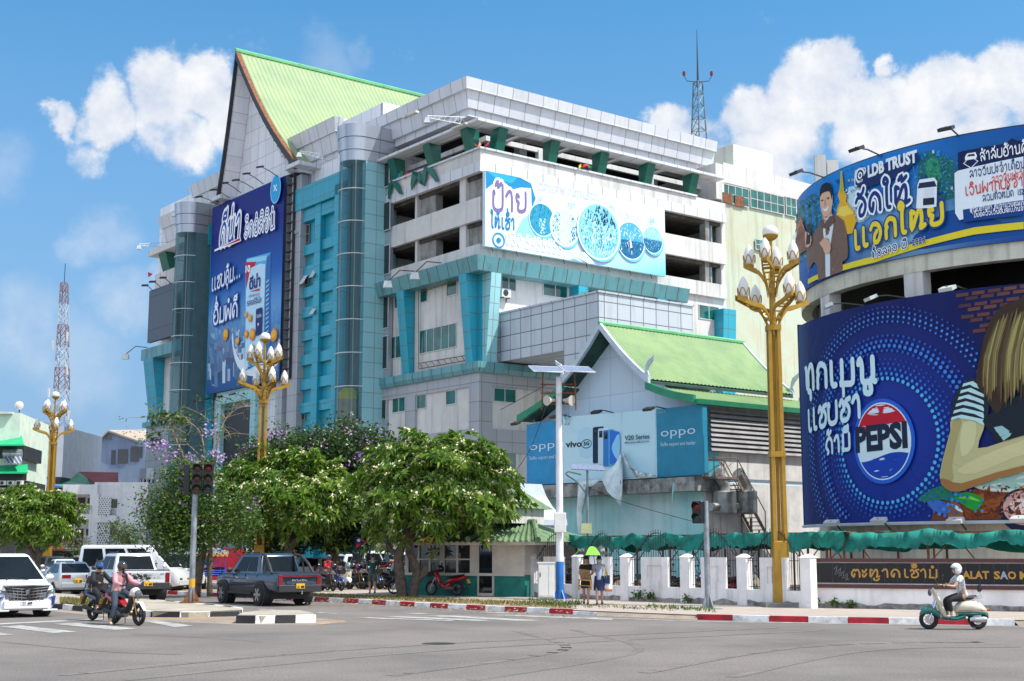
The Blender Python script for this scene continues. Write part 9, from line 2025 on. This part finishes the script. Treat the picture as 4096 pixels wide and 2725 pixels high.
def skirt(m,z1,z0,w1,w0,fx=.02):
 def f(t,J,hd,fw,sd):
  mb=MB();rows=[]
  for i in range(7):
   q=i/6;w=w1+(w0-w1)*min(1,q*1.5);rows.append([(fx*q+w*.80*math.cos(a)*(1+.04*math.sin(a*5)),w*math.sin(a),z1+(z0-z1)*q)for a in[6.283*k/16 for k in range(16)]])
  mb.loft(rows);LP('skirt',mb,m,t,smooth=60)
 return f
def shoes(m,J):
 return[('shoe',{('fol' if s=='l' else 'for_'):(.052,.045),'toe'+s:(.048,.034)},[(('fol' if s=='l' else 'for_'),'toe'+s)],m)for s in 'lr']
def hair(long=0.0,m=None):
 def f(t,J,hd,fw,sd):
  mb=MB();vs=[];c=hd+Vector((0,0,.015))-fw*.012;R=Matrix.Rotation(math.atan2(fw.y,fw.x),3,'Z')
  rings=[]
  for i in range(8):
   a=i/7*math.pi*.62
   rings.append([c+R@Vector((.104*math.sin(a)*math.cos(b)-(.0 if math.cos(b)<.3 else .035*max(0,i-3)/4),.094*math.sin(a)*math.sin(b),.112*math.cos(a)))for b in[6.283*k/14 for k in range(14)]])
  mb.loft(rings);h=LP('hair',mb,m or M_hair,t,smooth=True)
  if long:mb=MB();mb.path([c-fw*.06+Vector((0,0,.02)),c-fw*.085+Vector((0,0,-.10)),c-fw*.07+Vector((0,0,-.10-long))],[.07,.085,.05],8);LP('back_hair',mb,m or M_hair,h,smooth=True)
 return f
def helmet(m,visor=None,open_=False,ears=False):
 def f(t,J,hd,fw,sd):
  c=hd+Vector((0,0,.01));R=Matrix.Rotation(math.atan2(fw.y,fw.x),3,'Z');mb=MB();rings=[]
  for i in range(9):
   a=i/8*math.pi*(.56 if open_ else .80);rings.append([c+R@Vector(((.148*math.cos(b)*math.sin(a)if not(open_ and i>6 and math.cos(b)>.2)else .05*math.cos(b)),.128*math.sin(a)*math.sin(b),.145*math.cos(a)))for b in[6.283*k/18 for k in range(18)]])
  mb.loft(rings);h=LP('helmet',mb,m,t,smooth=True)
  if open_:
   mb=MB();
   for s in(1,-1):mb.ell(c+sd*s*.098+Vector((0,0,-.05))-fw*.02,(.085,.035,.085),10,8,R)
   LP('ear_guard',mb,m,h,smooth=True)
  if visor:
   mb=MB();mb.loft([[c+R@Vector(((.153)*math.cos(b)*q,.133*math.sin(b)*q,z))for b in[R_(-62+124*k/10)for k in range(11)]]for z,q in((.065,.93),(.0,1.02),(-.055,.98))],caps=False,closed=False);LP('visor',mb,visor,h,smooth=True)
  if ears:
   mb=MB()
   for s in(1,-1):mb.lathe(c+sd*s*.07+Vector((0,0,.10)),[(.035,0),(.004,.10)],8,Vector((0,0,1))+sd*s*.3)
   LP('helmet_ear',mb,m,h)
 return f
def ride(lean=.12,foot=.30,reach=.62,hz=1.04,seat=.84,rx=0.0,down=None):
 """astride a two wheeler, hands on the bar; x measured from the rear axle"""
 x0=.12+rx;J=stand(pel=(x0,0,seat+.06),wai=(x0+.04,0,seat+.20),che=(x0+lean,0,seat+.42),nek=(x0+lean+.03,0,seat+.57),chin=(x0+lean+.06,0,seat+.63),hed=(x0+lean+.06,0,seat+.71),top=(x0+lean+.05,0,seat+.775))
 for s,g in(('l',1),('r',-1)):
  J['sh'+s]=(x0+lean+.01,g*.165,seat+.49);J['el'+s]=(x0+lean+.22,g*.27,seat+.27);J['wr'+s]=(reach+.17,g*.30,hz+.03);J['hn'+s]=(reach+.23,g*.29,hz+.03);J['hp'+s]=(x0+.03,g*.10,seat+.02)
  J['kn'+s]=(x0+.42,g*.17,seat-.06);J['an'+s]=(x0+.36,g*.16,foot+.08);J['fol' if s=='l' else 'for_']=(x0+.40,g*.16,foot+.04);J['toe'+s]=(x0+.51,g*.17,foot+.03)
 if down:
  s,g=down;J['kn'+s]=(x0+.30,g*.24,.50);J['an'+s]=(x0+.24,g*.33,.10);J['fol' if s=='l' else 'for_']=(x0+.29,g*.34,.05);J['toe'+s]=(x0+.40,g*.36,.035)
 return J
def cl(name,c,**k):return mat(name,c,.85,var=.14,scale=5,**k)
# pink rider
J=ride(down=('r',-1));M_pink=cl('pink_sweater',(.66,.30,.33));M_jean=cl('dark_jeans',(.035,.055,.085))
person('person in a pink sweater and black helmet riding the red and white motorbike',J,b1.location,ha,dict(list=[trousers(M_jean,J),shirt(M_pink,J,long=True,fat=1.06)]+shoes(cl('cream_shoe',(.62,.52,.34)),J),glove=cl('blue_glove',(.02,.05,.35)),extra=[helmet(M_helm,mat('smoked_visor',(.06,.045,.04),.1)),lambda t,J,hd,fw,sd:LP('braid',(lambda m:(m.path([hd-Vector((0,0,.12)),hd+fw*.06+sd*.10+Vector((0,0,-.22)),hd+fw*.10+sd*.12+Vector((0,0,-.46))],[.035,.04,.02],8),m)[1])(MB()),M_hair,t,smooth=True)]),face=False)
J=ride(lean=.08);M_jk=cl('black_jacket',(.014,.014,.016))
person('person in a black jacket with red collar and eared helmet on the dark blue motorbike',J,b2.location,ha,dict(list=[trousers(cl('black_trousers',(.015,.015,.018)),J),shirt(M_jk,J,long=True,fat=1.08),('red_collar',{'nb':(.095,.085),'nek':(.075,.07)},[('nb','nek')],cl('red_cloth',(.45,.01,.025)))]+shoes(M_ink,J),glove=cl('red_glove',(.25,.02,.03)),extra=[helmet(M_helm,mat('mirror_visor',(.05,.16,.42),.05,metal=.8),ears=True)]),face=False)
# scooter rider
J=ride(lean=.08,foot=.30,reach=.62,hz=1.07,seat=.80,rx=.22)
person('person in a white patterned top and white helmet riding the cream and green scooter',J,sc.location,math.pi,dict(list=[trousers(cl('black_trousers',(.015,.015,.018)),J),shirt(mat('leaf_print_cloth',(.55,.56,.58),.85,var=.8,scale=22,dirt=(.05,.05,.06)),J,fat=.98)]+shoes(cl('grey_trainer',(.45,.45,.46)),J),extra=[hair(.12),helmet(mat('helmet_white',(.72,.73,.76),.2,coat=.6,var=.03),open_=True)]))
# two women under an umbrella
M_dress=cl('black_dress',(.016,.015,.017));tW=gnd(D(1350,1391.5),.14);tV=gnd(D(1380,1392),.14);yaw=math.atan2(-.95,-.15)
J=stand(knl=(.14,.08,.48),anl=(.16,.07,.10),fol=(.21,.07,.05),toel=(.32,.07,.035),knr=(.02,-.09,.48),anr=(-.14,-.09,.13),for_=(-.10,-.09,.07),toer=(.0,-.09,.03),ell=(.05,.24,1.08),wrl=(.22,.12,.98),hnl=(.28,.06,.96),elr=(.04,-.24,1.08),wrr=(.22,-.16,.98),hnr=(.28,-.10,.95))
J['wb']=(0,0,.78);w1=person('person in a black dress walking with a wicker chair held against the body',J,tW,yaw,dict(list=[shirt(M_dress,J)]+shoes(M_ink,J),extra=[hair(.16),skirt(M_dress,1.02,.56,.16,.20)]),look=.3)
J=stand(knl=(-.02,.085,.47),anl=(-.12,.09,.12),fol=(-.08,.09,.07),toel=(.02,.09,.03),knr=(.10,-.085,.48),anr=(.10,-.085,.09),for_=(.15,-.085,.045),toer=(.26,-.085,.03),elr=(.08,-.20,1.10),wrr=(.24,-.14,1.22),hnr=(.26,-.13,1.28),ell=(-.02,.25,1.06),wrl=(.0,.30,.84),hnl=(.0,.30,.77))
w2=person('person in a blue patterned blouse and navy skirt with a face mask holding an umbrella',J,tV,yaw+.1,dict(list=[shirt(mat('blue_print_cloth',(.20,.25,.42),.85,var=.6,scale=26,dirt=(.45,.47,.55)),J)]+shoes(M_ink,J),extra=[hair(.12),skirt(cl('navy_skirt',(.02,.03,.09)),.98,.48,.165,.20,.0),lambda t,J,hd,fw,sd:LP('face_mask',(lambda m:(m.ell(hd+fw*.062+Vector((0,0,-.045)),(.048,.066,.05),12,8),m)[1])(MB()),cl('turquoise_mask',(.22,.60,.66)),t,smooth=True),lambda t,J,hd,fw,sd:LP('bag_strap',(lambda m:(m.path([(.0,.12,1.36),(.10,.16,1.20),(.10,.24,.98),(.04,.26,.9)],.02,5),m)[1])(MB()),cl('yellow_strap',(.55,.50,.05)),t)]))
R_w=Matrix.Rotation(yaw+.1,4,'Z');hnd_=tV+(R_w@Vector((.26,-.13,1.28)))
um=thing('umbrella','black and bright green umbrella held over the two walking women','umbrella',tuple(hnd_));tp=hnd_+Vector((-.12,.02,.72));mb=MB();mb.path([hnd_-Vector((-.02,0,.14)),hnd_,tp+Vector((0,0,.06))],.012,6);part('shaft',mb,M_steel,um)
M_ub=cl('umbrella_black',(.018,.018,.02));M_ug=cl('umbrella_green',(.20,.62,.05))
for k in range(8):
 mb=MB();rows=[]
 for i in range(6):
  q=i/5;rows.append([tp+Vector((math.cos(a)*.66*q*(1-.05*math.sin(math.pi*f)),math.sin(a)*.66*q*(1-.05*math.sin(math.pi*f)),-.30*q*q))for f in(0,.5,1)for a in[R_(45*(k+f)-112)]])
 mb.loft(rows,caps=False,closed=False);pn=part('canopy_panel',mb,M_ug if k%2==0 else M_ub,um,smooth=True)
 if k in(7,1):
  a=R_(45*(k+.5)-112);q=tp+Vector((math.cos(a)*.46,math.sin(a)*.46,-.13));f=Fr((q.x,q.y),(-math.sin(a),math.cos(a)),(math.cos(a),math.sin(a)));Au=Art(f,None,.04,.002);Au.text('LTS',(-.10,q.z-.04),(.10,q.z-.04),.08,(.8,.8,.8),lao=False,bold=.03,sz=True);mb=Au.mb;mb.c=[None]*len(mb.c);part('lettering',mb,M_plast,pn)
for k in range(8):mb=MB();a=R_(45*k-112);mb.path([tp,tp+Vector((math.cos(a)*.33,math.sin(a)*.33,-.09)),tp+Vector((math.cos(a)*.655,math.sin(a)*.655,-.305))],.006,4);part('rib',mb,M_steel,um)
# wicker chair carried sideways
M_wick=mat('honey_wicker',(.44,.24,.06),.6,var=.3,scale=8);M_weave=mat('woven_cane',(.28,.17,.07),.7,var=.6,scale=30,fine=.4)
Rc=Matrix.Rotation(yaw,4,'Z');ch=thing('wicker_chair','honey coloured wicker chair carried by the person in the black dress','chair',tuple(tW+(Rc@Vector((.32,.04,.78)))))
def cw(x,y,z):return tW+(Rc@Vector((x,y,z)))
mb=MB();mb.box8([cw(.30,-.18,.90),cw(.30,.20,.86),cw(.33,.20,.86),cw(.33,-.18,.90)],[cw(.30,-.20,1.22),cw(.30,.16,1.18),cw(.33,.16,1.18),cw(.33,-.20,1.22)]);part('backrest',mb,M_weave,ch)
mb=MB();mb.box8([cw(.31,-.22,.84),cw(.31,.22,.80),cw(.62,.22,.80),cw(.62,-.22,.84)],[cw(.31,-.22,.89),cw(.31,.22,.85),cw(.62,.22,.85),cw(.62,-.22,.89)]);part('seat',mb,M_wick,ch)
for x in(.34,.59):
 for y in(-.20,.20):mb=MB();mb.tube(cw(x,y,.84),cw(x+.02,y*1.1,.50),.02,6);part('leg',mb,M_wick,ch)
for x in(.34,.59):mb=MB();mb.tube(cw(x,-.21,.66),cw(x,.21,.64),.014,5);part('stretcher',mb,M_wick,ch)
p=tV+(R_w@Vector((.0,.30,.44)));t=thing('plastic_bag','white plastic carrier bag with an orange box hanging from the hand of the masked woman','bag',tuple(p));mb=MB();mb.lathe(p,[(.10,0),(.16,.04),(.15,.2),(.05,.30),(.02,.34)],10);part('bag',mb,mat('white_plastic',(.72,.70,.70),.4,var=.1),t,smooth=True);mb=MB();mb.box(p.x-.13,p.x+.13,p.y-.17,p.y-.13,p.z+.01,p.z+.09);part('orange_box',mb,cl('orange_card',(.6,.16,.05)),t)
p=tV+(R_w@Vector((.05,.27,.74)));mb=MB();mb.box(p.x-.09,p.x+.09,p.y-.04,p.y+.05,p.z-.02,p.z+.26);one('shoulder_bag',mb,cl('navy_bag',(.02,.04,.12)),'navy shoulder bag with yellow strap at the side of the masked woman','bag')
# man walking away
J=stand(knl=(.16,.10,.50),anl=(.02,.10,.12),fol=(.05,.10,.07),toel=(.16,.10,.05),knr=(-.04,-.09,.46),anr=(-.20,-.09,.18),for_=(-.17,-.09,.12),toer=(-.08,-.09,.05),ell=(.06,.24,1.08),wrl=(.20,.20,.92),hnl=(.26,.19,.90),elr=(.06,-.23,1.08),wrr=(.22,-.16,.98),hnr=(.28,-.14,.98));g=gnd(D(857,1368),.14)
sh_=shirt(cl('dark_teal_shirt',(.012,.085,.085)),J);J['yk']=tuple(Vector(J['che'])+Vector((-.012,0,-.02)))
person('person in a teal and white polo shirt and grey shorts walking away',J,g,1.75,dict(list=[trousers(cl('grey_shorts',(.14,.14,.12)),J,.92,1.08,'shorts'),sh_,('white_yoke',{'yk':(.205,.155),'nb':(.11,.10),'shl':.10,'shr':.10},[('yk','nb'),('yk','shl'),('yk','shr')],cl('white_cloth',(.62,.62,.63)))]+shoes(cl('brown_sandal',(.12,.07,.04)),J),extra=[hair()]),sc=1.04)
# seated figures and helmets among the parked bikes
def sitter(x,y,lab,m,hm,rz):
 J=ride(lean=.1,seat=.82);g=gnd(D(x,y),.14);person(lab,J,(g.x,g.y,.14),rz,dict(list=[trousers(M_jean,J),shirt(m,J,long=True)]+shoes(M_ink,J),extra=[helmet(hm,M_visor)]),face=False)
sitter(912,1354,'person in a dark red jacket and black helmet seated on a bike by the kiosk',cl('dark_red_jacket',(.16,.01,.015)),M_helm,2.6)
sitter(748,1358,'person in a red jacket and grey helmet riding behind the pickup tailgate',cl('red_cloth',(.45,.01,.025)),mat('helmet_grey',(.10,.10,.11),.2,coat=.6),-.9)
for i,(x,y,c_,l)in enumerate(((1152,450,(.20,.30,.28),'pale green helmet hung on a parked bike'),(1222,455,(.012,.013,.016),'black helmet in the middle of the parked row'),(1306,470,(.16,.012,.07),'maroon helmet hung on a parked bike'),(1405,455,(.012,.013,.016),'black helmet hung just left of the walking man'),(925,460,(.013,.013,.015),'black helmet right behind the dark tree trunk'),(1878,460,(.42,.42,.42),'pale grey helmet next to the kiosk corner'))):
 p=at((1100+x*.25456,2150+y*.25456),60.0);mb=MB();mb.lathe(p-Vector((0,0,.12)),[(.11,0),(.145,.06),(.15,.14),(.11,.24),(.03,.285)],16);one('helmet',mb,mat('helmet_%d'%i,c_,.18,coat=.7),l,'helmet',smooth=True)
p=at(ZI(735,765),gnd(D(1059,1370.5),.14).y);mb=MB();mb.lathe(p-Vector((0,0,.14)),[(.11,0),(.145,.06),(.15,.15),(.11,.25),(.03,.29)],16);one('helmet',mb,M_helm,'glossy black helmet on the mirror of the red and white parked motorbike','helmet',smooth=True)
